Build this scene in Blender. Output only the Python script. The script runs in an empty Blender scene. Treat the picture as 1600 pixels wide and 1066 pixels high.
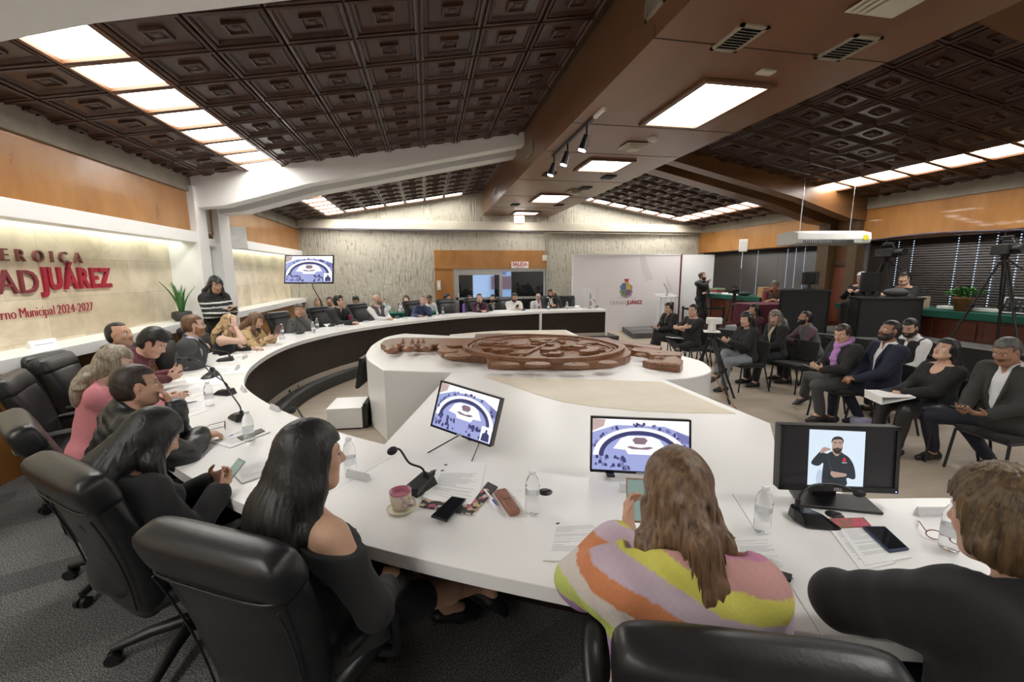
import bpy, bmesh, math, random
import numpy as np
from mathutils import Vector, Matrix
random.seed(7); RNG=np.random.RandomState(11)
SC=bpy.context.scene; COL=SC.collection
PI=math.pi

# ------------------------------------------------------------------ camera
FPX=668.; CXP,CYP=800.,533.; CAMH=2.0
def _n(v): v=np.array(v,float); return v/np.linalg.norm(v)
_Y=_n([667-CXP,427-CYP,FPX]); _Zd=_n([830-CXP,4705-CYP,FPX]); _Zd=_n(_Zd-_Y*np.dot(_Zd,_Y))
_Z=-_Zd; _X=np.cross(_Y,_Z); CM=np.stack([_X,_Y,_Z])
def _ray(px,py): return CM@np.array([(px-CXP)/FPX,(py-CYP)/FPX,1.])
def onz(px,py,z):
    r=_ray(px,py); t=(z-CAMH)/r[2]; return np.array([0,0,CAMH])+t*r
def onx(px,py,x):
    r=_ray(px,py); t=x/r[0]; return np.array([0,0,CAMH])+t*r
def ony(px,py,y):
    r=_ray(px,py); t=y/r[1]; return np.array([0,0,CAMH])+t*r
cd=bpy.data.cameras.new('camera'); cam=bpy.data.objects.new('camera',cd); COL.objects.link(cam)
cd.sensor_width=36; cd.lens=36*FPX/1600; cd.clip_start=.02; cd.clip_end=200
_r=CM@np.array([1,0,0.]); _d=CM@np.array([0,1.,0]); _f=CM@np.array([0,0,1.])
cam.matrix_world=Matrix(((_r[0],-_d[0],-_f[0],0),(_r[1],-_d[1],-_f[1],0),(_r[2],-_d[2],-_f[2],CAMH),(0,0,0,1)))
SC.camera=cam

# ------------------------------------------------------------------ materials
MATS={}
def mat(name,col=(.8,.8,.8),rough=.5,metal=0.,emit=None,es=1.,alpha=None,trans=0.,ior=1.45,spec=None,coat=0.,sheen=0.):
    if name in MATS: return MATS[name]
    m=bpy.data.materials.new(name); m.use_nodes=True
    b=m.node_tree.nodes['Principled BSDF']
    b.inputs['Base Color'].default_value=(*col,1); b.inputs['Roughness'].default_value=rough
    b.inputs['Metallic'].default_value=metal
    if trans: b.inputs['Transmission Weight'].default_value=trans; b.inputs['IOR'].default_value=ior
    if emit is not None:
        b.inputs['Emission Color'].default_value=(*emit,1); b.inputs['Emission Strength'].default_value=es
    if spec is not None: b.inputs['Specular IOR Level'].default_value=spec
    if coat: b.inputs['Coat Weight'].default_value=coat
    if sheen: b.inputs['Sheen Weight'].default_value=sheen
    m.diffuse_color=(*col,1)
    MATS[name]=m; return m
def nodes(m): return m.node_tree.nodes,m.node_tree.links,m.node_tree.nodes['Principled BSDF']
def noise_mat(name,c0,c1,scale=(1,1,1),detail=4,nrough=.55,rough=.5,bump=0.,bscale=None,metal=0.,lo=.3,hi=.7,coat=0.,spec=None,space='Object',bdist=.01,rr=None,sheen=0.):
    """two colours mixed by a stretched noise, optional bump"""
    if name in MATS: return MATS[name]
    m=mat(name,c0,rough,metal,coat=coat,spec=spec,sheen=sheen); N,L,b=nodes(m)
    tc=N.new('ShaderNodeTexCoord'); mp=N.new('ShaderNodeMapping'); mp.inputs['Scale'].default_value=scale
    L.new(tc.outputs[space],mp.inputs[0])
    nz=N.new('ShaderNodeTexNoise'); nz.inputs['Scale'].default_value=1; nz.inputs['Detail'].default_value=detail; nz.inputs['Roughness'].default_value=nrough
    L.new(mp.outputs[0],nz.inputs['Vector'])
    cr=N.new('ShaderNodeValToRGB'); cr.color_ramp.elements[0].position=lo; cr.color_ramp.elements[1].position=hi
    cr.color_ramp.elements[0].color=(*c0,1); cr.color_ramp.elements[1].color=(*c1,1)
    L.new(nz.outputs[0],cr.inputs[0]); L.new(cr.outputs[0],b.inputs['Base Color'])
    if rr:
        mr=N.new('ShaderNodeMapRange'); mr.inputs[3].default_value=rr[0]; mr.inputs[4].default_value=rr[1]
        L.new(nz.outputs[0],mr.inputs[0]); L.new(mr.outputs[0],b.inputs['Roughness'])
    if bump:
        src=nz
        if bscale:
            mp2=N.new('ShaderNodeMapping'); mp2.inputs['Scale'].default_value=bscale; L.new(tc.outputs[space],mp2.inputs[0])
            src=N.new('ShaderNodeTexNoise'); src.inputs['Scale'].default_value=1; src.inputs['Detail'].default_value=3; L.new(mp2.outputs[0],src.inputs['Vector'])
        bp=N.new('ShaderNodeBump'); bp.inputs['Strength'].default_value=bump; bp.inputs['Distance'].default_value=bdist
        L.new(src.outputs[0],bp.inputs['Height']); L.new(bp.outputs[0],b.inputs['Normal'])
    return m
def attr_mat(name,rough=.5,bump=0.,bs=200,spec=None,sss=0.,sheen=0.):
    """base colour carried on the mesh itself (skin features, printed cloth)"""
    if name in MATS: return MATS[name]
    m=mat(name,(.8,.8,.8),rough,spec=spec,sheen=sheen); N,L,b=nodes(m)
    a=N.new('ShaderNodeAttribute'); a.attribute_name='Col'; L.new(a.outputs['Color'],b.inputs['Base Color'])
    if bump:
        tc=N.new('ShaderNodeTexCoord'); nz=N.new('ShaderNodeTexNoise'); nz.inputs['Scale'].default_value=bs
        L.new(tc.outputs['Object'],nz.inputs['Vector']); bp=N.new('ShaderNodeBump'); bp.inputs['Strength'].default_value=bump; bp.inputs['Distance'].default_value=.004
        L.new(nz.outputs[0],bp.inputs['Height']); L.new(bp.outputs[0],b.inputs['Normal'])
    return m

# ------------------------------------------------------------------ scene helpers
def setp(o,label=None,cat=None,group=None,kind=None):
    if label: o['label']=label
    if cat: o['category']=cat
    if group: o['group']=group
    if kind: o['kind']=kind
    return o
def empty(name,loc=(0,0,0),rz=0.,label=None,cat=None,group=None):
    o=bpy.data.objects.new(name,None); COL.objects.link(o); o.location=loc; o.rotation_euler=(0,0,rz); o.empty_display_size=.05
    return setp(o,label,cat,group)
def copy_tree(o,parent=None):
    c=o.copy(); COL.objects.link(c)
    if parent is not None: c.parent=parent
    for ch in list(o.children): copy_tree(ch,c)
    return c
def mesh_obj(name,V,F,m=None,parent=None,smooth=False,mi=None,loc=None):
    me=bpy.data.meshes.new(name)
    if isinstance(F,np.ndarray):
        V=np.asarray(V,np.float32); n=len(F); k=F.shape[1]
        me.vertices.add(len(V)); me.vertices.foreach_set('co',V.ravel())
        me.loops.add(n*k); me.loops.foreach_set('vertex_index',F.astype(np.int32).ravel())
        me.polygons.add(n); me.polygons.foreach_set('loop_start',np.arange(0,n*k,k,dtype=np.int32))
        try: me.polygons.foreach_set('loop_total',np.full(n,k,np.int32))
        except Exception: pass
        me.update(calc_edges=True)
    else:
        me.from_pydata([tuple(v) for v in V],[],F); me.update()
    if m is not None:
        for x in (m if isinstance(m,(list,tuple)) else [m]): me.materials.append(x)
    if mi is not None: me.polygons.foreach_set('material_index',np.asarray(mi,np.int32))
    if smooth: me.polygons.foreach_set('use_smooth',np.ones(len(me.polygons),bool))
    o=bpy.data.objects.new(name,me); COL.objects.link(o)
    if parent is not None: o.parent=parent
    if loc is not None: o.location=loc
    return o
def rotz(a): c,s=math.cos(a),math.sin(a); return np.array([[c,-s,0],[s,c,0],[0,0,1.]])
def rotx(a): c,s=math.cos(a),math.sin(a); return np.array([[1,0,0],[0,c,-s],[0,s,c]])
def roty(a): c,s=math.cos(a),math.sin(a); return np.array([[c,0,s],[0,1,0],[-s,0,c]])
class MB:
    """collects shapes, then links them as ONE mesh object"""
    def __init__(s): s.V=[]; s.F=[]; s.M=[]; s.cur=0; s.S=[]
    def add(s,V,F,sm=False):
        n=len(s.V); s.V+= [tuple(map(float,v)) for v in V]
        for f in F: s.F.append([i+n for i in f]); s.M.append(s.cur); s.S.append(sm)
        return s
    def box(s,c,size,R=None,taper=1.):
        hx,hy,hz=[x/2 for x in size]
        P=np.array([(-hx,-hy,-hz),(hx,-hy,-hz),(hx,hy,-hz),(-hx,hy,-hz),(-hx*taper,-hy*taper,hz),(hx*taper,-hy*taper,hz),(hx*taper,hy*taper,hz),(-hx*taper,hy*taper,hz)])
        if R is not None: P=P@np.asarray(R).T
        return s.add(P+np.array(c,float),[(0,3,2,1),(4,5,6,7),(0,1,5,4),(1,2,6,5),(2,3,7,6),(3,0,4,7)])
    def bb(s,x0,x1,y0,y1,z0,z1): return s.box(((x0+x1)/2,(y0+y1)/2,(z0+z1)/2),(x1-x0,y1-y0,z1-z0))
    def cyl(s,a,b,r0,r1=None,n=16,cap=True):
        a=np.array(a,float); b=np.array(b,float); r1=r0 if r1 is None else r1
        d=_n(b-a); u=np.cross(d,[0,0,1.]); 
        if np.linalg.norm(u)<1e-4: u=np.array([1.,0,0])
        u=_n(u); v=np.cross(d,u); V=[];F=[]
        for i in range(n):
            t=2*PI*i/n; V.append(a+r0*(math.cos(t)*u+math.sin(t)*v))
        for i in range(n):
            t=2*PI*i/n; V.append(b+r1*(math.cos(t)*u+math.sin(t)*v))
        for i in range(n): F.append((i,i+n,(i+1)%n+n,(i+1)%n))
        s.add(V,F,True)
        if cap: s.add(V[:n],[tuple(range(n))]); s.add(V[n:],[tuple(range(n))[::-1]])
        return s
    def tube(s,P,r,n=8,closed=False,sub=0,cap=True):
        P=[np.array(p,float) for p in P]
        if sub: P=smooth_path(P,sub,closed)
        k=len(P); rr=r if hasattr(r,'__len__') else [r]*k
        if len(rr)!=k: rr=np.interp(np.linspace(0,1,k),np.linspace(0,1,len(rr)),rr)
        V=[];F=[]; u=None
        for i in range(k):
            a=P[i-1] if (i>0 or closed) else P[i]; b=P[(i+1)%k] if (i<k-1 or closed) else P[i]
            d=_n(b-a) if np.linalg.norm(b-a)>1e-9 else np.array([0,0,1.])
            if u is None:
                u=np.cross(d,[0,0,1.]); 
                if np.linalg.norm(u)<1e-3: u=np.cross(d,[1.,0,0])
            u=_n(u-d*np.dot(u,d)); v=np.cross(d,u)
            for j in range(n):
                t=2*PI*j/n; V.append(P[i]+rr[i]*(math.cos(t)*u+math.sin(t)*v))
        m=k if closed else k-1
        for i in range(m):
            for j in range(n):
                a=i*n+j; b=i*n+(j+1)%n; c=((i+1)%k)*n+(j+1)%n; d=((i+1)%k)*n+j; F.append((a,b,c,d))
        s.add(V,F,True)
        if cap and not closed: s.add(V[:n],[tuple(range(n))[::-1]]); s.add(V[-n:],[tuple(range(n))])
        return s
    def lathe(s,prof,c=(0,0,0),n=24,axis=None):
        V=[];F=[]; k=len(prof)
        for r,z in prof:
            for j in range(n):
                t=2*PI*j/n; V.append((r*math.cos(t),r*math.sin(t),z))
        for i in range(k-1):
            for j in range(n):
                F.append((i*n+j,i*n+(j+1)%n,(i+1)*n+(j+1)%n,(i+1)*n+j))
        V=np.array(V)
        if axis is not None: V=V@np.asarray(axis).T
        s.add(V+np.array(c,float),F,True)
        return s
    def prism(s,poly,z0,z1,R=None,c=(0,0,0)):
        n=len(poly); a=sum(poly[i][0]*poly[(i+1)%n][1]-poly[(i+1)%n][0]*poly[i][1] for i in range(n))
        if a<0: poly=poly[::-1]
        V=np.array([(p[0],p[1],z0) for p in poly]+[(p[0],p[1],z1) for p in poly],float)
        if R is not None: V=V@np.asarray(R).T
        F=[tuple(range(n))[::-1],tuple(range(n,2*n))]+[(i,(i+1)%n,(i+1)%n+n,i+n) for i in range(n)]
        return s.add(V+np.array(c,float),F)
    def grid(s,P,sm=True,flip=False):
        a=len(P);b=len(P[0]); V=[p for row in P for p in row]
        F=[(i*b+j,(i+1)*b+j,(i+1)*b+j+1,i*b+j+1) for i in range(a-1) for j in range(b-1)]
        if flip: F=[f[::-1] for f in F]
        return s.add(V,F,sm)
    def sphere(s,c,r,n=12,sc=(1,1,1)):
        V=[];F=[]
        for i in range(n//2+1):
            p=PI*i/(n//2)
            for j in range(n):
                t=2*PI*j/n; V.append((c[0]+r*sc[0]*math.sin(p)*math.cos(t),c[1]+r*sc[1]*math.sin(p)*math.sin(t),c[2]+r*sc[2]*math.cos(p)))
        for i in range(n//2):
            for j in range(n): F.append((i*n+j,(i+1)*n+j,(i+1)*n+(j+1)%n,i*n+(j+1)%n))
        return s.add(V,F,True)
    def xform(s,R=None,t=(0,0,0)):
        V=np.array(s.V)
        if R is not None: V=V@np.asarray(R).T
        s.V=[tuple(v) for v in V+np.array(t,float)]; return s
    def build(s,name,m,parent=None,bevel=0.,seg=2,loc=None):
        o=mesh_obj(name,s.V,s.F,m,parent,mi=s.M,loc=loc)
        if any(s.S): o.data.polygons.foreach_set('use_smooth',np.array(s.S,bool))
        if bevel:
            b=o.modifiers.new('bevel','BEVEL'); b.width=bevel; b.segments=seg; b.limit_method='ANGLE'; b.angle_limit=.7
        return o
def smooth_path(P,sub,closed=False):
    P=[np.array(p,float) for p in P]; k=len(P); out=[]
    for i in range(k if closed else k-1):
        p0=P[(i-1)%k] if (closed or i>0) else P[i]; p1=P[i]; p2=P[(i+1)%k]; p3=P[(i+2)%k] if (closed or i+2<k) else P[(i+1)%k]
        for t in np.linspace(0,1,sub,endpoint=False):
            out.append(.5*((2*p1)+(-p0+p2)*t+(2*p0-5*p1+4*p2-p3)*t*t+(-p0+3*p1-3*p2+p3)*t**3))
    if not closed: out.append(P[-1])
    return out
def text_mesh(txt,size,extrude=.005,offset=0.,align='CENTER'):
    cu=bpy.data.curves.new('t','FONT'); cu.body=txt; cu.size=size; cu.extrude=extrude; cu.offset=offset; cu.align_x=align; cu.align_y='BOTTOM_BASELINE'; cu.resolution_u=3
    o=bpy.data.objects.new('t',cu); COL.objects.link(o)
    dg=bpy.context.evaluated_depsgraph_get(); me=bpy.data.meshes.new_from_object(o.evaluated_get(dg))
    bpy.data.objects.remove(o); bpy.data.curves.remove(cu)
    V=np.array([v.co[:] for v in me.vertices]); F=[list(p.vertices) for p in me.polygons]; bpy.data.meshes.remove(me)
    return V,F
def text_obj(name,txt,size,m,R,t,parent=None,extrude=.003,offset=0.,align='CENTER',width=None,xs=1.):
    V,F=text_mesh(txt,size,extrude,offset,align)
    if width:
        w=V[:,0].max()-V[:,0].min(); V[:,0]*=width/w
    V[:,0]*=xs
    V=V@np.asarray(R).T+np.array(t,float)
    return mesh_obj(name,V,F,m,parent)

# ------------------------------------------------------------------ implicit surfaces
class Sdf:
    def __init__(s,lo,hi,h):
        s.lo=np.array(lo,np.float32); s.h=h; n=np.ceil((np.array(hi)-s.lo)/h).astype(int)+1
        s.ax=[(s.lo[i]+h*np.arange(n[i])).astype(np.float32) for i in range(3)]
        s.D=np.full(tuple(n),.3,np.float32)
    def sub(s,lo,hi):
        sl=[]
        for i in range(3):
            a=int(max(0,math.floor((lo[i]-s.lo[i])/s.h))); b=int(min(len(s.ax[i]),math.ceil((hi[i]-s.lo[i])/s.h)+1))
            if b<=a: return None
            sl.append(slice(a,b))
        return tuple(sl)
    def coords(s,sl): return s.ax[0][sl[0]][:,None,None],s.ax[1][sl[1]][None,:,None],s.ax[2][sl[2]][None,None,:]
    def prim(s,p,infl=0.):
        if p[0]=='c':
            _,a,b,ra,rb=p[:5]; a=np.asarray(a,float); b=np.asarray(b,float); ra+=infl; rb+=infl; m=max(ra,rb)
            return np.minimum(a,b)-m,np.maximum(a,b)+m
        _,c,r,R=p[:4]; r=np.asarray(r,float)+infl; ext=np.abs(np.asarray(R))@r
        return np.asarray(c)-ext,np.asarray(c)+ext
    def ev(s,p,sl,infl=0.):
        X,Y,Z=s.coords(sl)
        if p[0]=='c':
            _,a,b,ra,rb=p[:5]; a=np.asarray(a,np.float32); ba=np.asarray(b,np.float32)-a; bb=float(ba@ba)+1e-9
            x=X-a[0];y=Y-a[1];z=Z-a[2]; t=np.clip((x*ba[0]+y*ba[1]+z*ba[2])/bb,0,1)
            return np.sqrt((x-t*ba[0])**2+(y-t*ba[1])**2+(z-t*ba[2])**2)-((ra+infl)+t*(rb-ra))
        _,c,r,R=p[:4]; r=np.asarray(r,np.float32)+infl; R=np.asarray(R,np.float32)
        x=X-c[0];y=Y-c[1];z=Z-c[2]
        u=R[0,0]*x+R[1,0]*y+R[2,0]*z; v=R[0,1]*x+R[1,1]*y+R[2,1]*z; w=R[0,2]*x+R[1,2]*y+R[2,2]*z
        if p[0]=='b':   # rounded box
            rd=p[4]; qx=np.abs(u)-(r[0]-rd);qy=np.abs(v)-(r[1]-rd);qz=np.abs(w)-(r[2]-rd)
            return np.sqrt(np.maximum(qx,0)**2+np.maximum(qy,0)**2+np.maximum(qz,0)**2)+np.minimum(np.maximum(qx,np.maximum(qy,qz)),0)-rd
        k0=np.sqrt((u/r[0])**2+(v/r[1])**2+(w/r[2])**2); k1=np.sqrt((u/r[0]**2)**2+(v/r[1]**2)**2+(w/r[2]**2)**2)+1e-6
        return k0*(k0-1)/k1
    def add(s,p,k=.02,infl=0.):
        lo,hi=s.prim(p,infl); pad=max(k*1.2,s.h*2.5); sl=s.sub(lo-pad,hi+pad)
        if sl is None: return s
        d=s.ev(p,sl,infl); o=s.D[sl]
        if k>0:
            hh=np.maximum(k-np.abs(o-d),0)/k; s.D[sl]=np.minimum(o,d)-hh*hh*k*.25
        else: s.D[sl]=np.minimum(o,d)
        return s
    def adds(s,L,k=.02,infl=0.):
        for p in L:
            n={'c':5,'e':4,'b':5}[p[0]]; s.add(p[:n],p[n] if len(p)>n else k,infl)
        return s
    def cut(s,p,k=.006,infl=0.):
        lo,hi=s.prim(p,infl); pad=max(k*1.2,s.h*2.5); sl=s.sub(lo-pad,hi+pad)
        if sl is None: return s
        d=-s.ev(p,sl,infl); o=s.D[sl]; hh=np.maximum(k-np.abs(o-d),0)/max(k,1e-6); s.D[sl]=np.maximum(o,d)+hh*hh*k*.25
        return s
    def full(s): return tuple(slice(0,len(a)) for a in s.ax)
    def fn(s,f):      # D=max(D,f(x,y,z))
        X,Y,Z=s.coords(s.full()); s.D=np.maximum(s.D,f(X,Y,Z).astype(np.float32)); return s
    def plane(s,p0,nrm): # keep the side the normal points away from
        p0=np.asarray(p0);nrm=_n(nrm); return s.fn(lambda X,Y,Z:(X-p0[0])*nrm[0]+(Y-p0[1])*nrm[1]+(Z-p0[2])*nrm[2])
    def disp(s,f):
        X,Y,Z=s.coords(s.full()); s.D=s.D+f(X,Y,Z).astype(np.float32)*(np.abs(s.D)<.06); return s
    def nets(s):
        D=s.D; D[0]=D[-1]=.3; D[:,0]=D[:,-1]=.3; D[:,:,0]=D[:,:,-1]=.3
        S=(D<0); c=np.zeros(tuple(n-1 for n in D.shape),np.int8)
        offs=[(i,j,k) for i in (0,1) for j in (0,1) for k in (0,1)]
        sh=c.shape
        for o in offs: c+=S[o[0]:o[0]+sh[0],o[1]:o[1]+sh[1],o[2]:o[2]+sh[2]]
        act=(c>0)&(c<8); ii=np.argwhere(act); idx=np.full(sh,-1,np.int32); idx[act]=np.arange(len(ii),dtype=np.int32)
        if len(ii)==0: return np.zeros((0,3)),np.zeros((0,4),int)
        vals=[D[ii[:,0]+o[0],ii[:,1]+o[1],ii[:,2]+o[2]] for o in offs]
        acc=np.zeros((len(ii),3),np.float32); cnt=np.zeros(len(ii),np.float32)
        for a in range(8):
            for b in range(a+1,8):
                if sum(abs(offs[a][q]-offs[b][q]) for q in range(3))!=1: continue
                va,vb=vals[a],vals[b]; m=(va<0)!=(vb<0); t=np.where(m,va/(va-vb+1e-12),0)
                pa=np.array(offs[a],np.float32); db=np.array(offs[b],np.float32)-pa
                acc+=m[:,None]*(pa+t[:,None]*db); cnt+=m
        V=s.lo+s.h*(ii+acc/np.maximum(cnt,1)[:,None])
        F=[]
        A=S[:-1,1:-1,1:-1]; B=S[1:,1:-1,1:-1]; e=np.argwhere(A!=B); fl=A[e[:,0],e[:,1],e[:,2]]
        i,j,k=e[:,0],e[:,1]+1,e[:,2]+1; q=np.stack([idx[i,j-1,k-1],idx[i,j,k-1],idx[i,j,k],idx[i,j-1,k]],1); q[~fl]=q[~fl][:,::-1]; F.append(q)
        A=S[1:-1,:-1,1:-1]; B=S[1:-1,1:,1:-1]; e=np.argwhere(A!=B); fl=A[e[:,0],e[:,1],e[:,2]]
        i,j,k=e[:,0]+1,e[:,1],e[:,2]+1; q=np.stack([idx[i-1,j,k-1],idx[i-1,j,k],idx[i,j,k],idx[i,j,k-1]],1); q[~fl]=q[~fl][:,::-1]; F.append(q)
        A=S[1:-1,1:-1,:-1]; B=S[1:-1,1:-1,1:]; e=np.argwhere(A!=B); fl=A[e[:,0],e[:,1],e[:,2]]
        i,j,k=e[:,0]+1,e[:,1]+1,e[:,2]; q=np.stack([idx[i-1,j-1,k],idx[i,j-1,k],idx[i,j,k],idx[i-1,j,k]],1); q[~fl]=q[~fl][:,::-1]; F.append(q)
        F=np.concatenate(F)
        # one relaxing pass
        acc=np.zeros_like(V,dtype=np.float64); n=np.zeros(len(V))
        for a,b in ((0,1),(1,2),(2,3),(3,0)):
            np.add.at(acc,F[:,a],V[F[:,b]]); np.add.at(n,F[:,a],1); np.add.at(acc,F[:,b],V[F[:,a]]); np.add.at(n,F[:,b],1)
        V=.5*V+.5*acc/np.maximum(n,1)[:,None]
        return V,F
    def obj(s,name,m,parent=None,col=None):
        V,F=s.nets(); o=mesh_obj(name,V,F,m,parent,smooth=True)
        if col is not None:
            C=col(V); a=o.data.color_attributes.new('Col','FLOAT_COLOR','POINT'); a.data.foreach_set('color',np.concatenate([C,np.ones((len(C),1))],1).astype(np.float32).ravel())
        return o
# ------------------------------------------------------------------ people
EYE=np.eye(3)
def V3(*a): return np.array(a,float)
def ik(a,t,l1,l2,pole):
    a=np.asarray(a,float); t=np.asarray(t,float); d=t-a; L=np.linalg.norm(d); mx=(l1+l2)*.995
    if L>mx: t=a+d*mx/L; d=t-a; L=mx
    L=max(L,abs(l1-l2)+.02); u=_n(d); x=(l1*l1-l2*l2+L*L)/(2*L); h=math.sqrt(max(l1*l1-x*x,0))
    p=np.asarray(pole,float); p=p-u*np.dot(p,u); p=_n(p) if np.linalg.norm(p)>1e-4 else _n(np.cross(u,[1,0,0]))
    return a+u*x+p*h,t
def hand_prims(w,d,n,side,curl=.5,sc=1.,spread=.15,fist=False,point=None):
    d=_n(d); n=np.asarray(n,float); n=_n(n-d*np.dot(n,d)); t=np.cross(d,n)*(1 if side>0 else -1); t=_n(t)
    R=np.stack([t,d,n],1); P=[]
    P.append(('b',w+d*.048*sc,np.array([.039,.050,.0145])*sc,R,.013*sc,.012))
    P.append(('c',w+d*.03*sc+t*.022*sc,w+d*.05*sc+t*.028*sc+n*.006*sc,.017*sc,.014*sc,.012))
    for i,(o,L) in enumerate(((.029,.074),(.0095,.082),(-.0105,.077),(-.029,.060))):
        p=w+(d*.092+t*o)*sc-d*abs(o+.005)*.15; a=0.; cu=curl*(1.+.12*i)
        if point is not None and i==0: cu=point
        dd=_n(d+t*o*spread*25*.3)
        for q,(fr,k) in enumerate(((.46,.75),(.30,1.1),(.24,.8))):
            a+=k*cu; e=p+(dd*math.cos(a)+n*math.sin(a))*L*fr*sc
            r0=(.0090-.0008*q-(.001 if i==3 else 0))*sc; P.append(('c',p,e,r0,r0*.93,.004)); p=e
    p=w+(d*.022+t*.033)*sc; dd=_n(t*.75+d*.75+n*.45)
    e=p+dd*.043*sc; P.append(('c',p,e,.0125*sc,.0105*sc,.008)); dd=_n(t*(.35-.3*curl)+d*.95+n*(.35+.5*curl)); P.append(('c',e,e+dd*.034*sc,.0105*sc,.0085*sc,.003))
    return P
def head_prims(H,R,s,fem=False,fat=1.):
    def q(x,y,z): return H+R@(V3(x,y,z)*s)
    E=lambda c,r,k: ('e',q(*c),np.array(r)*s,R,k)
    C=lambda a,b,ra,rb,k: ('c',q(*a),q(*b),ra*s,rb*s,k)
    f=fat
    L=[E((0,-.016,.036),(.074,.094,.082),.02),E((0,.022,-.02),(.066*f,.068,.092),.03),E((0,.034,-.070),(.050*f,.050,.046),.03),
       C((0,.070,-.094),(0,.066,-.098),.021 if fem else .025,.02,.02)]
    for x in (-1,1):
        L+=[E((x*.040,.060,-.022),(.024,.024,.026),.02),C((x*.014,.081,.033),(x*.046,.067,.031),.0085,.008,.012),
            C((x*.056*f,.01,-.055),(x*.03,.06,-.09),.022,.02,.03)]
    L+=[C((0,.084,.020),(0,.106,-.020),.0085,.0125,.012),C((-.013,.094,-.023),(.013,.094,-.023),.0095,.0095,.008),
        C((-.018,.083,-.049),(.018,.083,-.049),.0085,.0085,.006),C((-.015,.082,-.061),(.015,.082,-.061),.0095,.0095,.006)]
    return L
def head_post(S,H,R,s):
    def q(x,y,z): return H+R@(V3(x,y,z)*s)
    for x in (-1,1):
        S.cut(('e',q(x*.031,.099,.009),np.array([.019,.015,.013])*s,R),.012)
        S.add(('e',q(x*.031,.0765,.008),np.array([.0135,.0125,.0115])*s,R),.003)
        Re=R@rotz(x*-.35)
        S.add(('e',q(x*.076,-.008,.0),np.array([.009,.020,.033])*s,Re),.008)
        S.cut(('e',q(x*.086,-.004,.004),np.array([.007,.010,.018])*s,Re),.004)
def head_col(V,H,R,s,skin,hair,brow=True,lip=None,stub=0.):
    q=(V-H)@R/s; x,y,z=q[:,0],q[:,1],q[:,2]; C=np.tile(np.array(skin),(len(V),1))
    near=(np.abs(z)<.16)&(np.abs(y)<.16)&(np.abs(x)<.12)
    def put(m,c,a=1.): C[m]=C[m]*(1-a)+np.array(c)*a
    lipc=lip if lip is not None else (skin[0]*.80,skin[1]*.52,skin[2]*.52)
    put(near&(np.abs(z+.055)<.0125)&(np.abs(x)<.022-np.abs(z+.055)*.7)&(y>.07),lipc)
    put(near&(np.abs(z+.055)<.0016)&(np.abs(x)<.021)&(y>.07),(.10,.03,.03))
    if stub: put(near&(y>.0)&(z<-.032)&(z>-.125),hair,stub)
    ex=np.abs(x)-.031; ez=z-.008
    e=near&((ex/.0145)**2+(ez/.0075)**2<1)&(y>.072)
    put(e,(.72,.70,.68)); put(e&(ex**2+ez**2<.0062**2),(.05,.03,.02))
    put(near&(y>.06)&(np.abs(np.abs(ez)-.0075)<.0018)&(np.abs(ex)<.014)&(ez>0),(.05,.03,.03))
    if brow: put(near&(y>.055)&(np.abs(z-.036+ex*.22*(ex>0))<.0036)&(np.abs(ex)<.019),hair,.85)
    return C
def bbox(Ls,pad):
    lo=np.full(3,9.);hi=np.full(3,-9.); dm=Sdf.prim
    for p in Ls:
        a,b=dm(None,p,0.); lo=np.minimum(lo,a); hi=np.maximum(hi,b)
    return lo-pad,hi+pad
def skin_mat(): return attr_mat('skin',.48,.12,260,spec=.4)
def cloth_mat(key,c,kind='plain',rough=.85):
    nm='cloth_'+key
    if nm in MATS: return MATS[nm]
    c2=tuple(x*1.25+.004 for x in c)
    if kind=='knit': return noise_mat(nm,c,c2,(120,120,260),3,rough=.95,bump=.5,bdist=.004,sheen=.05)
    if kind=='satin': return noise_mat(nm,c,c2,(8,8,8),3,rough=.4,bump=.15)
    if kind=='nylon': return noise_mat(nm,c,c2,(6,6,14),3,rough=.42,bump=.3,bscale=(22,22,40),bdist=.01)
    if kind=='leather': return noise_mat(nm,c,c2,(14,14,14),3,rough=.35,bump=.2)
    return noise_mat(nm,c,c2,(300,300,300),2,rough=rough,bump=.25,bdist=.002,sheen=.05)
def hair_mat(key,c,hi=None,rough=.42):
    nm='hair_'+key
    if nm in MATS: return MATS[nm]
    hi=hi or tuple(min(1,x*1.9+.006) for x in c)
    return noise_mat(nm,c,hi,(75,75,5),4,rough=rough,bump=.38,bscale=(210,210,9),bdist=.004,lo=.35,hi=.72,spec=.45)
def printed(name,V,fn): return fn(V)

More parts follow.
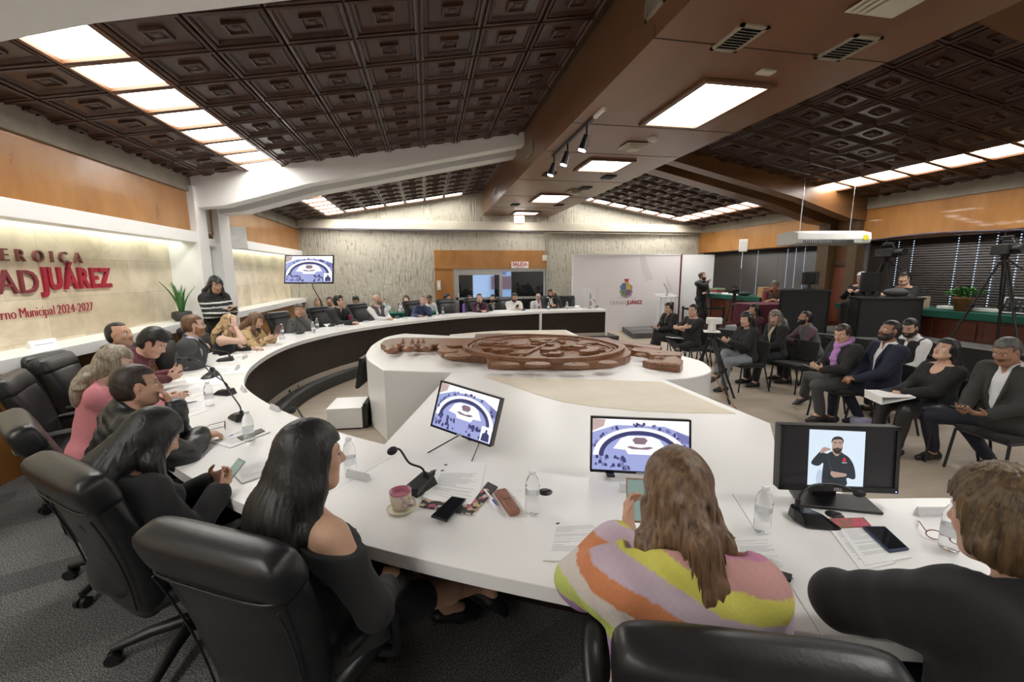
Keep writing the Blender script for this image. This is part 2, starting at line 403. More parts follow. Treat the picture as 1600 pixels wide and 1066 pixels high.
def build_person(label,head,yaw,floor=0.,seat=.47,sit=True,lean=5,side=0,twist=0,hy=0,hp=0,hr=0,sc=1.,fat=1.,fem=False,hs=1.,
    skin=(.56,.33,.22),hair='short',hc=('black',(.012,.010,.009)),beard=None,glasses=None,stub=0.,lip=None,
    top=None,under=None,bottom=None,shoes=(.02,.02,.02),heels=False,bare=False,lh=None,rh=None,legs='sit',h=.011,group=None,
    hairfn=None,extras=None,neckfat=1.,shw=1.):
    yr=math.radians(yaw-90); RW=rotz(yr); r=math.radians
    F=floor; W=lambda p: RW.T@(np.asarray(p,float)-base)      # world -> local (local z measured from floor)
    # --- torso
    Rl=rotx(-r(lean)); Rs=roty(r(side)); Rt=rotz(r(twist))
    R0=Rs@rotx(-r(lean*.45)); R1=Rs@rotx(-r(lean*.8)); R2=Rt@Rs@Rl
    Rh=rotz(r(hy))@rotx(-r(hp))@roty(r(hr))
    hsz=hs*sc*(.97 if fem else 1.)
    pz=(seat+.095*sc) if sit else .93*sc
    def spine(T):
        P=V3(0,0,pz); Wt=P+R0@V3(0,0,.15*T); Ch=Wt+R1@V3(0,.0,.16*T); NB=Ch+R2@V3(0,-.012,.175*T)
        H=NB+R2@V3(0,.012,.055*sc)+Rh@V3(0,.018,.115*hsz); return P,Wt,Ch,NB,H
    T=sc; hz=head[2]-F
    z1=spine(1.)[4][2]; z2=spine(1.2)[4][2]; T=1.+.2*(hz-z1)/(z2-z1); T=max(.78,min(1.3,T))
    P,Wt,Ch,NB,H=spine(T)
    base=np.array(head,float)-RW@H; base[2]=F
    sw=(.155 if fem else .175)*sc*shw
    L0=[('e',P,np.array([.165*fat,.12*fat,.12])*sc,R0,.05),('e',P+R0@V3(0,-.03,-.02),np.array([.16*fat,.11,.09])*sc,R0,.05),
        ('e',Wt,np.array([.140*fat,.102*fat,.14*T/sc])*sc,R0,.06),('e',Wt+R1@V3(0,.02*fat,.02),np.array([.12*fat,.10*fat,.11])*sc,R1,.06),
        ('e',Ch,np.array([.150*shw*(1+(fat-1)*.5),.105*(1+(fat-1)*.5),.15*T/sc])*sc,R2,.06)]
    SH={}
    for s_ in (-1,1): SH[s_]=NB+R2@V3(s_*sw,.0,-.055*sc)
    L0+=[('c',SH[-1]+R2@V3(.03,0,-.01),SH[1]+R2@V3(-.03,0,-.01),.058*sc,.058*sc,.05)]
    if fem: L0+=[('e',Ch+R2@V3(x*.068*sc,.075*sc,-.01),np.array([.058,.06,.06])*sc,R2,.03) for x in (-1,1)]
    trap=[('c',NB+R2@V3(0,-.012,.02*sc),SH[x]+R2@V3(x*-.02,0,.012),.046*sc,.040*sc,.04) for x in (-1,1)]
    nr=(.046 if fem else .055)*sc*neckfat
    neck=[('c',NB+R2@V3(0,0,-.03),H+Rh@V3(0,-.022*hsz,-.06*hsz),nr*1.08,nr,.03)]
    # --- arms
    la,lf=.285*sc*(.95 if fem else 1),.25*sc*(.95 if fem else 1); hs_=sc*(.90 if fem else 1.02)
    arms={}; hands=[]; armp={-1:[],1:[]}
    for s_,spec in ((-1,lh),(1,rh)):
        spec=dict(spec or {})
        if 'w' in spec: tgt=RW.T@(np.asarray(spec['w'],float)-base)
        elif 'h' in spec: tgt=H+Rh@(np.asarray(spec['h'],float)*hsz)
        else: tgt=np.asarray(spec.get('l',(s_*.13,.38,pz+.08)),float)
        pole=np.asarray(spec.get('pole',(s_*.6,-.5,-.8)),float)
        e,wr=ik(SH[s_],tgt,la,lf,pole); arms[s_]=(SH[s_],e,wr)
        armp[s_]=[('c',SH[s_],SH[s_]+(e-SH[s_])*.25,.056*sc,.05*sc,.035),('c',SH[s_],e,.049*sc,.038*sc,.02),('c',e,e+(wr-e)*.45,.040*sc,.036*sc,.02),('c',e,wr,.038*sc,.025*sc,.02)]
        fd=np.asarray(spec.get('d',_n(wr-e)),float); pn=np.asarray(spec.get('n',(0,0,-1)),float)
        if abs(np.dot(_n(fd),_n(pn)))>.95: pn=V3(0,1,.1)
        hands+=hand_prims(wr,fd,pn,s_,spec.get('curl',.45),hs_,spec.get('spread',.15),point=spec.get('point'))
    # --- legs
    lt,ls=.43*sc,.42*sc; legp={}; feet={}
    for s_ in (-1,1):
        hip=P+R0@V3(s_*.088*sc,.0,-.03*sc)
        if legs=='stand': an=V3(s_*.10*sc,.0,.085*sc); pole=V3(s_*.1,1,0); fdir=V3(s_*.25,1,0)
        elif legs=='cross' and s_==1: an=V3(-.16,.62,.30); pole=V3(.05,.3,1); fdir=V3(-.35,.9,-.35)
        elif legs=='crossL' and s_==-1: an=V3(.16,.62,.30); pole=V3(-.05,.3,1); fdir=V3(.35,.9,-.35)
        elif legs=='ankle' and s_==1: an=V3(-.20,.50,.47); pole=V3(.8,.3,.5); fdir=V3(-.5,.6,.35)
        elif isinstance(legs,dict) and s_ in legs: an=np.array(legs[s_]['a'],float) if 'a' in legs[s_] else RW.T@(np.asarray(legs[s_]['w'],float)-base); pole=np.array(legs[s_].get('pole',(s_*.1,.4,1))); fdir=np.array(legs[s_].get('d',(0,1,0)),float)
        else: an=V3(s_*.12*sc,.44*sc,.085*sc if not heels else .12); pole=V3(s_*.12,.35,1); fdir=V3(s_*.15,1,0)
        k,an=ik(hip,an,lt,ls,pole); legp[s_]=(hip,k,an)
        feet[s_]=(an,_n(fdir))
    lp=[]
    for s_ in (-1,1):
        a,k,n=legp[s_]; tf=1+(fat-1)*.5
        lp+=[('c',a,k,.082*sc*tf,.055*sc*tf,.03),('c',k,k+(n-k)*.4,.053*sc,.054*sc,.02),('c',k,n,.052*sc,.033*sc,.02)]
    fp=[]
    for s_ in (-1,1):
        an,fd=feet[s_]; up=V3(0,0,1); up=_n(up-fd*np.dot(up,fd)); heel=an-fd*.035*sc-up*.045*sc; toe=an+fd*.15*sc-up*(.055 if not heels else .095)*sc
        fp+=[('c',heel,toe,.030*sc,.024*sc,.02),('c',an,heel,.032*sc,.030*sc,.02),('c',an,an+fd*.07*sc-up*.03*sc,.032*sc,.030*sc,.02)]
    root=empty('person',base,yr,label,'person',group)
    hp_=head_prims(H,Rh,hsz,fem,1+(fat-1)*.35)
    allp=L0+trap+neck+armp[-1]+armp[1]+hands+lp+fp+hp_
    lo,hi=bbox(allp,.025)
    S=Sdf(lo,hi,h)
    S.adds(L0+trap+neck); S.adds(hp_); head_post(S,H,Rh,hsz); S.adds(lp); S.adds(fp)
    for s_ in (-1,1): S.adds(armp[s_])
    S.adds(hands)
    hcol=hc[1]
    S.obj('body',skin_mat(),root,col=lambda V: head_col(V,H,Rh,hsz,skin,hcol,True,lip,stub))
    # --- clothes
    def garment(name,prims,infl,m,ops=(),disp=None,hh=None,colf=None):
        hh=hh or h; lo,hi=bbox(prims,infl+.03); G=Sdf(lo,hi,hh); G.adds(prims,.03,infl)
        for o in ops: o(G)
        if disp is not None: G.disp(disp)
        return G.obj(name,m,root,col=colf)
    z2=R2[:,2]; y2=R2[:,1]; x2=R2[:,0]
    def wr_(amp,f=34.):
        return lambda X,Y,Z: amp*(np.sin(f*(X*.6+Z)+2.2*np.sin(17*Y+9*X))*.6+np.sin(f*1.9*(Y-.5*Z)+3*np.sin(11*X))*.4)
    def sleeves(fr,cuff=.0):
        o=[]
        for s_ in (-1,1):
            a,e,w=arms[s_]
            o+=[('c',a,a+(e-a)*.3,.058*sc,.053*sc,.04)]
            if fr<=.5: o+=[('c',a,a+(e-a)*max(fr*2,.05),.052*sc,.05*sc,.03)]
            else:
                w2=e+(w-e)*((fr-.5)*2-.04); o+=[('c',a,e,.052*sc,.044*sc,.03),('c',e,w2,.043*sc,(.031+cuff)*sc,.02)]
        return o
    neckcut=lambda up=.03,fw=0.: (lambda G: (G.cut(('c',neck[0][1]-z2*.06,neck[0][2]+z2*.1,nr*1.05,nr*1.0),.004)))
    def neckplane(hgt,fwd,rad=.155):
        o=NB+R2[:,2]*hgt*sc; nn=_n(R2[:,2]+R2[:,1]*fwd)
        def f(X,Y,Z):
            pl=(X-o[0])*nn[0]+(Y-o[1])*nn[1]+(Z-o[2])*nn[2]
            u=(X-NB[0])*R2[0,0]+(Y-NB[1])*R2[1,0]+(Z-NB[2])*R2[2,0]; v=(X-NB[0])*R2[0,1]+(Y-NB[1])*R2[1,1]+(Z-NB[2])*R2[2,1]
            return np.minimum(pl,rad*sc-np.sqrt(u*u+v*v))
        return lambda G: G.fn(f)
    hemp=lambda dz: (lambda G: G.plane(P+R0@V3(0,0,dz),-R0[:,2]))
    def vee(z0,wd,ymin=.0):
        c0=Ch+R2@V3(0,0,z0)
        def f(G):
            def g(X,Y,Z):
                dx=X-c0[0];dy=Y-c0[1];dz=Z-c0[2]
                u=dx*x2[0]+dy*x2[1]+dz*x2[2]; v=dx*y2[0]+dy*y2[1]+dz*y2[2]; w=dx*z2[0]+dy*z2[1]+dz*z2[2]
                return -np.maximum((np.abs(u)-.012-np.minimum(np.maximum(w,0)*wd,.052))*.8,np.maximum(ymin-v,-w))
            G.fn(g)
        return f
    def stripper(pts): pass
    def localf(fn):   # colour by torso-local position (x right, y front, z up from pelvis)
        return lambda V: fn((V-P)@R2,V)
    if under:
        kd=under
        ops=[neckcut()]
        col=[('c',NB+z2*.0,NB+z2*.055*sc+y2*.006,nr*1.22,nr*1.12,.015)] if kd.get('collar',True) else []
        garment('shirt',L0+trap+col+(sleeves(kd['sl']) if kd.get('sl') else []),.008*sc,cloth_mat(*kd['m']),[neckplane(.050 if col else .02,.20 if col else .35),neckcut(),vee(.135,.22,.02),hemp(-.05)],hh=h)
        if kd.get('tie'):
            a=NB+R2@V3(0,.055*sc,-.005); b=Ch+R2@V3(0,.135*sc*max(1,fat*.93),-.02); c=Wt+R1@V3(0,.145*sc*fat,-.02)
            mb=MB(); 
            def strip(p,q,w0,w1): 
                nrm=_n(np.cross(q-p,x2)); V=[p-x2*w0-nrm*.0,p+x2*w0,q+x2*w1,q-x2*w1]; V=[v+s0*nrm*.006 for s0 in (-1,1) for v in V]
                mb.add(V,[(0,1,2,3),(7,6,5,4),(0,4,5,1),(1,5,6,2),(2,6,7,3),(3,7,4,0)])
            strip(a,b,.014,.026); strip(b,c,.026,.036); mb.box(a,(.034,.02,.034),R2)
            mb.build('tie',cloth_mat(*kd['tie']),root,bevel=.003)
    if top:
        kd=top; k_=kd.get('kind','shirt'); e=kd.get('e',{'shirt':.010,'jacket':.020,'puffer':.034,'sweater':.016,'vest':.024,'off':.012}[k_])*sc
        pr=L0+trap+(sleeves(kd.get('sl',1.),kd.get('cuff',.0)) if kd.get('sl',1.)>0 else [])
        ops=[]
        if kd.get('collar'): pr=pr+[('c',NB-z2*.01,NB+z2*kd['collar']*sc+y2*.008,nr*1.25,nr*1.15,.02)]
        if k_=='off': ops.append(neckplane(-.075,kd.get('fwd',.2),.42))
        else: ops+= [neckplane(kd.get('nz',(kd.get('collar') or (.03 if k_=='jacket' else .012))),kd.get('nf',.10 if k_=='jacket' else .45)),neckcut()]
        if kd.get('sl',1.)<=0: ops+=[(lambda G,s_=s_: G.cut(('c',SH[s_]+R2@V3(s_*.045,0,.0),SH[s_]+R2@V3(s_*.16,0,-.26),.070*sc,.085*sc),.006)) for s_ in (-1,1)]
        if kd.get('vee') is not None: ops.append(vee(kd['vee'][0],kd['vee'][1],.0))
        if kd.get('scoop'): ops.append(lambda G: G.cut(('e',NB+R2@V3(0,.08,-.02),np.array([.075,.07,kd['scoop']])*sc,R2),.01))
        ops.append(hemp(kd.get('hem',-.07)))
        if k_=='puffer':
            dp=lambda X,Y,Z: -.006*np.abs(np.sin(52*(X*z2[0]+Y*z2[1]+Z*z2[2])+1.2*np.sin(9*X+7*Y)))+.002*np.sin(60*X+40*Y)
        else: dp=wr_(kd.get('wr',.0035))
        nm={'shirt':'shirt','jacket':'jacket','puffer':'padded_jacket','sweater':'sweater','vest':'vest','off':'blouse'}[k_]
        if kd.get('name'): nm=kd['name']
        cf=kd.get('colf'); m=attr_mat('printed_'+kd['m'][0],.8,.2,150) if cf else cloth_mat(*kd['m'])
        go=garment(nm,pr,e,m,ops,dp,colf=localf(cf) if cf else None)
        if k_=='jacket' and kd.get('vee') is not None:     # lapels running up to a turned collar
            z0,wd=kd['vee']; yf=(.105*(1+(fat-1)*.5)+e+.012)
            for s_ in (-1,1):
                lp_=MB(); pts=[Ch+R2@V3(s_*.012,yf+.004+(fat-1)*.03,z0),Ch+R2@V3(s_*(.014+min(wd*.12,.05)),yf+.002,z0+.12),Ch+R2@V3(s_*(.016+min(wd*.20,.052)),yf-.006,z0+.20),NB+R2@V3(s_*.066,.050,.000),NB+R2@V3(s_*.070,-.012,.036),NB+R2@V3(s_*.040,-.058,.048),NB+R2@V3(0,-.070,.050)]
                lp_.tube(pts,[.010,.017,.020,.018,.014,.013,.013],8,sub=4); lp_.build('lapel',m,go)
    if bottom:
        kd=bottom; pr=L0[:2]+[L0[2]]
        if kd.get('kind')=='skirt':
            for s_ in (-1,1):
                a,k,n=legp[s_]; pr=pr+[('c',a,k+(a-k)*.05,.088*sc,.066*sc,.06)]
            waist=P+R0@V3(0,0,.10)
            garment('skirt',pr,.012*sc,cloth_mat(*kd['m']),[lambda G: G.fn(lambda X,Y,Z: np.minimum((X-waist[0])*R0[0,2]+(Y-waist[1])*R0[1,2]+(Z-waist[2])*R0[2,2],.17-(Y-P[1])))],wr_(.003),hh=max(h,.009))
        else:
            fl=kd.get('flare',1.)
            for s_ in (-1,1):
                a,k,n=legp[s_]; pr=pr+[('c',a,k,.086*sc,.062*sc,.03),('c',k,n+(k-n)*.10,.060*sc,.044*sc*fl,.02)]
            waist=P+R0@V3(0,0,.11)
            garment('trousers',pr,.010*sc,cloth_mat(*kd['m']),[lambda G: G.fn(lambda X,Y,Z: np.minimum((X-waist[0])*R0[0,2]+(Y-waist[1])*R0[1,2]+(Z-waist[2])*R0[2,2],.17-(Y-P[1])))],wr_(.003,28),hh=max(h,.010))
    if not bare:
        ms=mat('shoe_%0.3f_%0.3f_%.3f'%shoes,shoes,.35)
        for s_ in (-1,1):
            an,fd=feet[s_]; up=V3(0,0,1); up=_n(up-fd*np.dot(up,fd))
            heel=an-fd*.045*sc-up*.045*sc; toe=an+fd*.175*sc-up*(.052 if not heels else .09)*sc; mid=an+fd*.08*sc-up*(.045 if not heels else .065)*sc
            pr=[('c',heel,mid,.040*sc,.041*sc,.02),('c',mid,toe,.043*sc,.026*sc,.02)]
            if not heels or kd_boot(shoes): pr.append(('c',an+up*.02,heel,.040*sc,.038*sc,.02))
            if not heels: pr.append(('c',heel-up*.022*sc,toe-up*.008*sc,.030*sc,.024*sc,.01))
            else: pr.append(('c',heel,heel-up*.055*sc-fd*.006,.020*sc,.009*sc,.008))
            lo,hi=bbox(pr,.02); G=Sdf(lo,hi,max(.006,h*.8)); G.adds(pr,.02)
            if not heels: G.plane(an-up*.083*sc,-up)
            G.obj('shoe',ms,root)
    # --- hair
    q=lambda x,y,z: H+Rh@(V3(x,y,z)*hsz)
    hm=hair_mat(*hc) if hair!='none' else None
    bk0=q(0,-.045,-.02); bko=(.112+(fat-1)*.05)*sc
    backpath=[bk0,NB+R2@V3(0,-.112*sc,.02*sc),Ch+R2@V3(0,-bko-.012,.07),Ch+R2@V3(0,-bko-.026,-.05),Ch+R2@V3(0,-bko-.024,-.17),Wt+R1@V3(0,-bko-.02,-.06)]
    def along(t):
        t=t*(len(backpath)-1); i=min(int(t),len(backpath)-2); return backpath[i]+(backpath[i+1]-backpath[i])*(t-i)
    def strands(n,wfun,tmax,rad,name='hair_strands',seed=1,dep=.05,mm=None):
        rr=random.Random(seed); m=MB()
        for i in range(n):
            a=rr.uniform(-1.35,1.35); P=[]; o1=rr.uniform(-.012,.012); te=tmax*rr.uniform(.72,1.); ph=rr.uniform(0,6)
            for t in np.linspace(.02,te,9):
                c=along(t); w=wfun(t); P.append(c+R2[:,0]*(w*math.sin(a)+o1*t+.004*math.sin(9*t+ph))-R2[:,1]*(dep*math.cos(a)+.004))
            m.tube(P,[rad,rad,rad,rad*.4],5,sub=2)
        o=m.build(name,mm or hm,root); o['kind']='stuff'; return o
    def cap(e=.013,zf=.068,yf=.034,back=-.085,extra=(),cutface=True,hh=None,vol=0.,disp=None,name='hair',ears=False):
        hh=hh or max(.005,h*.75)
        pr=[('e',q(0,-.016,.036),np.array([.074+e,.094+e,.082+e+vol])*hsz,Rh,.01),('e',q(0,-.03,-.02),np.array([.072+e*.8,.078+e*.7,.075])*hsz,Rh,.03)]
        pr2=list(extra); lo,hi=bbox(pr+pr2,.03); G=Sdf(lo,hi,hh); G.adds(pr,.02)
        if cutface:
            def fc(X,Y,Z):
                dx=X-H[0];dy=Y-H[1];dz=Z-H[2]; u=(dx*Rh[0,0]+dy*Rh[1,0]+dz*Rh[2,0])/hsz; v=(dx*Rh[0,1]+dy*Rh[1,1]+dz*Rh[2,1])/hsz; w=(dx*Rh[0,2]+dy*Rh[1,2]+dz*Rh[2,2])/hsz
                fz=zf+.10*u*u/.005*.02
                face=np.maximum(yf-v-np.maximum(w-.02,0)*.35,w-fz)         # <0 in the face window
                low=back-w+np.maximum(v+.02,0)*1.3                       # nape rising towards the ears
                return np.maximum(-face,low)*hsz
            G.fn(fc)
        if ears:
            for x in (-1,1): G.cut(('e',q(x*.088,.004,-.012),np.array([.034,.030,.046])*hsz,Rh),.006)
        G.adds(pr2,.025)
        if disp is None: disp=lambda X,Y,Z: .0009*np.sin(120*X+40*np.sin(11*Z))+.0009*np.sin(110*Y+35*np.sin(13*Z+2))
        G.disp(disp); return G.obj(name,hm,root)
    J=random.Random(hash(label)%1000 if False else sum(map(ord,label)))
    if hairfn: hairfn(locals())
    elif hair=='short': cap(.011,.070,.036,-.075,ears=True)
    elif hair=='thick': cap(.018,.066,.040,-.08,vol=.014,ears=True)
    elif hair=='crop': cap(.005,.074,.030,-.07,ears=True)
    elif hair=='receding': cap(.007,.088,.005,-.075,ears=True)
    elif hair in ('long','wavy','shoulder','bob'):
        n={'long':.34,'wavy':.24,'shoulder':.20,'bob':.10}[hair]; tm={'long':.66,'wavy':.42,'shoulder':.32,'bob':.18}[hair]
        bk=q(0,-.055,-.02); ex=[('e',bk,np.array([.090,.062,.10])*hsz,Rh,.03)]
        for t in np.linspace(.12,tm,5):
            c=along(t); wd=.088+(.03 if hair=='wavy' else .008)*math.sin(t/tm*3)-.02*t/tm
            ex.append(('e',c,np.array([wd,.040,.085]),R2,.04))
        for s_ in (-1,1):
            a=q(s_*.078,-.012,.03); b=a+V3(s_*.014,-.012,-.10-.3*n); c=b+V3(s_*-.005,.015,-.45*n)
            ex+=[('c',a,b,.022*hsz,.028*hsz,.03),('c',b,c,.028*hsz,.014*hsz,.03)]
        amp=.010 if hair=='wavy' else .003
        dp=lambda X,Y,Z: amp*(np.sin(70*X+ (40 if hair=='wavy' else 6)*Z+2*np.sin(30*Z))*.6+np.sin(75*Y+9*Z)*.4)
        cap(.016,.064,.040,-.12,extra=ex,vol=.006,disp=dp)
    elif hair in ('bun','pony'):
        ex=[('e',q(0,-.115,.035),np.array([.034,.032,.034])*hsz,Rh,.01)] if hair=='bun' else [('e',q(0,-.11,.02),np.array([.03,.03,.03])*hsz,Rh,.01),('c',q(0,-.13,.0),q(0,-.135,-.16),.03,.012,.02)]
        cap(.009,.072,.034,-.07,extra=ex)
    if beard:
        bm=hair_mat(*(beard if isinstance(beard,tuple) else hc)); full=beard!='moustache' and not (isinstance(beard,tuple) and len(beard)>2 and beard[2]=='m')
        bp=hp_[:6]+[p for p in hp_[6:] ]
        lo,hi=bbox([hp_[2],hp_[3],hp_[1]],.03); G=Sdf(lo,hi,max(.005,h*.6)); G.adds(hp_,.02,.006*hsz)
        def fb(X,Y,Z):
            dx=X-H[0];dy=Y-H[1];dz=Z-H[2]; u=(dx*Rh[0,0]+dy*Rh[1,0]+dz*Rh[2,0])/hsz; v=(dx*Rh[0,1]+dy*Rh[1,1]+dz*Rh[2,1])/hsz; w=(dx*Rh[0,2]+dy*Rh[1,2]+dz*Rh[2,2])/hsz
            lips=np.sqrt((u/.024)**2+((w+.056)/.011)**2)*.011-.011
            if full: reg=np.maximum(np.maximum(w+.036+.0*u-np.maximum(.055-v,0)*.75,.004-v),-lips)
            else: reg=np.maximum(np.maximum(np.abs(w+.038)-.009,np.abs(u)-.034),.05-v)
            return reg*hsz
        G.fn(fb); G.disp(lambda X,Y,Z:.0012*np.sin(210*X)*np.sin(190*Z)); G.obj('beard' if full else 'moustache',bm,root)
    if glasses:
        g=MB(); 
        for x in (-1,1):
            ring=[q(x*.031+.021*math.cos(t),.098-.006*abs(math.cos(t)),.006+.016*math.sin(t)) for t in np.linspace(0,2*PI,14,endpoint=False)]
            g.tube(ring,.0016,5,closed=True); g.tube([q(x*.053,.092,.010),q(x*.076,.05,.012),q(x*.08,-.015,.006)],.0016,5)
        g.tube([q(-.011,.1,.009),q(.011,.1,.009)],.0016,5); g.build('glasses',mat('glasses_frame',glasses if isinstance(glasses,tuple) else (.02,.02,.02),.3),root)
    if extras: extras(locals())
    return dict(root=root,base=base,RW=RW,H=H,Rh=Rh,arms=arms,NB=NB,R2=R2,hsz=hsz,P=P,Ch=Ch,legp=legp,
                world=lambda p: RW@np.asarray(p,float)+base)
def kd_boot(s): return s[0]>.025
# ------------------------------------------------------------------ room materials
M=dict(
 white=mat('white_paint',(.84,.83,.81),.5), gloss=mat('white_laminate',(.84,.83,.81),.30),
 wallwood=noise_mat('orange_plywood',(.25,.095,.018),(.47,.225,.062),(1.6,2.2,.8),7,.62,.3,rr=(.20,.42),coat=.25,lo=.22,hi=.78,bump=.25,bscale=(1.3,1.6,1.6),bdist=.05),
 lowwood=noise_mat('low_plywood',(.27,.10,.022),(.42,.19,.05),(1.6,2.2,.6),6,.6,.4,lo=.25,hi=.75),
 soffit=noise_mat('soffit_veneer',(.185,.088,.045),(.225,.112,.060),(3.2,.5,3.2),4,.5,.3,rr=(.26,.36),coat=.1),
 coffer=noise_mat('coffer_wood',(.042,.019,.011),(.078,.036,.020),(9,3,9),4,.6,.34,rr=(.26,.42)),
 beamwood=noise_mat('beam_wood',(.13,.058,.022),(.20,.09,.034),(.6,4,4),5,.6,.3),
 travertine=noise_mat('travertine',(.62,.53,.38),(.78,.71,.57),(.9,1.1,1.1),7,.62,.3,lo=.25,hi=.75),
 greyconc=noise_mat('grey_concrete',(.20,.175,.135),(.30,.265,.21),(3,3,3),5,.6,.8,bump=.25),
 paleconc=noise_mat('pale_concrete',(.50,.45,.36),(.60,.55,.45),(2,2,2),5,.6,.8),
 panel=noise_mat('wenge_panel',(.014,.008,.006),(.030,.018,.013),(3,3,14),4,.6,.33),
 black=mat('black_plastic',(.012,.012,.013),.38), blackmatte=mat('black_matte',(.012,.012,.012),.7), chrome=mat('chrome',(.6,.6,.62),.18,1.),
 leather=noise_mat('black_leather',(.010,.010,.011),(.018,.018,.019),(16,16,16),4,.6,.36,bump=.16,bscale=(90,90,90),bdist=.003,spec=.5),
 alu=mat('aluminium',(.50,.49,.46),.35,.6), glass=mat('glass',(1,1,1),.0,trans=1.,ior=1.45), paper=mat('paper',(.84,.84,.83),.75),
 light=mat('light_diffuser',(1,1,1),.5,emit=(1.,.98,.935),es=11.0), led=mat('led_strip',(1,1,1),.5,emit=(.93,1.,.9),es=4.3),
 vent=mat('vent_metal',(.36,.32,.24),.5), cream=mat('cream_plastic',(.62,.57,.46),.5), red=mat('sign_red',(.45,.015,.03),.45), maroon=mat('letter_maroon',(.33,.010,.030),.42),
 felt=mat('green_felt',(.006,.085,.055),.9), redwood=noise_mat('red_cabinet_wood',(.085,.020,.008),(.13,.035,.014),(2,2,7),4,.6,.4),
 brown=noise_mat('brown_pillar',(.075,.043,.020),(.115,.068,.034),(2,2,.6),4,.6,.45),
)
def mat_bark():
    m=mat('ribbed_concrete',(.4,.37,.3),.9); N,L,b=nodes(m)
    tc=N.new('ShaderNodeTexCoord')
    def nz(sc,det=3):
        mp=N.new('ShaderNodeMapping'); mp.inputs['Scale'].default_value=sc; L.new(tc.outputs['Object'],mp.inputs[0])
        n=N.new('ShaderNodeTexNoise'); n.inputs['Scale'].default_value=1; n.inputs['Detail'].default_value=det; L.new(mp.outputs[0],n.inputs['Vector']); return n
    a=nz((22,22,2.6),2); c=nz((7,7,9),3); d=nz((1.2,1.2,1.2),4)
    ma=N.new('ShaderNodeMath'); ma.operation='MULTIPLY_ADD'; ma.inputs[1].default_value=.55; L.new(c.outputs[0],ma.inputs[0]); L.new(a.outputs[0],ma.inputs[2])
    cr=N.new('ShaderNodeValToRGB'); e=cr.color_ramp.elements; e[0].position=.54; e[1].position=.72; e[0].color=(.36,.33,.255,1); e[1].color=(.58,.54,.445,1)
    L.new(ma.outputs[0],cr.inputs[0]); mx=N.new('ShaderNodeMixRGB'); mx.blend_type='MULTIPLY'; mx.inputs[0].default_value=.35
    L.new(cr.outputs[0],mx.inputs[1]); L.new(d.outputs[0],mx.inputs[2]); L.new(mx.outputs[0],b.inputs['Base Color'])
    bp=N.new('ShaderNodeBump'); bp.inputs['Strength'].default_value=1.; bp.inputs['Distance'].default_value=.05; L.new(ma.outputs[0],bp.inputs['Height']); L.new(bp.outputs[0],b.inputs['Normal'])
    return m
M['bark']=mat_bark()
def mat_trav():
    m=mat('travertine_slabs',(.7,.6,.5),.28); N,L,b=nodes(m); tc=N.new('ShaderNodeTexCoord'); sp=N.new('ShaderNodeSeparateXYZ'); L.new(tc.outputs['Object'],sp.inputs[0]); cb=N.new('ShaderNodeCombineXYZ'); L.new(sp.outputs[1],cb.inputs[0]); L.new(sp.outputs[2],cb.inputs[1])
    br=N.new('ShaderNodeTexBrick'); br.inputs['Scale'].default_value=1; br.inputs['Brick Width'].default_value=.92; br.inputs['Row Height'].default_value=.44; br.inputs['Mortar Size'].default_value=.002; br.inputs['Color1'].default_value=(.80,.72,.58,1); br.inputs['Color2'].default_value=(.67,.59,.45,1); br.inputs['Mortar'].default_value=(.46,.39,.28,1); L.new(cb.outputs[0],br.inputs['Vector'])
    n=N.new('ShaderNodeTexNoise'); n.inputs['Scale'].default_value=1.7; n.inputs['Detail'].default_value=8; n.inputs['Roughness'].default_value=.65; n.inputs['Distortion'].default_value=.6; L.new(cb.outputs[0],n.inputs['Vector'])
    cr=N.new('ShaderNodeValToRGB'); e=cr.color_ramp.elements; e[0].position=.32; e[1].position=.68; e[0].color=(.72,.68,.60,1); e[1].color=(1.12,1.10,1.06,1); L.new(n.outputs[0],cr.inputs[0])
    mx=N.new('ShaderNodeMixRGB'); mx.blend_type='MULTIPLY'; mx.inputs[0].default_value=1; L.new(br.outputs[0],mx.inputs[1]); L.new(cr.outputs[0],mx.inputs[2]); L.new(mx.outputs[0],b.inputs['Base Color']); return m
M['travertine']=mat_trav()
def mat_carpet():
    m=mat('grey_carpet',(.05,.05,.05),.95); N,L,b=nodes(m); tc=N.new('ShaderNodeTexCoord')
    n=N.new('ShaderNodeTexNoise'); n.inputs['Scale'].default_value=150; n.inputs['Detail'].default_value=2; L.new(tc.outputs['Object'],n.inputs['Vector'])
    cr=N.new('ShaderNodeValToRGB'); e=cr.color_ramp.elements; e[0].position=.42; e[1].position=.68; e[0].color=(.045,.045,.046,1); e[1].color=(.30,.295,.285,1); L.new(n.outputs[0],cr.inputs[0])
    mp=N.new('ShaderNodeMapping'); mp.inputs['Rotation'].default_value=(0,0,-.42); L.new(tc.outputs['Object'],mp.inputs[0])
    br=N.new('ShaderNodeTexBrick'); br.inputs['Scale'].default_value=1.; br.inputs['Brick Width'].default_value=1.; br.inputs['Row Height'].default_value=.25; br.inputs['Mortar Size'].default_value=0
    br.inputs['Color1'].default_value=(1,1,1,1); br.inputs['Color2'].default_value=(.52,.52,.55,1); br.inputs['Bias'].default_value=-.1; L.new(mp.outputs[0],br.inputs['Vector'])
    mx=N.new('ShaderNodeMixRGB'); mx.blend_type='MULTIPLY'; mx.inputs[0].default_value=1.; L.new(cr.outputs[0],mx.inputs[1]); L.new(br.outputs[0],mx.inputs[2]); L.new(mx.outputs[0],b.inputs['Base Color'])
    bp=N.new('ShaderNodeBump'); bp.inputs['Strength'].default_value=.6; bp.inputs['Distance'].default_value=.004; L.new(n.outputs[0],bp.inputs['Height']); L.new(bp.outputs[0],b.inputs['Normal'])
    return m
M['carpet']=mat_carpet()
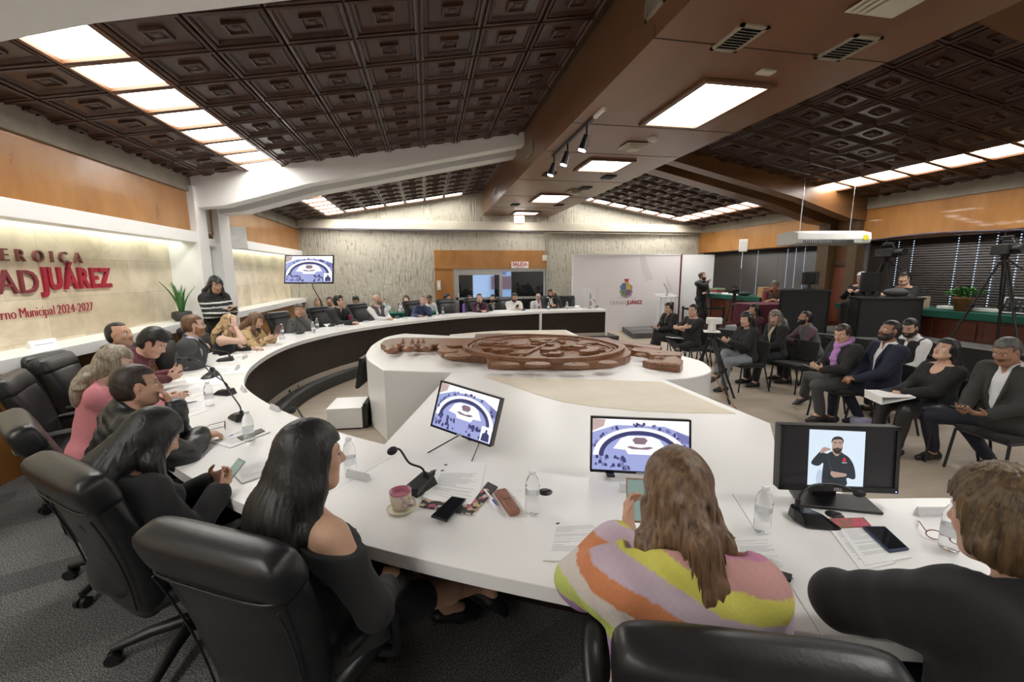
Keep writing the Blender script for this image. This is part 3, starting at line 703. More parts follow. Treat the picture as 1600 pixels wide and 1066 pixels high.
M['beige']=noise_mat('beige_floor',(.33,.27,.205),(.42,.355,.28),(.8,6,1),6,.6,.5,rr=(.4,.6))
M['carpetedge']=noise_mat('carpet_riser',(.035,.035,.036),(.09,.088,.085),(120,120,120),2,rough=.95)
M['wood_frame']=noise_mat('light_frame_wood',(.11,.045,.02),(.16,.07,.03),(4,4,4),3,rough=.35)

TRIM=[0]
def struct(name,mb,m,bevel=0.): 
    o=mb.build(name,m,None,bevel); o['kind']='structure'; return o
def trim(mb,m,bevel=0.):
    TRIM[0]+=1; return struct('trim_%d'%TRIM[0],mb,m,bevel)
def bb(*a): return MB().bb(*a)

# table curve (inner edge of the horseshoe desk), far end to near end
INNER=np.array([(5.02,11.47),(4.1,11.5),(3.15,11.465),(2.19,11.17),(1.30,10.88),(.46,10.48),(-.29,9.93),(-.88,9.38),(-1.39,8.79),(-1.74,8.2),(-2.0,7.53),(-2.13,6.9),(-2.15,6.2),(-2.08,5.5),(-1.96,4.98),(-1.77,4.45),(-1.44,3.92),(-1.1,3.48),(-.72,3.06),(-.31,2.69),(.2,2.33),(.75,2.02),(1.42,1.70),(1.96,1.54),(2.36,1.46),(2.7,1.38),(3.3,1.3)])
def offset_curve(P,d):
    P=np.asarray(P); T=np.gradient(P,axis=0); T/=np.linalg.norm(T,axis=1)[:,None]; N=np.stack([T[:,1],-T[:,0]],1); N=N if np.dot(N[len(N)//2],P[len(P)//2]-np.array([2.4,6.4]))>0 else -N
    return P+N*d
CURVE=np.array(smooth_path([np.append(p,0) for p in INNER],10))[:,:2]
# floor + carpet platform
fl=MB(); fl.bb(-5,10.2,-4.2,14.4,-.1,0); struct('floor',fl,M['beige'])
edge=offset_curve(CURVE,-.14)
poly=[tuple(p) for p in edge]+[(4.4,1.1),(4.4,-4.1),(-4.1,-4.1),(-4.1,13.98),(5.35,13.98),(5.35,11.33)]
pf=MB(); pf.prism(poly,0.0,.18); o=struct('floor.001',pf,[M['carpet'],M['carpetedge']])
o.data.polygons.foreach_set('material_index',np.array([1 if abs(p.normal.z)<.5 else 0 for p in o.data.polygons],np.int32))
# ---------------------------------------------------------------- left wall
def run(y0,y1,x0,x1,z0,z1): return bb(x0,x1,y0,y1,z0,z1)
struct('wall_left',run(-4.1,14.2,-4.4,-4.12,0,4.6),M['white'])
trim(run(-4.1,14,-4.12,-3.70,2.69,3.31),M['wallwood'])
trim(run(-4.1,14,-4.12,-3.66,3.31,3.62),M['greyconc'])
for y0,y1 in ((-4.1,7.95),(9.14,14)):
    trim(run(y0,y1,-3.86,-3.63,2.52,2.69),M['white'],.004)
    trim(run(y0,y1,-4.12,-4.05,1.25,2.69),M['travertine'])
    trim(run(y0,y1,-4.12,-3.62,1.165,1.285),M['gloss'],.004)
    trim(run(y0,y1,-4.12,-3.74,.0,1.165),M['lowwood'])
    cl=empty('cove_light',(-3.96,(y0+y1)/2,2.6),0,'thin cove light strip above the pale stone wall, '+('above the lettering' if y0<0 else 'near the wall screen'),'light','cove light strips')
    mb=MB(); mb.bb(-.05,.05,-(y1-y0)/2+.05,(y1-y0)/2-.05,-.012,.012); mb.build('tube',M['led'],cl)
    mb=MB(); mb.bb(-.06,.06,-(y1-y0)/2+.05,(y1-y0)/2-.05,.012,.03); mb.build('base',M['white'],cl)
    trim(run(y0,y1,-4.12,-3.86,2.64,2.69),M['white'])
trim(run(7.93,8.27,-4.12,-3.60,0,3.4),M['white'],.005)     # two white pillars
trim(run(8.70,9.14,-4.12,-3.60,0,3.4),M['white'],.005)
trim(run(8.27,8.70,-4.12,-3.72,2.62,3.4),M['brown'])
trim(run(8.27,8.70,-4.12,-3.68,2.50,2.62),M['white'])
gl=empty('glass_door',(-3.78,8.485,1.28),0,'frosted glass door leaf between the two white pillars','door')
MB().bb(-.01,.01,-.21,.21,-1.08,1.2).build('pane',mat('frosted_glass',(.80,.92,.86),.35,trans=.35),gl)
MB().bb(.0,.05,.14,.19,.42,.54).build('lock',M['black'],gl,.004)
trim(run(8.27,8.70,-4.12,-4.06,0,2.5),M['white'])
sg=empty('wall_speaker_grille',(-3.71,8.485,2.95),0,'grey rectangular speaker grille in the brown panel between white pillars','speaker')
g=MB(); g.bb(-.01,.02,-.105,.105,-.24,.24); g.build('frame',mat('grille_white',(.6,.6,.58),.5),sg,.004)
g=MB(); g.bb(.02,.026,-.085,.085,-.215,.215); g.build('grille',noise_mat('grille',(.3,.3,.3),(.45,.45,.45),(90,90,90)),sg)
# ---------------------------------------------------------------- far wall
def box_far(x0,x1,z0,z1,t=.0,th=.3): return bb(x0,x1,14-t,14+th,z0,z1)
fw=MB(); fw.bb(-4.2,.245,14,14.3,0,4.7); fw.bb(3.92,10,14,14.3,0,4.7); fw.bb(.245,3.92,14,14.3,2.13,4.7); struct('wall_far',fw,M['bark'])
trim(bb(-3.66,9.53,13.86,14.0,3.34,3.60),M['paleconc'],.006)
trim(bb(.245,3.92,13.93,14.0,2.13,2.715),M['wallwood'])
trim(bb(.245,.83,13.95,14.02,.0,2.13),M['lowwood'])
d1=empty('door_1',(2.36,14.02,0)); d1['kind']='structure'
def bar(x0,x1,z0,z1,nm='frame',d=.06,m=None): MB().bb(x0-2.36,x1-2.36,-d/2,d/2,z0,z1).build(nm,m or M['alu'],d1)
bar(.83,3.89,2.03,2.13); bar(.83,.90,0,2.03); bar(3.83,3.89,0,2.03); bar(2.33,2.42,0,2.03); bar(.90,1.0,.2,2.03); bar(1.0,2.33,1.93,2.03); bar(.90,2.33,1.13,1.21); bar(2.42,3.83,1.13,1.21); bar(.9,3.83,0,.2)
bar(1.0,2.33,1.21,1.93,'pane',.008,M['glass']); bar(2.42,3.83,1.21,2.03,'pane',.008,M['glass'])
dk=mat('dark_tint',(.01,.01,.011),.15)
bar(1.0,2.33,.2,1.13,'lower_panel',.02,dk); bar(2.42,3.83,.2,1.13,'lower_panel',.02,dk)
h=MB(); h.tube([(.98-2.36,-.03,1.02),(.98-2.36,-.10,1.02),(.98-2.36,-.10,1.34),(.98-2.36,-.03,1.34)],.014,8); h.build('door_handle',M['alu'],d1)
# what lies outside the glass: dark lobby screens, a pale building across a yard
trim(bb(-1.5,1.62,15.6,15.7,0,3),M['blackmatte']); trim(bb(3.05,6.2,15.6,15.7,0,3),M['blackmatte']); trim(bb(2.42,2.62,15.6,15.7,0,3),M['blackmatte']); trim(bb(-1.5,6.2,14.3,15.7,3,3.1),M['blackmatte']); trim(bb(-1.5,6.2,14.3,19,-.1,0),M['greyconc'])
bld=empty('building',(6.,40,0),0,'pale building with a grid of dark windows across the yard outside the glass door','building')
MB().bb(-.6,5,0,4,-4,9).build('wall',mat('pale_facade',(.34,.40,.46),.8),bld)
for i in range(3):
    for j in range(7): MB().bb(-.35+.62*i,.05+.62*i,-.05,.02,-2+j*.95,-1.35+j*.95).build('window',mat('blue_window',(.12,.17,.25),.2),bld)
shed=empty('shed',(4.4,34,0),0,'low pale shed with a reddish roof seen through the left glass door pane','building')
MB().bb(-1.4,.6,0,3,-3,1.9).build('wall',mat('shed_white',(.40,.46,.52),.8),shed); MB().bb(.6,3.,-.2,3,-3,.7).build('annex',mat('shed_blue',(.25,.34,.42),.8),shed); MB().bb(.6,3.2,-.3,3,.7,1.7).build('roof',mat('shed_roof',(.16,.07,.07),.8),shed)
hill=MB(); hill.add([(-30,70,-6),(60,70,-6),(60,72,5),(30,72,6.5),(10,72,4.5),(-30,72,6)],[(0,1,2,3,4,5)]); o=hill.build('trim_90',noise_mat('far_hill',(.10,.14,.22),(.2,.26,.38),(.3,.3,.6))); o['kind']='structure'
# signs
RF=np.array([[1,0,0],[0,0,-1],[0,1,0.]])   # text plane facing the camera (-Y)
def RFm(): return np.stack([[1,0,0],[0,0,1],[0,-1,0]],1).astype(float)
RT=np.stack([np.array([1,0,0.]),np.array([0,0,1.]),np.array([0,-1.,0])],1)
s=empty('exit_sign',(3.0,13.9,2.23),0,'white SALIDA sign with red letters and an arrow above the glass door','sign')
MB().bb(-.285,.285,-.012,.012,-.09,.12).build('board',mat('sign_white',(.82,.8,.76),.5),s)
text_obj('lettering','SALIDA',.16,M['red'],RT,(0,-.016,-.012),s,.002,.004,width=.49)
a=MB(); a.add([(-.15,-.014,-.055),(-.09,-.014,-.035),(-.09,-.014,-.048),(.15,-.014,-.05),(.15,-.014,-.06),(-.09,-.014,-.062),(-.09,-.014,-.075)],[(0,1,6),(2,3,4,5)]); a.build('arrow',M['red'],s)
s=empty('lit_exit_sign',(2.965,13.8,3.68),0,'small lit white exit sign box hanging under the wooden soffit at the far wall','sign')
MB().bb(-.16,.16,-.03,.03,-.11,.11).build('box',mat('exit_box',(.9,.85,.83),.5,emit=(1,.9,.88),es=.9),s,.005)
text_obj('lettering','EXIT',.13,mat('exit_red',(.6,.03,.05),.5,emit=(.9,.1,.12),es=.5),RT,(0,-.034,-.045),s,.002,.003,width=.22)
MB().cyl((0,0,.11),(0,0,.13),.02).build('stem',M['white'],s)
c=MB(); c.tube([(3.86,13.9,2.5),(3.86,13.9,3.2),(3.9,13.9,3.27),(4.2,13.9,3.28),(9.4,13.9,3.27)],.022,8); c.build('conduit',M['greyconc']); setp(bpy.data.objects['conduit'],'grey conduit pipe bending along the ribbed far wall','pipe')
c=MB(); c.bb(3.76,3.9,13.84,13.95,2.38,2.56); setp(c.build('junction_box',M['cream'],None,.004),'small cream junction box at the foot of the grey conduit','box')
c=MB(); c.tube([(-3.6,13.8,3.33)]+[(-3.6+i*.5,13.84,3.31+.012*math.sin(i*1.7)) for i in range(1,15)]+[(3.8,13.84,3.27)],.014,6); setp(c.build('wall_cable',mat('cable_violet',(.12,.11,.17),.5)),'thin cable sagging along the pale beam of the far wall','cable')
sw=empty('light_switch',(.36,13.93,1.62),0,'cream light switch plate on the wood panel beside the glass door','switch')
MB().bb(-.06,.06,-.012,.012,-.15,.15).build('plate',M['cream'],sw,.003); MB().bb(-.03,.03,-.022,.0,-.07,.07).build('rocker',M['paper'],sw,.003)
# ---------------------------------------------------------------- right wall (mirror axis X=2.94)
MX=5.88
struct('wall_right',bb(9.95,10.2,-4.1,14.2,0,1.2),M['brown'])
trim(bb(9.95,10.2,-4.1,14.2,2.66,4.6),M['brown'])
trim(bb(9.53,9.95,-4.1,8.1,2.66,3.31),M['wallwood']); trim(bb(9.53,9.95,9.05,14,2.64,3.31),M['wallwood']); trim(bb(9.50,9.95,-4.1,14,3.31,3.62),M['greyconc'])
trim(bb(9.40,9.95,8.05,8.27,.0,3.5),M['brown']); trim(bb(9.40,9.95,8.75,9.05,.0,3.5),M['brown']); trim(bb(9.6,9.95,8.27,8.75,.0,3.5),M['beamwood'])
d2=empty('door_2',(9.59,8.51,.78)); d2['kind']='structure'; MB().bb(-.02,.02,-.2,.2,0,1.28).build('leaf',mat('red_door',(.20,.06,.03),.4),d2,.004)
o=MB().bb(-.03,0,-.22,.22,1.35,1.42).build('lintel',M['brown'],d2)
# ---------------------------------------------------------------- beams and ceiling
SL=.1716
def zc(x): return 3.545+SL*(min(x,MX-x)+3.7)
def beam(y0,y1,right,m,zoff=0.):
    mb=MB(); xs=[-3.66,-3.2,-1.9,1.84]; zb=[3.07,3.12,3.50+zoff,4.30+zoff]
    P=[(x,zc(x)+.02) for x in (-3.66,1.84)]+[(x,z) for x,z in zip(xs[::-1],zb[::-1])]
    if right: P=[(MX-x,z) for x,z in P]
    n=len(P); V=[(x,y0,z) for x,z in P]+[(x,y1,z) for x,z in P]
    F=[tuple(range(n)),tuple(range(2*n-1,n-1,-1))]+[(i,i+n,(i+1)%n+n,(i+1)%n) for i in range(n)]
    mb.add(V,F); trim(mb,m)
for right,m in ((0,M['white']),(1,M['beamwood'])):
    beam(8.02,8.30,right,m); beam(8.74,9.12,right,m); beam(2.10,2.42,right,m); beam(2.86,3.27,right,m)
LIGHTCOLS=[]
PX,PY=.568,.541
def tile(mb,cx,cy,right):
    rings=[(1.,.012),(.965,.012),(.955,-.026),(.90,-.032),(.86,-.022),(.855,-.004),(.80,-.004),(.79,-.016),(.755,-.018),(.70,.006),(.31,.006),(.30,-.018),(.245,-.022),(.225,-.004),(.12,-.004),(.10,-.014),(.02,-.018)]
    V=[];F=[]
    for f,d in rings:
        for sx,sy in ((-1,-1),(1,-1),(1,1),(-1,1)):
            x=cx+sx*f*PX/2; y=cy+sy*f*PY/2; z=zc(x)+d
            V.append((MX-x if right else x,y,z))
    for i in range(len(rings)-1):
        for j in range(4):
            q=(i*4+j,i*4+(j+1)%4,(i+1)*4+(j+1)%4,(i+1)*4+j); F.append(q if right else q[::-1])
    q=tuple((len(rings)-1)*4+j for j in range(4)); F.append(q if right else q[::-1]); mb.add(V,F)
NLIGHT=[0]
ORD=['nearest','second','third','fourth','fifth','sixth','seventh','eighth','ninth','tenth','eleventh','twelfth']
def ceiling_light(cx,cy,right,label,group):
    x=MX-cx if right else cx; sl=-SL if right else SL
    o=empty('ceiling_light',(x,cy,zc(cx)),0,label,'light',group)
    def quad(f,d): return [(sx*f*PX/2,sy*f*PY/2,sl*sx*f*PX/2+d) for sx,sy in ((-1,-1),(1,-1),(1,1),(-1,1))]
    fr=MB(); A=quad(.99,.01);B=quad(.98,-.03);C=quad(.86,-.034);D=quad(.84,.0)
    V=A+B+C+D; F=[]
    for i in range(3):
        for j in range(4): F.append((i*4+j,(i+1)*4+j,(i+1)*4+(j+1)%4,i*4+(j+1)%4))
    fr.add(V,F); fr.build('frame',M['wood_frame'],o)
    di=MB(); A=quad(.84,-.004); B=quad(.84,.01); di.add(A+B,[(0,3,2,1),(4,5,6,7)]+[(j,(j+1)%4,4+(j+1)%4,4+j) for j in range(4)]); di.build('diffuser',M['light'],o)
def bay(y_first,rows,right,lights,nm):
    mb=MB()
    for r in range(rows):
        for k in range(-2,8):
            cx=-2.54+PX*k; cy=y_first+PY*r
            if (k,r) in lights: continue
            tile(mb,cx,cy,right)
    # back plane above the coffers
    x0,x1=-3.75,1.86; ya,yb=y_first-PY*.6,y_first+PY*(rows-.4)
    V=[(MX-x if right else x,y,zc(x)+.03) for x in (x0,x1) for y in (ya,yb)]; mb.add(V,[(0,1,3,2)])
    struct(nm,mb,M['coffer'])
near=[(0,r) for r in range(9)]
far=[(0,r) for r in range(0,8)]+[(k,7) for k in range(1,7)]
bay(3.55,9,0,near,'ceiling'); bay(3.55,9,1,near,'ceiling.001'); bay(13.4-PY*7,8,0,far,'ceiling.002'); bay(13.4-PY*7,8,1,far,'ceiling.003')
back=[(0,r) for r in range(10)]
bay(-3.8,11,0,back,'ceiling.004'); bay(-3.8,11,1,back,'ceiling.005')
for right,side in ((0,'left slope'),(1,'right slope')):
    for r in range(9): ceiling_light(-2.54,3.55+PY*r,right,'square ceiling light, %s of the long row on the %s'%(ORD[r],side),'ceiling lights in the long side rows')
    for r in range(10): ceiling_light(-2.54,-3.8+PY*r,right,'square ceiling light, %s of the row behind the camera, %s'%(ORD[r],side),'ceiling lights in the rear bays')
    for i,(k,r) in enumerate(far):
        lab='far bay ceiling light, %s slope, '%('left' if not right else 'right')+('%s of the side row'%ORD[r] if k==0 else '%s from corner along far wall'%ORD[k-1].replace('nearest','first'))
        ceiling_light(-2.54+PX*k,13.4-PY*7+PY*r,right,lab,'ceiling lights in the far bays')
# soffit box
sf=MB(); sf.bb(1.82,4.06,-4.1,14.0,3.81,4.62); struct('ceiling.006',sf,M['soffit'])
for y in (1.6,3.4,5.35,6.6,8.6,10.4,12.2): trim(bb(1.818,4.062,y-.004,y+.004,3.806,3.9),M['panel'])
ft=empty
for i,(y0,y1) in enumerate(((-2.4,-1.3),(.6,1.7),(4.0,5.18),(6.9,7.62),(10.06,11.1),(12.95,13.5))):
    o=empty('soffit_light',(3.04,(y0+y1)/2,3.81),0,'recessed rectangular light with wooden frame in the soffit, %s one'%['behind the camera','overhead of the camera','nearest and largest in view','second in view','third in view','farthest'][i],'light','recessed soffit lights')
    hw=.34; hy=(y1-y0)/2; f=MB()
    for a in ((-hw-.06,-hw,-hy-.06,hy+.06),(hw,hw+.06,-hy-.06,hy+.06),(-hw,hw,-hy-.06,-hy),(-hw,hw,hy,hy+.06)): f.bb(a[0],a[1],a[2],a[3],-.035,.0)
    f.build('frame',M['wood_frame'],o,.004); MB().bb(-hw,hw,-hy,hy,-.012,-.004).build('diffuser',M['light'],o)
def ac_vent(x,y,sx,sy,lab):
    o=empty('air_vent',(x,y,3.81),0,lab,'vent','soffit air vents'); f=MB()
    for a in ((-sx,-sx+.03,-sy,sy),(sx-.03,sx,-sy,sy),(-sx,sx,-sy,-sy+.03),(-sx,sx,sy-.03,sy)): f.bb(*a,-.014,0)
    f.build('frame',M['vent'],o); MB().bb(-sx+.02,sx-.02,-sy+.02,sy-.02,-.004,-.001).build('duct',M['blackmatte'],o)
    n=9; s_=MB()
    for i in range(n):
        y_=-sy+.04+(2*sy-.08)*i/(n-1); s_.box((0,y_,-.010),(2*sx-.06,.022,.003),rotx(.7))
    s_.build('louvers',M['vent'],o)
ac_vent(2.475,3.28,.12,.19,'louvred air vent in the soffit, left one of the nearest pair'); ac_vent(3.465,3.25,.13,.19,'louvred air vent in the soffit, right one of the nearest pair')
def diffuser(x,y,s_,lab):
    o=empty('ceiling_diffuser',(x,y,3.81),0,lab,'vent','stepped soffit diffusers'); m=MB()
    for i in range(4): m.bb(-s_+.028*i,s_-.028*i,-s_+.028*i,s_-.028*i,-.02-.017*i,-.012-.017*i)
    m.build('cone',M['cream'],o,.003); MB().bb(-s_*.7,s_*.7,-s_*.7,s_*.7,-.014,0).build('neck',M['vent'],o)
diffuser(3.15,2.62,.2,'square cream stepped diffuser at the top edge of the view'); diffuser(3.01,6.1,.17,'square cream stepped diffuser between first and second soffit lights'); diffuser(3.35,9.6,.17,'square cream stepped diffuser before the third soffit light')
sm=empty('smoke_detector',(3.12,5.75,3.81),0,'round cream smoke detector on the soffit beside the diffuser','detector'); MB().lathe([(0,-.045),(.04,-.045),(.06,-.03),(.065,0)]).build('cap',M['cream'],sm); MB().lathe([(.07,-.006),(.07,0)]).build('base',M['white'],sm)
o=MB().bb(3.05,3.2,3.69,3.78,3.79,3.81).build('ceiling_plate',M['cream'],None,.004); setp(o,'small cream cover plate on the soffit ahead of the largest light','plate')
for i,(x,y) in enumerate(((2.3,8.05),(3.5,8.1),(3.45,9.2),(2.4,11.7),(3.6,11.6))):
    o=MB().bb(x-.11,x+.11,y-.14,y+.14,3.79,3.81).build('dark_vent',M['blackmatte'],None,.004); setp(o,'small dark vent plate on the soffit, '+['left of the second soffit light','right of the second soffit light','before the third soffit light','left beyond the third soffit light','right beyond the third soffit light'][i],'vent','dark soffit vents')
# side grilles of the soffit
for i,(y0,y1,z0,z1) in enumerate(((3.25,3.55,3.99,4.16),(7.32,7.86,3.99,4.19),(11.2,11.6,3.98,4.15))):
    o=empty('side_grille',(1.82,(y0+y1)/2,(z0+z1)/2),0,'white framed grille on the side of the soffit, '+['at the top edge of the view','where the white beams meet it','over the far desk'][i],'vent','soffit side grilles')
    hy,hz=(y1-y0)/2,(z1-z0)/2; f=MB()
    for a in ((-hy,hy,-hz,-hz+.025),(-hy,hy,hz-.025,hz),(-hy,-hy+.025,-hz,hz),(hy-.025,hy,-hz,hz)): f.bb(-.015,0,a[0],a[1],a[2],a[3])
    f.build('frame',M['vent'],o); s_=MB()
    for k in range(6): s_.box((-.006,0,-hz+.035+(2*hz-.07)*k/5),(.014,2*hy-.05,.006),roty(.6))
    s_.build('louvers',M['greyconc'],o)
# track light
tr=empty('track_light',(2.0,5.95,3.81),0,'black track rail with three spot lamps on the left edge of the soffit','light')
MB().bb(-.018,.018,-.85,.85,-.03,0).build('rail',M['black'],tr); MB().bb(-.02,.02,-1.15,-.87,-.035,0).build('feed',M['white'],tr,.003)
spot_em=mat('spot_lamp',(1,1,1),.5,emit=(.9,.97,1.),es=30)
for y in (-.62,.12,.78):
    h=MB(); h.cyl((0,y,-.03),(0,y,-.13),.012); h.build('stem',M['black'],tr)
    a=np.array([0,y,-.14]); b=a+np.array([-.05,.02,-.17]); s_=MB(); s_.cyl(a,b,.035,.05,16,True); l=s_.build('spot_head',M['black'],tr)
    e=MB(); d=_n(b-a); e.cyl(b,b+d*.012,.044,.044,16); e.build('lamp',spot_em,l)
# near wall behind the camera
struct('wall_near',bb(-4.4,10.2,-4.4,-4.1,0,4.7),M['white'])
rf=MB(); rf.bb(-4.4,10.2,-4.4,14.3,4.72,4.8); struct('ceiling.007',rf,M['blackmatte'])
# ------------------------------------------------------------------ horseshoe desk
def cidx(x,y): return int(np.argmin(((CURVE-np.array([x,y]))**2).sum(1)))
OUT=offset_curve(CURVE,.84)
def seg_poly(i0,i1,a=0.,b=.84):
    A=offset_curve(CURVE,a)[i0:i1+1]; B=offset_curve(CURVE,b)[i0:i1+1]
    st=max(1,(i1-i0)//14); k=list(range(0,i1-i0,st))+[i1-i0]
    return [tuple(A[j]) for j in k]+[tuple(B[j]) for j in k[::-1]]
SEGS=[('far right end section of the white council desk, before the backdrop',(5.02,11.47),(3.03,11.46)),
 ('far section of the white curved council desk, in front of the glass door',(3.03,11.46),(.46,10.48)),
 ('white curved council desk section in front of the bald vest man',(.46,10.48),(-1.74,8.2)),
 ('left section of the white curved council desk, below the white pillars',(-1.74,8.2),(-2.1,5.6)),
 ('white curved council desk section facing the large wall lettering',(-2.1,5.6),(-1.44,3.92)),
 ('near left section of the white curved council desk, with folded glasses and pen',(-1.44,3.92),(-.16,2.57)),
 ('nearest section of the white council desk, with mug, papers and striped shawl woman',(-.16,2.57),(1.44,1.69)),
 ('right section of the white council desk, carrying the black computer monitor',(1.44,1.69),(3.3,1.3))]
for lab,p,q in SEGS:
    i0,i1=cidx(*p),cidx(*q)
    d=empty('council_desk',(0,0,0),0,lab,'desk','sections of the curved council desk')
    t=MB(); P=seg_poly(i0,i1); c=np.mean(P,0); i0_=i0; P=[tuple(np.array(v)+_n(np.append(c-np.array(v),0))[:2]*.0015) for v in P]; t.prism(P,.87,.93); t.build('desktop',M['gloss'],d,.003)
    t=MB(); t.prism(seg_poly(i0,i1,.05,.08),.18,.868); t.build('front_panel',M['panel'],d)
    t=MB(); t.prism(seg_poly(i0,i1,.035,.049),.18,.268); t.build('kick_plate',mat('kick_tan',(.50,.44,.36),.35),d)
    A=offset_curve(CURVE,.10);B=offset_curve(CURVE,.72)
    for j in (i0+1,i1-1):
        dv=_n(np.append(B[j]-A[j],0))[:2]; nn=np.array([-dv[1],dv[0]])*.012
        t=MB(); t.prism([tuple(A[j]-nn),tuple(A[j]+nn),tuple(B[j]+nn),tuple(B[j]-nn)],.18,.868); t.build('side_support',M['panel'],d)
    if p[0]>4 or q[0]<.5 and p[0]>3:
        j=i0 if p[0]>4 else i0
        dv=_n(np.append(B[j]-A[j],0))[:2]; nn=np.array([-dv[1],dv[0]])*.03; a=CURVE[j]
        t=MB(); t.prism([tuple(a-nn-dv*.004),tuple(a+nn-dv*.004),tuple(a+nn+dv*(.84 if p[0]>4 else .10)),tuple(a-nn+dv*(.84 if p[0]>4 else .10))],.182,.869); t.build('end_board',M['gloss'],d)
# ------------------------------------------------------------------ podium, wings, emblem
PZ=.89
pod=empty('podium',(0,0,0),0,'low white laminate podium island inside the horseshoe desk, carrying the carved emblem','podium')
P=[(-.54,5.07),(2.40,3.94)]+[tuple(p[:2]) for p in smooth_path([(2.40,3.94,0),(2.66,3.95,0),(2.93,4.05,0),(3.14,4.23,0),(3.29,4.55,0),(3.33,4.85,0),(3.2,5.4,0),(2.83,6.15,0)],5)[1:]]+[(-.42,8.13)]+[tuple(p[:2]) for p in smooth_path([(-.49,8.12,0),(-.62,7.98,0),(-.77,7.7,0),(-.88,7.0,0),(-.89,6.5,0),(-.87,6.1,0),(-.79,5.7,0)],5)]
MB().prism(P,0,PZ).build('body',M['gloss'],pod,.012,3)
creamm=noise_mat('cream_panel',(.66,.58,.45),(.74,.67,.54),(3,3,3),4,.6,.45)
wg=empty('wing_board',(0,0,0),0,'white bridging board with cream panel joining the nearest desk to the podium, under two screens','board','podium wing boards')
ii=[cidx(*p) for p in ((-.31,2.69),(2.0,1.54))]; tb=[tuple(p) for p in CURVE[ii[0]:ii[1]+1:6]]
MB().prism([(-.33,2.72),(.235,4.76),(2.37,3.94),(2.43,2.58),(2.17,2.25),(1.99,1.56)]+tb[::-1],.845,.895).build('board',M['gloss'],wg,.005)
cp=[tuple(onz(x,y,.9)[:2]) for x,y in ((757,589),(800,603),(841,617),(879,627.5),(930,635),(1002,642),(1080,645),(1150,646),(1034,596.5),(900,592))]
MB().prism(cp,.893,.899).build('cream_panel',creamm,wg)
wf=empty('wing_board',(0,0,0),0,'cream and white board behind the carved emblem, on the far side of the podium','board','podium wing boards')
MB().prism([(.36,7.69),(.9,7.9),(1.34,8.0),(2.585,7.80),(2.53,6.36)],.845,.905).build('board',M['gloss'],wf,.004)
MB().prism([(.55,7.62),(.95,7.8),(1.36,7.9),(2.5,7.70),(2.45,6.47)],.903,.910).build('cream_panel',creamm,wf)
for a,l in (((.7,7.6),'far'),((1.2,3.6),'near')):
    pass
MB().bb(1.2,1.3,2.6,3.9,0,.845).build('support',M['gloss'],wg); MB().bb(1.5,1.6,7.0,7.7,0,.845).build('support',M['gloss'],wf)
carv=noise_mat('carved_wood',(.15,.060,.026),(.24,.105,.048),(7,7,7),5,.6,.3,bump=.5,bscale=(26,26,26),bdist=.02,rr=(.22,.38),coat=.2)
em=empty('carved_emblem',(0,0,0),0,'large carved brown wooden coat of arms lying flat on the white podium','emblem')
def pxp(L,z=PZ): return [tuple(onz(x,y,z)[:2]) for x,y in L]
def slab(L,z0,z1,nm='relief',zz=None):
    m=MB(); m.prism(pxp(L,zz or z0),z0,z1); return m.build(nm,carv,em,.012,2)
Z0=PZ+.001
body=[(683,552),(690,560),(715,565),(760,569),(762,577),(790,579),(850,578),(905,579.5),(955,576),(977,570),(984,566),(986,562),(975,549),(940,541),(900,536),(860,534),(812,531),(778,530),(743,531),(741,538),(690,538),(688,546)]
slab(body,Z0,Z0+.10,'shield_slab')
top=[tuple(onz(x,y,Z0+.10)[:2]) for x,y in ((722,545),(735,553),(765,560),(800,565),(860,567),(915,565),(955,559),(974,551),(972,544),(940,535),(895,529),(845,526.5),(800,526.5),(760,530),(735,536))]
c=np.mean(top,0)
def ring(L,f0,f1,z0,z1,nm):
    A=[c+(np.array(p)-c)*f0 for p in L]; B=[c+(np.array(p)-c)*f1 for p in L]; n=len(L); m=MB()
    A=[q[:2] for q in smooth_path([np.append(a,0) for a in A],4,True)]; B=[q[:2] for q in smooth_path([np.append(b,0) for b in B],4,True)]; n=len(A)
    V=[(*a,z0) for a in A]+[(*b,z0) for b in B]+[(*a,z1) for a in A]+[(*b,z1) for b in B]
    F=[]
    for i in range(n):
        j=(i+1)%n; F+=[(i,j,2*n+j,2*n+i),(n+j,n+i,3*n+i,3*n+j),(2*n+i,2*n+j,3*n+j,3*n+i)]
    m.add(V,F); return m.build(nm,carv,em,.008)
ring(top,1.0,.93,Z0+.10,Z0+.15,'oval_rim'); ring(top,.86,.84,Z0+.10,Z0+.125,'inner_rim')
bd=MB(); L=[c+(np.array(p)-c)*.895 for p in top]; L=smooth_path([np.append(a,0) for a in L],24,True)
bd.tube([(q[0],q[1],Z0+.112) for q in L],[.010+.010*abs(math.sin(i*PI/5)) for i in range(len(L))],6,closed=True)
bd.build('bead_border',carv,em)
rr=random.Random(5); m=MB()
for (u,v,s_) in [(rr.uniform(-.72,.72),rr.uniform(-.72,.72),rr.uniform(.05,.15)) for _ in range(46)]:
    ax=np.array(top[7])-c; ay=np.array(top[3])-c; p=c+ax*u+ay*v*.85
    if u*u+v*v>.55: continue
    n=rr.randint(5,8); pl=[(p[0]+s_*rr.uniform(.5,1.2)*math.cos(2*PI*i/n),p[1]+s_*rr.uniform(.5,1.2)*.7*math.sin(2*PI*i/n)) for i in range(n)]
    m=MB(); m.prism(pl,Z0+.10,Z0+.10+rr.uniform(.02,.055)); m.build('charge',carv,em,.006)
m=MB(); ax=np.array(top[7])-c; ay=np.array(top[3])-c
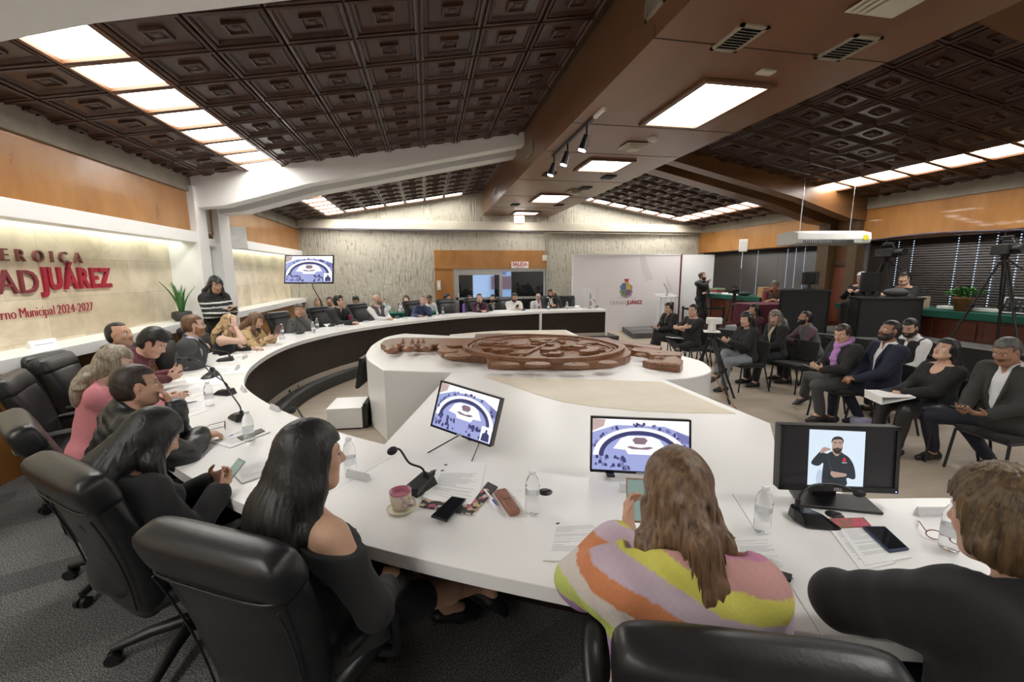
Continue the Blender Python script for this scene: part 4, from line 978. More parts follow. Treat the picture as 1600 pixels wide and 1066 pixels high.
for a,b in ((c-ax*.8,c+ax*.8),(c-ay*.8,c+ay*.8)):
    d=_n(np.append(b-a,0))[:2]; nn=np.array([-d[1],d[0]])*.02; m=MB(); m.prism([tuple(a-nn),tuple(b-nn),tuple(b+nn),tuple(a+nn)],Z0+.10,Z0+.125); m.build('quarter_bar',carv,em,.005)
slab([(595,546),(602,549),(604,553),(612,554),(622,553),(625,550),(645,550),(672,551),(676,548),(692,546),(702,540),(690,537),(660,536),(625,536),(610,538),(600,541)],Z0,Z0+.09,'crown')
m=MB()
for x in (629,644,653,661): 
    p=onz(x,536,Z0+.09); m=MB(); m.cyl((p[0],p[1],Z0+.07),(p[0]+.01,p[1],Z0+.16),.05,.004,6); m.build('crown_spike',carv,em)
for x,y,r_ in ((610,547,.09),(640,545,.11),(665,544,.09),(622,540,.08),(650,540,.08)):
    p=onz(x,y,Z0+.09); m=MB(); m.sphere((p[0],p[1],Z0+.085),r_,10,(1,1,.4)); m.build('crown_boss',carv,em)
m=MB()
for x,y,w_,h_ in ((700,551,20,3),(715,558,26,3.5),(790,572,28,3),(840,572,26,3),(900,573,26,3),(950,570,20,3),(712,541,18,2.5),(770,533,20,2),(850,532,30,1.5),(920,537,22,2)):
    m=MB(); m.prism([tuple(onz(x+w_*math.cos(t)*.8,y+h_*math.sin(t),Z0+.1)[:2]) for t in np.linspace(0,2*PI,12,endpoint=False)],Z0+.10,Z0+.13); m.build('mantling_leaf',carv,em,.01)
slab([(924,536),(940,541),(958,545),(990,549),(1010,553),(1031,556),(1034,551),(1000,545),(960,540),(950,536)],Z0,Z0+.09,'ribbon'); slab([(985,556),(1000,558),(1012,560),(1018,565),(1063,566),(1065,560),(1040,558),(1010,553),(990,552)],Z0,Z0+.085,'ribbon')
slab([(1003,573),(1015,577),(1062,583),(1065,580),(1067,573),(1055,566),(1030,568),(1018,572)],Z0,Z0+.08,'ribbon')
m=MB()
for x,y in ((1040,569),(1052,570),(1000,555),(1030,560),(950,541),(980,546)):
    p=onz(x,y,Z0+.08); m=MB(); m.sphere((p[0],p[1],Z0+.08),.06,10,(1.3,1,.4)); m.build('ribbon_fold',carv,em)
# ------------------------------------------------------------------ screens
FEED={ 'bg':mat('feed_floor',(.0,.0,.0),.3,emit=(.36,.40,.72),es=.58),'wh':mat('feed_white',(0,0,0),.3,emit=(.93,.94,1.),es=.62),'dk':mat('feed_dark',(0,0,0),.3,emit=(.05,.05,.16),es=.58),'md':mat('feed_mid',(0,0,0),.3,emit=(.20,.20,.44),es=.58),'br':mat('feed_brown',(0,0,0),.3,emit=(.26,.17,.22),es=.58),'or':mat('feed_tan',(0,0,0),.3,emit=(.55,.42,.40),es=.58) }
def feed_picture(name,w,h,parent,R,t,inset=True,seed=1):
    """flat picture of the room as the screen shows it, laid out in the screen's own plane (u,v in 0..1)"""
    ms=list(FEED.values()); ki={k:i for i,k in enumerate(FEED)}; m=MB(); lay=[0]
    def poly(k,P,dz=None):
        lay[0]+=1; z=.0004+.00006*lay[0]; m.cur=ki[k]; V=[((u-.5)*w,-z,(v-.5)*h) for u,v in P]; 
        a=sum(P[i][0]*P[(i+1)%len(P)][1]-P[(i+1)%len(P)][0]*P[i][1] for i in range(len(P))); F=tuple(range(len(P))) if a>0 else tuple(range(len(P)))[::-1]
        m.add(V,[F])
    rr=random.Random(seed)
    poly('bg',[(0,0),(1,0),(1,1),(0,1)]); poly('wh',[(0,.72),(.25,.88),(.75,.88),(1,.72),(1,1),(0,1)]); poly('or',[(0,.75),(.12,.85),(.14,.98),(0,1)]); poly('md',[(.86,.80),(1,.70),(1,.55),(.9,.62)])
    arc=lambda rx,ry,cx=.5,cy=.28,n=24,a0=.0,a1=PI: [(cx+rx*math.cos(t),cy+ry*math.sin(t)) for t in np.linspace(a0,a1,n)]
    poly('wh',arc(.49,.56)+arc(.43,.50)[::-1]); poly('dk',arc(.43,.50)+arc(.38,.42)[::-1]); poly('bg',arc(.38,.42))
    poly('wh',[(.22,.42),(.30,.62),(.38,.68),(.62,.68),(.70,.62),(.78,.42),(.65,.40),(.62,.32),(.38,.32),(.35,.40)])
    poly('br',[(.42,.60),(.45,.65),(.55,.65),(.58,.60),(.55,.52),(.45,.52)]); poly('br',[(.36,.46),(.42,.42),(.58,.42),(.64,.46),(.60,.48),(.5,.45),(.40,.48)])
    for _ in range(46):
        th=rr.uniform(.05,PI-.05); x=.5+.485*math.cos(th)*rr.uniform(1,1.06); y=.30+.57*math.sin(th)*rr.uniform(1.,1.08); s_=rr.uniform(.008,.018)
        if 0<x<.98 and y<.97: poly('dk' if rr.random()<.7 else 'md',[(x-s_,y-s_*1.6),(x+s_,y-s_*1.4),(x+s_*.7,y+s_*2),(x-s_*.6,y+s_*1.8)])
    for x0,x1,y in ((.05,.36,.22),(.60,.92,.22),(.03,.38,.08),(.58,.95,.08)):
        for _ in range(15):
            x=rr.uniform(x0,x1); yy=y+rr.uniform(-.05,.05)+(.05 if x0<.3 else -.0)*(1-(x-x0)/(x1-x0)); s_=rr.uniform(.012,.022)
            if yy-s_*2<0.01: yy=.01+s_*2
            poly('dk' if rr.random()<.8 else 'md',[(x-s_,yy-s_*1.8),(x+s_,yy-s_*1.8),(x+s_*.8,yy+s_),(x,yy+s_*2.2),(x-s_*.8,yy+s_)])
    if inset:
        poly('wh',[(.82,.02),(.99,.02),(.99,.34),(.82,.34)]); poly('dk',[(.84,.03),(.97,.03),(.96,.18),(.92,.22),(.92,.28),(.89,.28),(.89,.22),(.85,.18)])
    for i in range(len(m.V)): pass
    V=np.array(m.V)@np.asarray(R).T+np.array(t); m.V=[tuple(v) for v in V]
    return m.build(name,ms,parent)
def screen_tv(label,corners,seed,legs=None,depth=.045):
    """corners: TL,TR,BR,BL world points of the front face"""
    TL,TR,BR,BL=[np.array(p,float) for p in corners]; c=(TL+TR+BR+BL)/4; u=_n(TR-TL+BR-BL); v=_n(TL-BL+TR-BR); v=_n(v-u*np.dot(u,v)); n=np.cross(u,v)  # n towards viewer
    w=(np.linalg.norm(TR-TL)+np.linalg.norm(BR-BL))/2; h=(np.linalg.norm(TL-BL)+np.linalg.norm(TR-BR))/2
    R=np.stack([u,-n,v],1); o=empty('television',tuple(c),0,label,'screen','screens showing the session')
    o.rotation_euler=Matrix(R.tolist()).to_euler()
    b=MB(); b.bb(-w/2,w/2,.004,depth,-h/2,h/2); b.build('casing',M['black'],o,.004)
    f=MB(); bw=w*.018
    for a in ((-w/2,w/2,h/2-bw,h/2),(-w/2,w/2,-h/2,-h/2+bw*1.4),(-w/2,-w/2+bw,-h/2,h/2),(w/2-bw,w/2,-h/2,h/2)): f.bb(a[0],a[1],-.008,.006,a[2],a[3])
    f.build('bezel',mat('gloss_black',(.008,.008,.01),.15),o)
    feed_picture('picture',w-2*bw,h-2.4*bw,o,EYE,(0,.002,bw*.2),True,seed)
    MB().bb(-.02,.02,-.0095,-.008,-h/2+.003,-h/2+.009).build('badge',mat('badge',(.5,.5,.5),.4),o)
    return o,R,w,h
def mm(p,d): return np.array([0,0,CAMH])+_ray(*p)*d
# wall TV (far left corner)
o,R,w,h=screen_tv('flat television on the wall bracket at far left, by the pale stone wall',[mm((443.5,398.5),10.9),mm((520,399.5),10.9),mm((522,442),10.85),mm((446,444),10.85)],3)
b=MB(); b.tube([(0,.045,0),(.05,.3,0),(-.25,.9,-.02)],.03,8); b.build('bracket',M['black'],o); b=MB(); b.tube([(.03,.05,-.2),(.05,.15,-.45),(.1,.5,-.75),(0,.9,-.85)],.012,6); b.build('cable',M['black'],o)
# two desk-side TVs standing on the bridging board
def standing(label,px,base,seed,lean):
    TL,TR,BR,BL=px
    pb=[onz(*p,base) for p in (BL,BR)]
    d=[np.dot(CM.T@(p-np.array([0,0,CAMH])),[0,0,1]) for p in pb]
    return d
zb=.93
def tv_from(BL,BR,TL,TR,zl,zr,lean):
    bl=onz(*BL,zl); br=onz(*BR,zr); 
    # upper corners: same vertical plane leaned back
    u=_n(br-bl); back=np.cross([0,0,1.],u); back=_n(back)
    if np.dot(back,bl)<0: back=-back
    v=_n(np.array([0,0,1.])-u*u[2]+back*lean)
    nrm=np.cross(u,v)
    def hit(p):
        r=_ray(*p); t=np.dot(bl-np.array([0,0,CAMH]),nrm)/np.dot(r,nrm); return np.array([0,0,CAMH])+r*t
    return hit(TL),hit(TR),br,bl
C1=tv_from((921,737),(1076,744),(924,650),(1083,657),.945,.945,.22)
o,R,w,h=screen_tv('flat television on the white board behind the striped shawl woman',C1,4)
for sx in (-.3,.3):
    b=MB(); b.bb(sx*w-.02,sx*w+.02,-.06,.10,-h/2-.012,-h/2); b.build('foot',M['black'],o)
C2=tv_from((665,663),(761,694),(698,597),(790,627),1.01,.955,.25)
o,R,w,h=screen_tv('tilted flat television on the white board behind the mug and papers',C2,5)
b=MB(); A=R.T@(onz(668,708,.896)-np.array(o.location)); b.tube([(-.02*w,.0,-h/2),A],.004,6); b.build('foot_wire',M['black'],o)
b=MB(); A=R.T@(onz(737,721,.896)-np.array(o.location)); b.tube([(.32*w,.0,-h/2),A],.003,6); b.build('foot_wire',M['black'],o)
b=MB(); b.tube([(0,.045,0),(0,.12,-h/2),(0,.16,-h/2-.04)],.02,8); b.build('back_prop',M['black'],o)
# black screens resting on the inner floor
def floor_screen(label,pts):
    TL,TR,BR,BL=[np.array(p,float) for p in pts]; u=_n(BR-BL); v=_n(TL-BL-u*np.dot(TL-BL,u)); n=np.cross(u,v); c=(TL+TR+BL+BR)/4; w=np.linalg.norm(BR-BL); h=np.linalg.norm(TL-BL); R=np.stack([u,-n,v],1)
    o=empty('floor_screen',tuple(c),0,label,'screen','dark screens on the inner floor'); o.rotation_euler=Matrix(R.tolist()).to_euler()
    MB().bb(-w/2,w/2,.0,.05,-h/2,h/2).build('casing',M['black'],o,.008); MB().bb(-w/2+.02,w/2-.02,-.004,.0,-h/2+.02,h/2-.02).build('glass_panel',mat('gloss_black',(.008,.008,.01),.15),o)
    return o
_a=onz(552,608,.33); _b=onz(563.5,559.5,.76); _e=np.array([.16,1.0,0])
o=floor_screen('dark screen on a stand tilted toward the left desk, beside the podium',[_b+_e,_b,_a,_a+_e])
b=MB(); b.tube([(0,.05,-.1),(.0,.16,-.35),(0,.16,-.62)],.03,8); b.build('stand',M['black'],o)
o=floor_screen('dark screen lying tilted on the inner floor, seen behind the carved emblem',[(1.25,9.1,.52),(2.45,9.0,.62),(2.45,8.6,.12),(1.25,8.7,.02)])
wb=MB(); p=onz(577,668,0); wb.bb(-1.38,-.93,5.35,5.72,0,.02)
cb=MB(); A=onz(514,671,.0); 
o=empty('white_box',(-1.10,5.87,0),-.06,'white box-shaped cabinet on the inner floor at the left end of the podium','box'); MB().bb(-.22,.22,-.26,.26,.02,.29).build('body',M['gloss'],o,.006); MB().bb(-.2,.2,-.24,.24,0,.02).build('plinth',M['black'],o)
o=empty('floor_speaker',(-.835,5.80,0),-.06,'black floor speaker between the white box and podium end','speaker'); MB().bb(-.035,.012,-.18,.2,.0,.33).build('body',M['blackmatte'],o,.006); MB().bb(-.03,.008,-.186,-.18,.03,.3).build('grille',noise_mat('speaker_grille',(.005,.005,.005),(.04,.04,.04),(120,120,120)),o)
# ------------------------------------------------------------------ executive chairs
def exec_chair(name='office_chair'):
    r=empty(name,(0,0,0))
    # base star
    b=MB(); b.cyl((0,0,.07),(0,0,.14),.045,.04,16); b.cyl((0,0,.14),(0,0,.40),.028,.028,14); b.build('gas_column',M['black'],r)
    for i in range(5):
        a=2*PI*i/5+.3; c_,s_=math.cos(a),math.sin(a)
        l=MB(); l.tube([(0.03*c_,.03*s_,.115),(.18*c_,.18*s_,.105),(.33*c_,.33*s_,.075)],[.030,.026,.020],8); lo=l.build('base_leg',M['black'],r)
        w=MB(); w.cyl((.33*c_-.03*s_,.33*s_+.03*c_,.03),(.33*c_-.008*s_,.33*s_+.008*c_,.03),.030,.030,14); w.cyl((.33*c_+.008*s_,.33*s_-.008*c_,.03),(.33*c_+.03*s_,.33*s_-.03*c_,.03),.030,.030,14); w.cyl((.33*c_,.33*s_,.03),(.33*c_,.33*s_,.085),.010); w.build('caster',M['black'],lo)
    s_=MB(); rows=[]
    def loft(secs,n=28,e=3.2):
        V=[];F=[]
        for (c,hw,ht,R) in secs:
            for j in range(n):
                t=2*PI*j/n; x=math.copysign(abs(math.cos(t))**(2/e),math.cos(t))*hw; y=math.copysign(abs(math.sin(t))**(2/e),math.sin(t))*ht
                y-= -.035*(abs(x)/max(hw,1e-3))**2.5*(1 if hw>.15 else 0) if False else 0
                V.append(np.array(c)+R@np.array([x,y,0.]))
        k=len(secs)
        for i in range(k-1):
            for j in range(n): F.append((i*n+j,i*n+(j+1)%n,(i+1)*n+(j+1)%n,(i+1)*n+j))
        F.append(tuple(range(n))[::-1]); F.append(tuple((k-1)*n+j for j in range(n)))
        m=MB(); m.add(V,F,True); return m
    # seat: lofted front to back
    secs=[]
    for y,hw,ht,z in ((-.25,.17,.035,.43),(-.24,.215,.055,.43),(-.1,.235,.065,.425),(.1,.245,.07,.425),(.2,.25,.07,.425),(.26,.24,.055,.415),(.275,.20,.03,.405)):
        secs.append(((0,y,z),hw,ht,np.array([[1,0,0],[0,0,-1],[0,1,0.]])))
    loft(secs).build('seat',M['leather'],r)
    m=MB(); m.bb(-.12,.12,-.12,.12,.345,.375); m.build('seat_plate',M['black'],r)
    secs=[]
    def prof(v):
        y=-.215-.12*v-.04*v*v+.02*math.sin(v*PI); z=.40+.67*v; return y,z
    for v,hw,ht in ((-.04,.17,.03),(-.02,.20,.055),(.06,.222,.068),(.25,.238,.072),(.45,.252,.072),(.65,.264,.068),(.80,.272,.064),(.86,.272,.056),(.88,.266,.048)):
        y,z=prof(v); secs.append(((0,y,z),hw,ht,rotx(.25)))
    bk=loft(secs); bo=bk.build('backrest',M['leather'],r)
    secs=[]
    for v,hw,ht in ((.815,.262,.045),(.825,.272,.062),(.86,.276,.067),(.92,.277,.067),(.97,.275,.064),(1.0,.268,.058),(1.02,.250,.040),(1.028,.22,.018)):
        y,z=prof(v); secs.append(((0,y-.004,z),hw,ht,rotx(.30)))
    hd=loft(secs,36,5.); hd.build('headrest',M['leather'],r)
    # seams
    y,z=prof(.815); sm_=MB(); sm_.tube([(-.262,y-.03,z),(-.2,y-.071,z-.006),(0,y-.074,z-.012),(.2,y-.071,z-.006),(.262,y-.03,z)],.005,6,sub=6); sm_.build('seam',M['leather'],bo)
    for sx in (-1,1):
        sm_=MB(); P=[]
        for v in (.1,.25,.45,.65,.80): 
            y,z=prof(v); hw=np.interp(v,(.1,.25,.45,.65,.8),(.225,.238,.252,.264,.272)); P.append((sx*(hw-.030),y-.064,z-.018))
        sm_.tube(P,.004,6,sub=4); sm_.build('seam',M['leather'],bo)
    for sx in (-1,1):
        a=MB(); a.tube([(sx*.20,.05,.38),(sx*.29,.06,.40),(sx*.30,.04,.55),(sx*.295,.0,.62)],[.022,.022,.02,.02],8,sub=4); ar=a.build('arm_support',M['black'],r)
        p=MB(); p.tube([(sx*.285,-.20,.635),(sx*.295,-.05,.65),(sx*.295,.10,.652),(sx*.285,.17,.635)],[.024,.033,.034,.022],10,sub=4); p.V=[(x_,y_,z_ if z_<.65 else .65+(z_-.65)*.7) for x_,y_,z_ in p.V]; p.build('armrest',M['leather'],r)
    return r
CH0=exec_chair(); CHN=[0]
def place_chair(x,y,face,label,z=.18,sc=1.):
    o=CH0 if CHN[0]==0 else copy_tree(CH0); CHN[0]+=1
    o.location=(x,y,z); o.rotation_euler=(0,0,math.radians(face-90)); o.scale=(sc,sc,sc); setp(o,label,'chair','black leather office chairs'); return o
# ------------------------------------------------------------------ stacking chairs for the audience
def stack_chair():
    r=empty('stacking_chair',(0,0,0)); fab=cloth_mat('chairblack',(.010,.010,.011))
    s_=MB(); s_.bb(-.225,.225,-.21,.22,.425,.475); so=s_.build('seat',fab,r,.022,3)
    m=MB()
    rows=[]
    for v in np.linspace(0,1,7):
        z=.52+.30*v; hw=.225-.02*abs(2*v-1)**3; rows.append([(hw*u,-.215-.07*v+.025*u*u-.0,z) for u in np.linspace(-1,1,9)])
    rb=[[(x,y-.03,z) for x,y,z in rr] for rr in rows]
    m.grid(rows,flip=False); m.grid(rb,flip=True)
    def side(a,b): m.grid([a,b])
    side([r_[0] for r_ in rows],[r_[0] for r_ in rb]); side([r_[-1] for r_ in rb],[r_[-1] for r_ in rows]); side(rb[0],rows[0]); side(rows[-1],rb[-1])
    m.build('backrest',fab,r)
    for sx in (-1,1):
        l=MB(); l.tube([(sx*.215,.20,.42),(sx*.235,.24,.0)],.013,8); l.build('leg',M['black'],r)
        l=MB(); l.tube([(sx*.225,-.31,.0),(sx*.215,-.20,.42),(sx*.20,-.225,.60)],.013,8); l.build('leg',M['black'],r)
    f=MB(); f.tube([(-.215,.2,.415),(.215,.2,.415)],.011,8); f.tube([(-.215,-.2,.415),(.215,-.2,.415)],.011,8)
    for sx in (-1,1): f.tube([(sx*.215,.2,.415),(sx*.215,-.2,.415)],.011,8)
    f.build('seat_frame',M['black'],r)
    return r
SC0=stack_chair(); SCN=[0]
def place_stack(x,y,face,label,z=0.):
    o=SC0 if SCN[0]==0 else copy_tree(SC0); SCN[0]+=1
    o.location=(x,y,z); o.rotation_euler=(0,0,math.radians(face-90)); setp(o,label,'chair','black stacking chairs'); return o
# ------------------------------------------------------------------ backdrop, step, lectern
bd=empty('backdrop',(0,0,0),0,'wide pale backdrop panel printed with a colourful crest and city lettering','backdrop')
BX0,BX1=ony(896,450,13.5)[0],ony(1061,450,13.5)[0]; pale=mat('backdrop_print',(.84,.795,.785),.6)
MB().bb(BX0,BX1,13.5,13.56,0.16 if False else .0,2.55).build('panel',pale,bd)
f=MB(); f.bb(BX0-.03,BX1,13.48,13.57,2.55,2.585); f.bb(BX0-.04,BX0,13.48,13.57,0,2.585); f.build('frame',M['white'],bd)
f=MB(); f.bb(BX1,BX1+.035,13.46,13.57,0,2.585); f.build('edge_strip',mat('dark_maroon',(.10,.012,.03),.5),bd)
def bp_(x,y): p=ony(x,y,13.5); return (p[0],13.496,p[2])
m=MB(); m.add([bp_(*p) for p in ((999,400),(1008,400),(1013,418),(1021,436),(1010,440),(1003,425))],[tuple(range(6))]); m.add([bp_(*p) for p in ((1040,428),(1046,440),(1052,455),(1044,455),(1041,442))],[tuple(range(5))]); m.build('print_swoosh',mat('print_grey',(.74,.70,.69),.6),bd)
CR={k:mat('crest_'+k,c,.5) for k,c in dict(blue=(.10,.17,.38),yellow=(.62,.42,.08),green=(.15,.28,.13),purple=(.30,.10,.28),red=(.45,.05,.06),grey=(.30,.28,.27)).items()}
def cpoly(k,P,dy): 
    m=MB(); V=[]
    for x,y in P: p=ony(x,y,13.5); V.append((p[0],13.496-dy,p[2]))
    m.add(V,[tuple(range(len(V)))]); m.build('crest_field',CR[k],bd)
cpoly('grey',[(970,446),(973,442),(982,442),(986,446),(987,455),(985,461),(978,464),(972,461),(969.5,455)],.001)
cpoly('blue',[(971.5,446),(974,443.3),(978,443.3),(978,452.5),(970.8,452.5)],.002); cpoly('yellow',[(978.4,443.3),(982,443.3),(985,446),(985.6,452.5),(978.4,452.5)],.002)
cpoly('green',[(970.8,453),(978,453),(978,462.4),(972.6,460)],.002); cpoly('purple',[(978.4,453),(985.6,453),(984.4,460),(978.4,462.4)],.002)
cpoly('red',[(975,436),(983,436),(981.5,440.5),(976.5,440.5)],.002); cpoly('yellow',[(976,440.5),(982,440.5),(981,443),(977,443)],.003)
cpoly('grey',[(970,445),(968.2,449),(969.6,452),(968,456),(970.5,460),(969,462),(972,461),(970.5,456),(971,450)],.0015); cpoly('grey',[(986.5,445),(988.4,449),(987,452),(988.6,456),(986,460),(987.6,462),(984.6,461),(986.2,456),(985.6,450)],.0015)
cpoly('grey',[(970,459),(974,462.5),(978,464),(983,462.5),(987,459),(985.5,463),(978,466),(971,463)],.003)
z0=ony(978,475.5,13.5)[2]; cx0,cx1,cx2=[ony(x,475,13.5)[0] for x in (952.5,978.5,1004)]
text_obj('lettering','CIUDAD',.17,mat('print_brown',(.30,.22,.22),.5),RT,((cx0+cx1)/2,13.494,z0),bd,.001,-.002,width=cx1-cx0-.02)
text_obj('lettering','JUÁREZ',.17,M['maroon'],RT,((cx1+cx2)/2,13.494,z0),bd,.001,.006,width=cx2-cx1-.02)
text_obj('lettering','H E R O I C A',.07,mat('print_faint',(.50,.45,.44),.5),RT,((cx0+cx2)/2,13.494,ony(978,466.5,13.5)[2]),bd,.001,0,width=.6)
b2=empty('backdrop',(0,0,0),0,'narrow plain white backdrop panel behind the standing sign interpreter','backdrop')
x0,x1=BX1+.05,ony(1115.5,450,13.3)[0]; m=MB(); m.prism([(x0,13.5),(x1,13.3),(x1,13.36),(x0,13.56)],0,2.56); m.build('panel',mat('backdrop_white',(.90,.895,.89),.6),b2)
p0=onz(989,529.5,0); st=MB(); st.prism([(p0[0],p0[1]),(8.84,p0[1]-.2),(8.84,13.3),(p0[0]+.4,13.4)],0,.16); o=st.build('stage_step',[M['carpet'],M['carpetedge']]); setp(o,'low dark carpeted step in front of the backdrop','platform')
lc=empty('lectern',(7.62,12.75,.16),0,'clear acrylic lectern with a maroon plaque before the backdrop','lectern'); acr=mat('acrylic',(.95,.97,.98),.04,trans=.9,ior=1.2)
for x in (-.26,-.10,.10,.26): MB().bb(x-.006,x+.006,-.12,.12,.02,1.02).build('upright',acr,lc)
MB().box((0,0,1.07),(.66,.46,.012),rotx(.25)).build('reading_top',acr,lc); MB().bb(-.3,.3,-.2,.2,0,.02).build('base',acr,lc); MB().bb(-.02,.19,-.16,-.145,.45,.86).build('plaque',mat('plaque_maroon',(.09,.018,.025),.5),lc)
m=MB(); m.lathe([(0,.0),(.06,.0),(.075,.05),(.05,.12),(0,.14)],(.085,-.165,.56),16); m.V=[(x,-.162+(y+.165)*.05,z) for x,y,z in m.V]; m.build('emblem_print',mat('plaque_gold',(.30,.20,.14),.5),lc)
m=MB(); m.tube([(.06,.06,1.08),(.05,.03,1.2),(-.03,0,1.33),(-.10,-.03,1.42)],.009,8,sub=4); m.sphere((-.105,-.032,1.425),.018,10); m.cyl((.06,.06,1.07),(.06,.06,1.09),.04); m.build('microphone',M['black'],lc)
def stanchion(x,y,z,lab):
    o=empty('stanchion',(x,y,z),0,lab,'stanchion','belt stanchion posts'); MB().lathe([(0,0),(.16,0),(.16,.02),(.03,.04),(.028,.93),(.036,.94),(.036,1.0),(0,1.0)]).build('post',M['black'],o); return o
sA=onz(1058,474,1.16)if False else None
s1=stanchion(7.25,11.2,.0,'black belt stanchion post left of the sign interpreter'); s2=stanchion(8.38,10.95,.0,'black belt stanchion post right of the sign interpreter')
m=MB(); m.add([(.03,-.02,.90),(1.10,-.245,.90),(1.10,-.245,.96),(.03,-.02,.96)],[(0,1,2,3)]); m.add([(.03,-.017,.90),(1.10,-.242,.90),(1.10,-.242,.96),(.03,-.017,.96)],[(3,2,1,0)]); m.build('belt',mat('belt_green',(.008,.02,.016),.8),s1)
# acrylic flag screen on the far desk end
fs=empty('acrylic_screen',(4.68,11.95,.93),0,'clear upright acrylic box with a small flag on the far desk end','screen'); 
MB().bb(-.22,.22,-.006,.006,0,.62).build('sheet',acr,fs,.004); m=MB(); m.tube([(-.22,0,0),(-.22,0,.58),(-.2,0,.62),(.2,0,.62),(.22,0,.58),(.22,0,0)],.006,6); m.build('rim',mat('acrylic_rim',(.55,.57,.57),.2),fs)
fg=empty('desk_flag',(4.72,12.05,.93),0,'small tricolour desk flag behind the clear acrylic screen','flag'); MB().cyl((0,0,0),(0,0,.46),.006).build('pole',M['chrome'],fg); MB().lathe([(0,0),(.05,0),(.05,.015),(.01,.02),(0,.02)]).build('base',M['wood_frame'],fg)
for k,c,a in (('green',(.02,.16,.07),(.44,.30)),('white',(.75,.75,.72),(.30,.20)),('red',(.45,.03,.04),(.20,.08))):
    m=MB(); P=[[(.006+ (.05*t)*(.6+.8*(.46-z)),.012*math.sin(9*z+4*t),z) for t in np.linspace(0,1,5)] for z in np.linspace(a[0],a[1],5)]; m.grid(P); m.build('cloth_'+k,mat('flag_'+k,c,.8),fg)
# ------------------------------------------------------------------ right side: stage, counter, windows
stg=MB(); stg.prism([(8.30,-1),(8.30,5.6),(7.62,6.15),(7.15,7.9),(9.5,7.9),(9.5,-1)],0,.78); o=stg.build('raised_stage',[noise_mat('stage_carpet',(.11,.11,.108),(.17,.17,.165),(60,60,60)),M['blackmatte']]); setp(o,'raised dark stage along the right wall under the window counter','platform')
o.data.polygons.foreach_set('material_index',np.array([0 if abs(p.normal.z)>.5 else 1 for p in o.data.polygons],np.int32))
o=MB().bb(7.15,8.86,7.9,10.4,0,.45).build('stage_step',M['blackmatte']); setp(o,'lower black stage step under the maroon clothed table','platform')
def counter(y0,y1,zb,lab):
    c=empty('window_counter',(0,0,0),0,lab,'counter','window counters')
    MB().bb(8.88,9.94,y0,y1,1.16,1.28).build('worktop',M['felt'],c,.006); MB().bb(8.97,9.94,y0,y1,zb,1.16).build('carcass',M['redwood'],c)
    n=int((y1-y0)/.62)
    for i in range(n):
        a=y0+(y1-y0)*(i+.08)/n; b=y0+(y1-y0)*(i+.92)/n; MB().bb(8.945,8.97,a,b,zb+.08 if zb<.5 else zb+.04,1.11).build('door',M['redwood'],c,.008)
counter(-1,7.95,.78,'long red wood window counter with green felt top on the right stage'); counter(9.1,12.9,.0,'far red wood window counter with green felt top beside the backdrop')
# windows with perforated dark blinds
BL=noise_mat('blind_slat',(.014,.009,.006),(.028,.018,.013),(2,30,30),3,rough=.42)
def window(n,y0,y1,cords,shut):
    w=empty('window_%d'%n,(9.86,(y0+y1)/2,1.2)); w['kind']='structure'; yc=(y0+y1)/2
    f=MB()
    for y in np.linspace(y0,y1,4): f.bb(-.02,.04,y-yc-.03,y-yc+.03,.0,1.46)
    f.bb(-.02,.04,y0-yc,y1-yc,0,.06); f.bb(-.02,.04,y0-yc,y1-yc,1.40,1.46); f.build('frame',M['panel'],w); MB().bb(.0,.01,y0-yc,y1-yc,.06,1.4).build('pane',M['glass'],w)
    bl=MB(); N=30; H_=1.40; dz=H_/N
    cuts=sorted(cords)
    for i in range(N):
        z0=.09+dz*i; x=-.16; xs_=(-.012,.012)
        def strip(a,b,za,zb_): bl.add([(x-.010+.02*(za-z0)/dz,a-yc,za),(x-.010+.02*(za-z0)/dz,b-yc,za),(x-.010+.02*(zb_-z0)/dz,b-yc,zb_),(x-.010+.02*(zb_-z0)/dz,a-yc,zb_)],[(0,1,2,3)])
        strip(y0,y1,z0,z0+dz*.25); strip(y0,y1,z0+dz*.60,z0+dz*1.10)
        e=[y0]+[v for c in cuts for v in (c-.010,c+.010)]+[y1]
        for j in range(0,len(e),2): strip(e[j],e[j+1],z0+dz*.25,z0+dz*.60)
    bl.build('blind',BL,w); MB().bb(-.22,-.10,y0-yc,y1-yc,1.42,1.50).build('blind_box',M['beamwood'],w)
def cordY(px): return onx(px,400,9.69)[1]
window(1,-1.,8.0,[cordY(x) for x in (1402,1425,1494,1526,1554,1590)]+[1.5,2.6,3.3,4.0],1)
window(2,9.1,13.9,[cordY(x) for x in (1160,1184,1216,1230,1243,1257)],1)
c=MB(); c.tube([(9.5,y,2.66+.03*math.sin(y*2.1)) for y in np.linspace(2.5,8.0,16)],.014,6); setp(c.build('hanging_cable',mat('cable_violet',(.12,.11,.17),.5)),'violet grey cable sagging along the bottom of the right wood panel','cable')
# operator desks
def desk(x0,y0,x1,y1,dep,z0,z1,lab):
    d=_n(np.array([x1-x0,y1-y0,0]))[:2]; nn=np.array([-d[1],d[0]]); 
    if nn[0]<0: nn=-nn
    o=empty('operator_desk',(x0,y0,z0),math.atan2(d[1],d[0]),lab,'desk','black operator desks'); L=math.hypot(x1-x0,y1-y0); s_=1 if np.dot(nn,[-d[1],d[0]])>0 else -1
    a,b=(0,dep) if s_>0 else (-dep,0)
    MB().bb(-.02,L+.02,a-.02,b+.02,z1-z0-.035,z1-z0).build('desktop',M['black'],o,.004); MB().bb(0,L,a if s_>0 else b-.03,a+.03 if s_>0 else b,0,z1-z0-.035).build('front_panel',M['blackmatte'],o)
    for x in (0,L-.03): MB().bb(x,x+.03,a,b,0,z1-z0-.035).build('side_panel',M['blackmatte'],o)
    return o
desk(7.74,6.46,8.62,6.04,.34,.78,1.51,'lower black operator desk on the stage, in front of the seated boy')
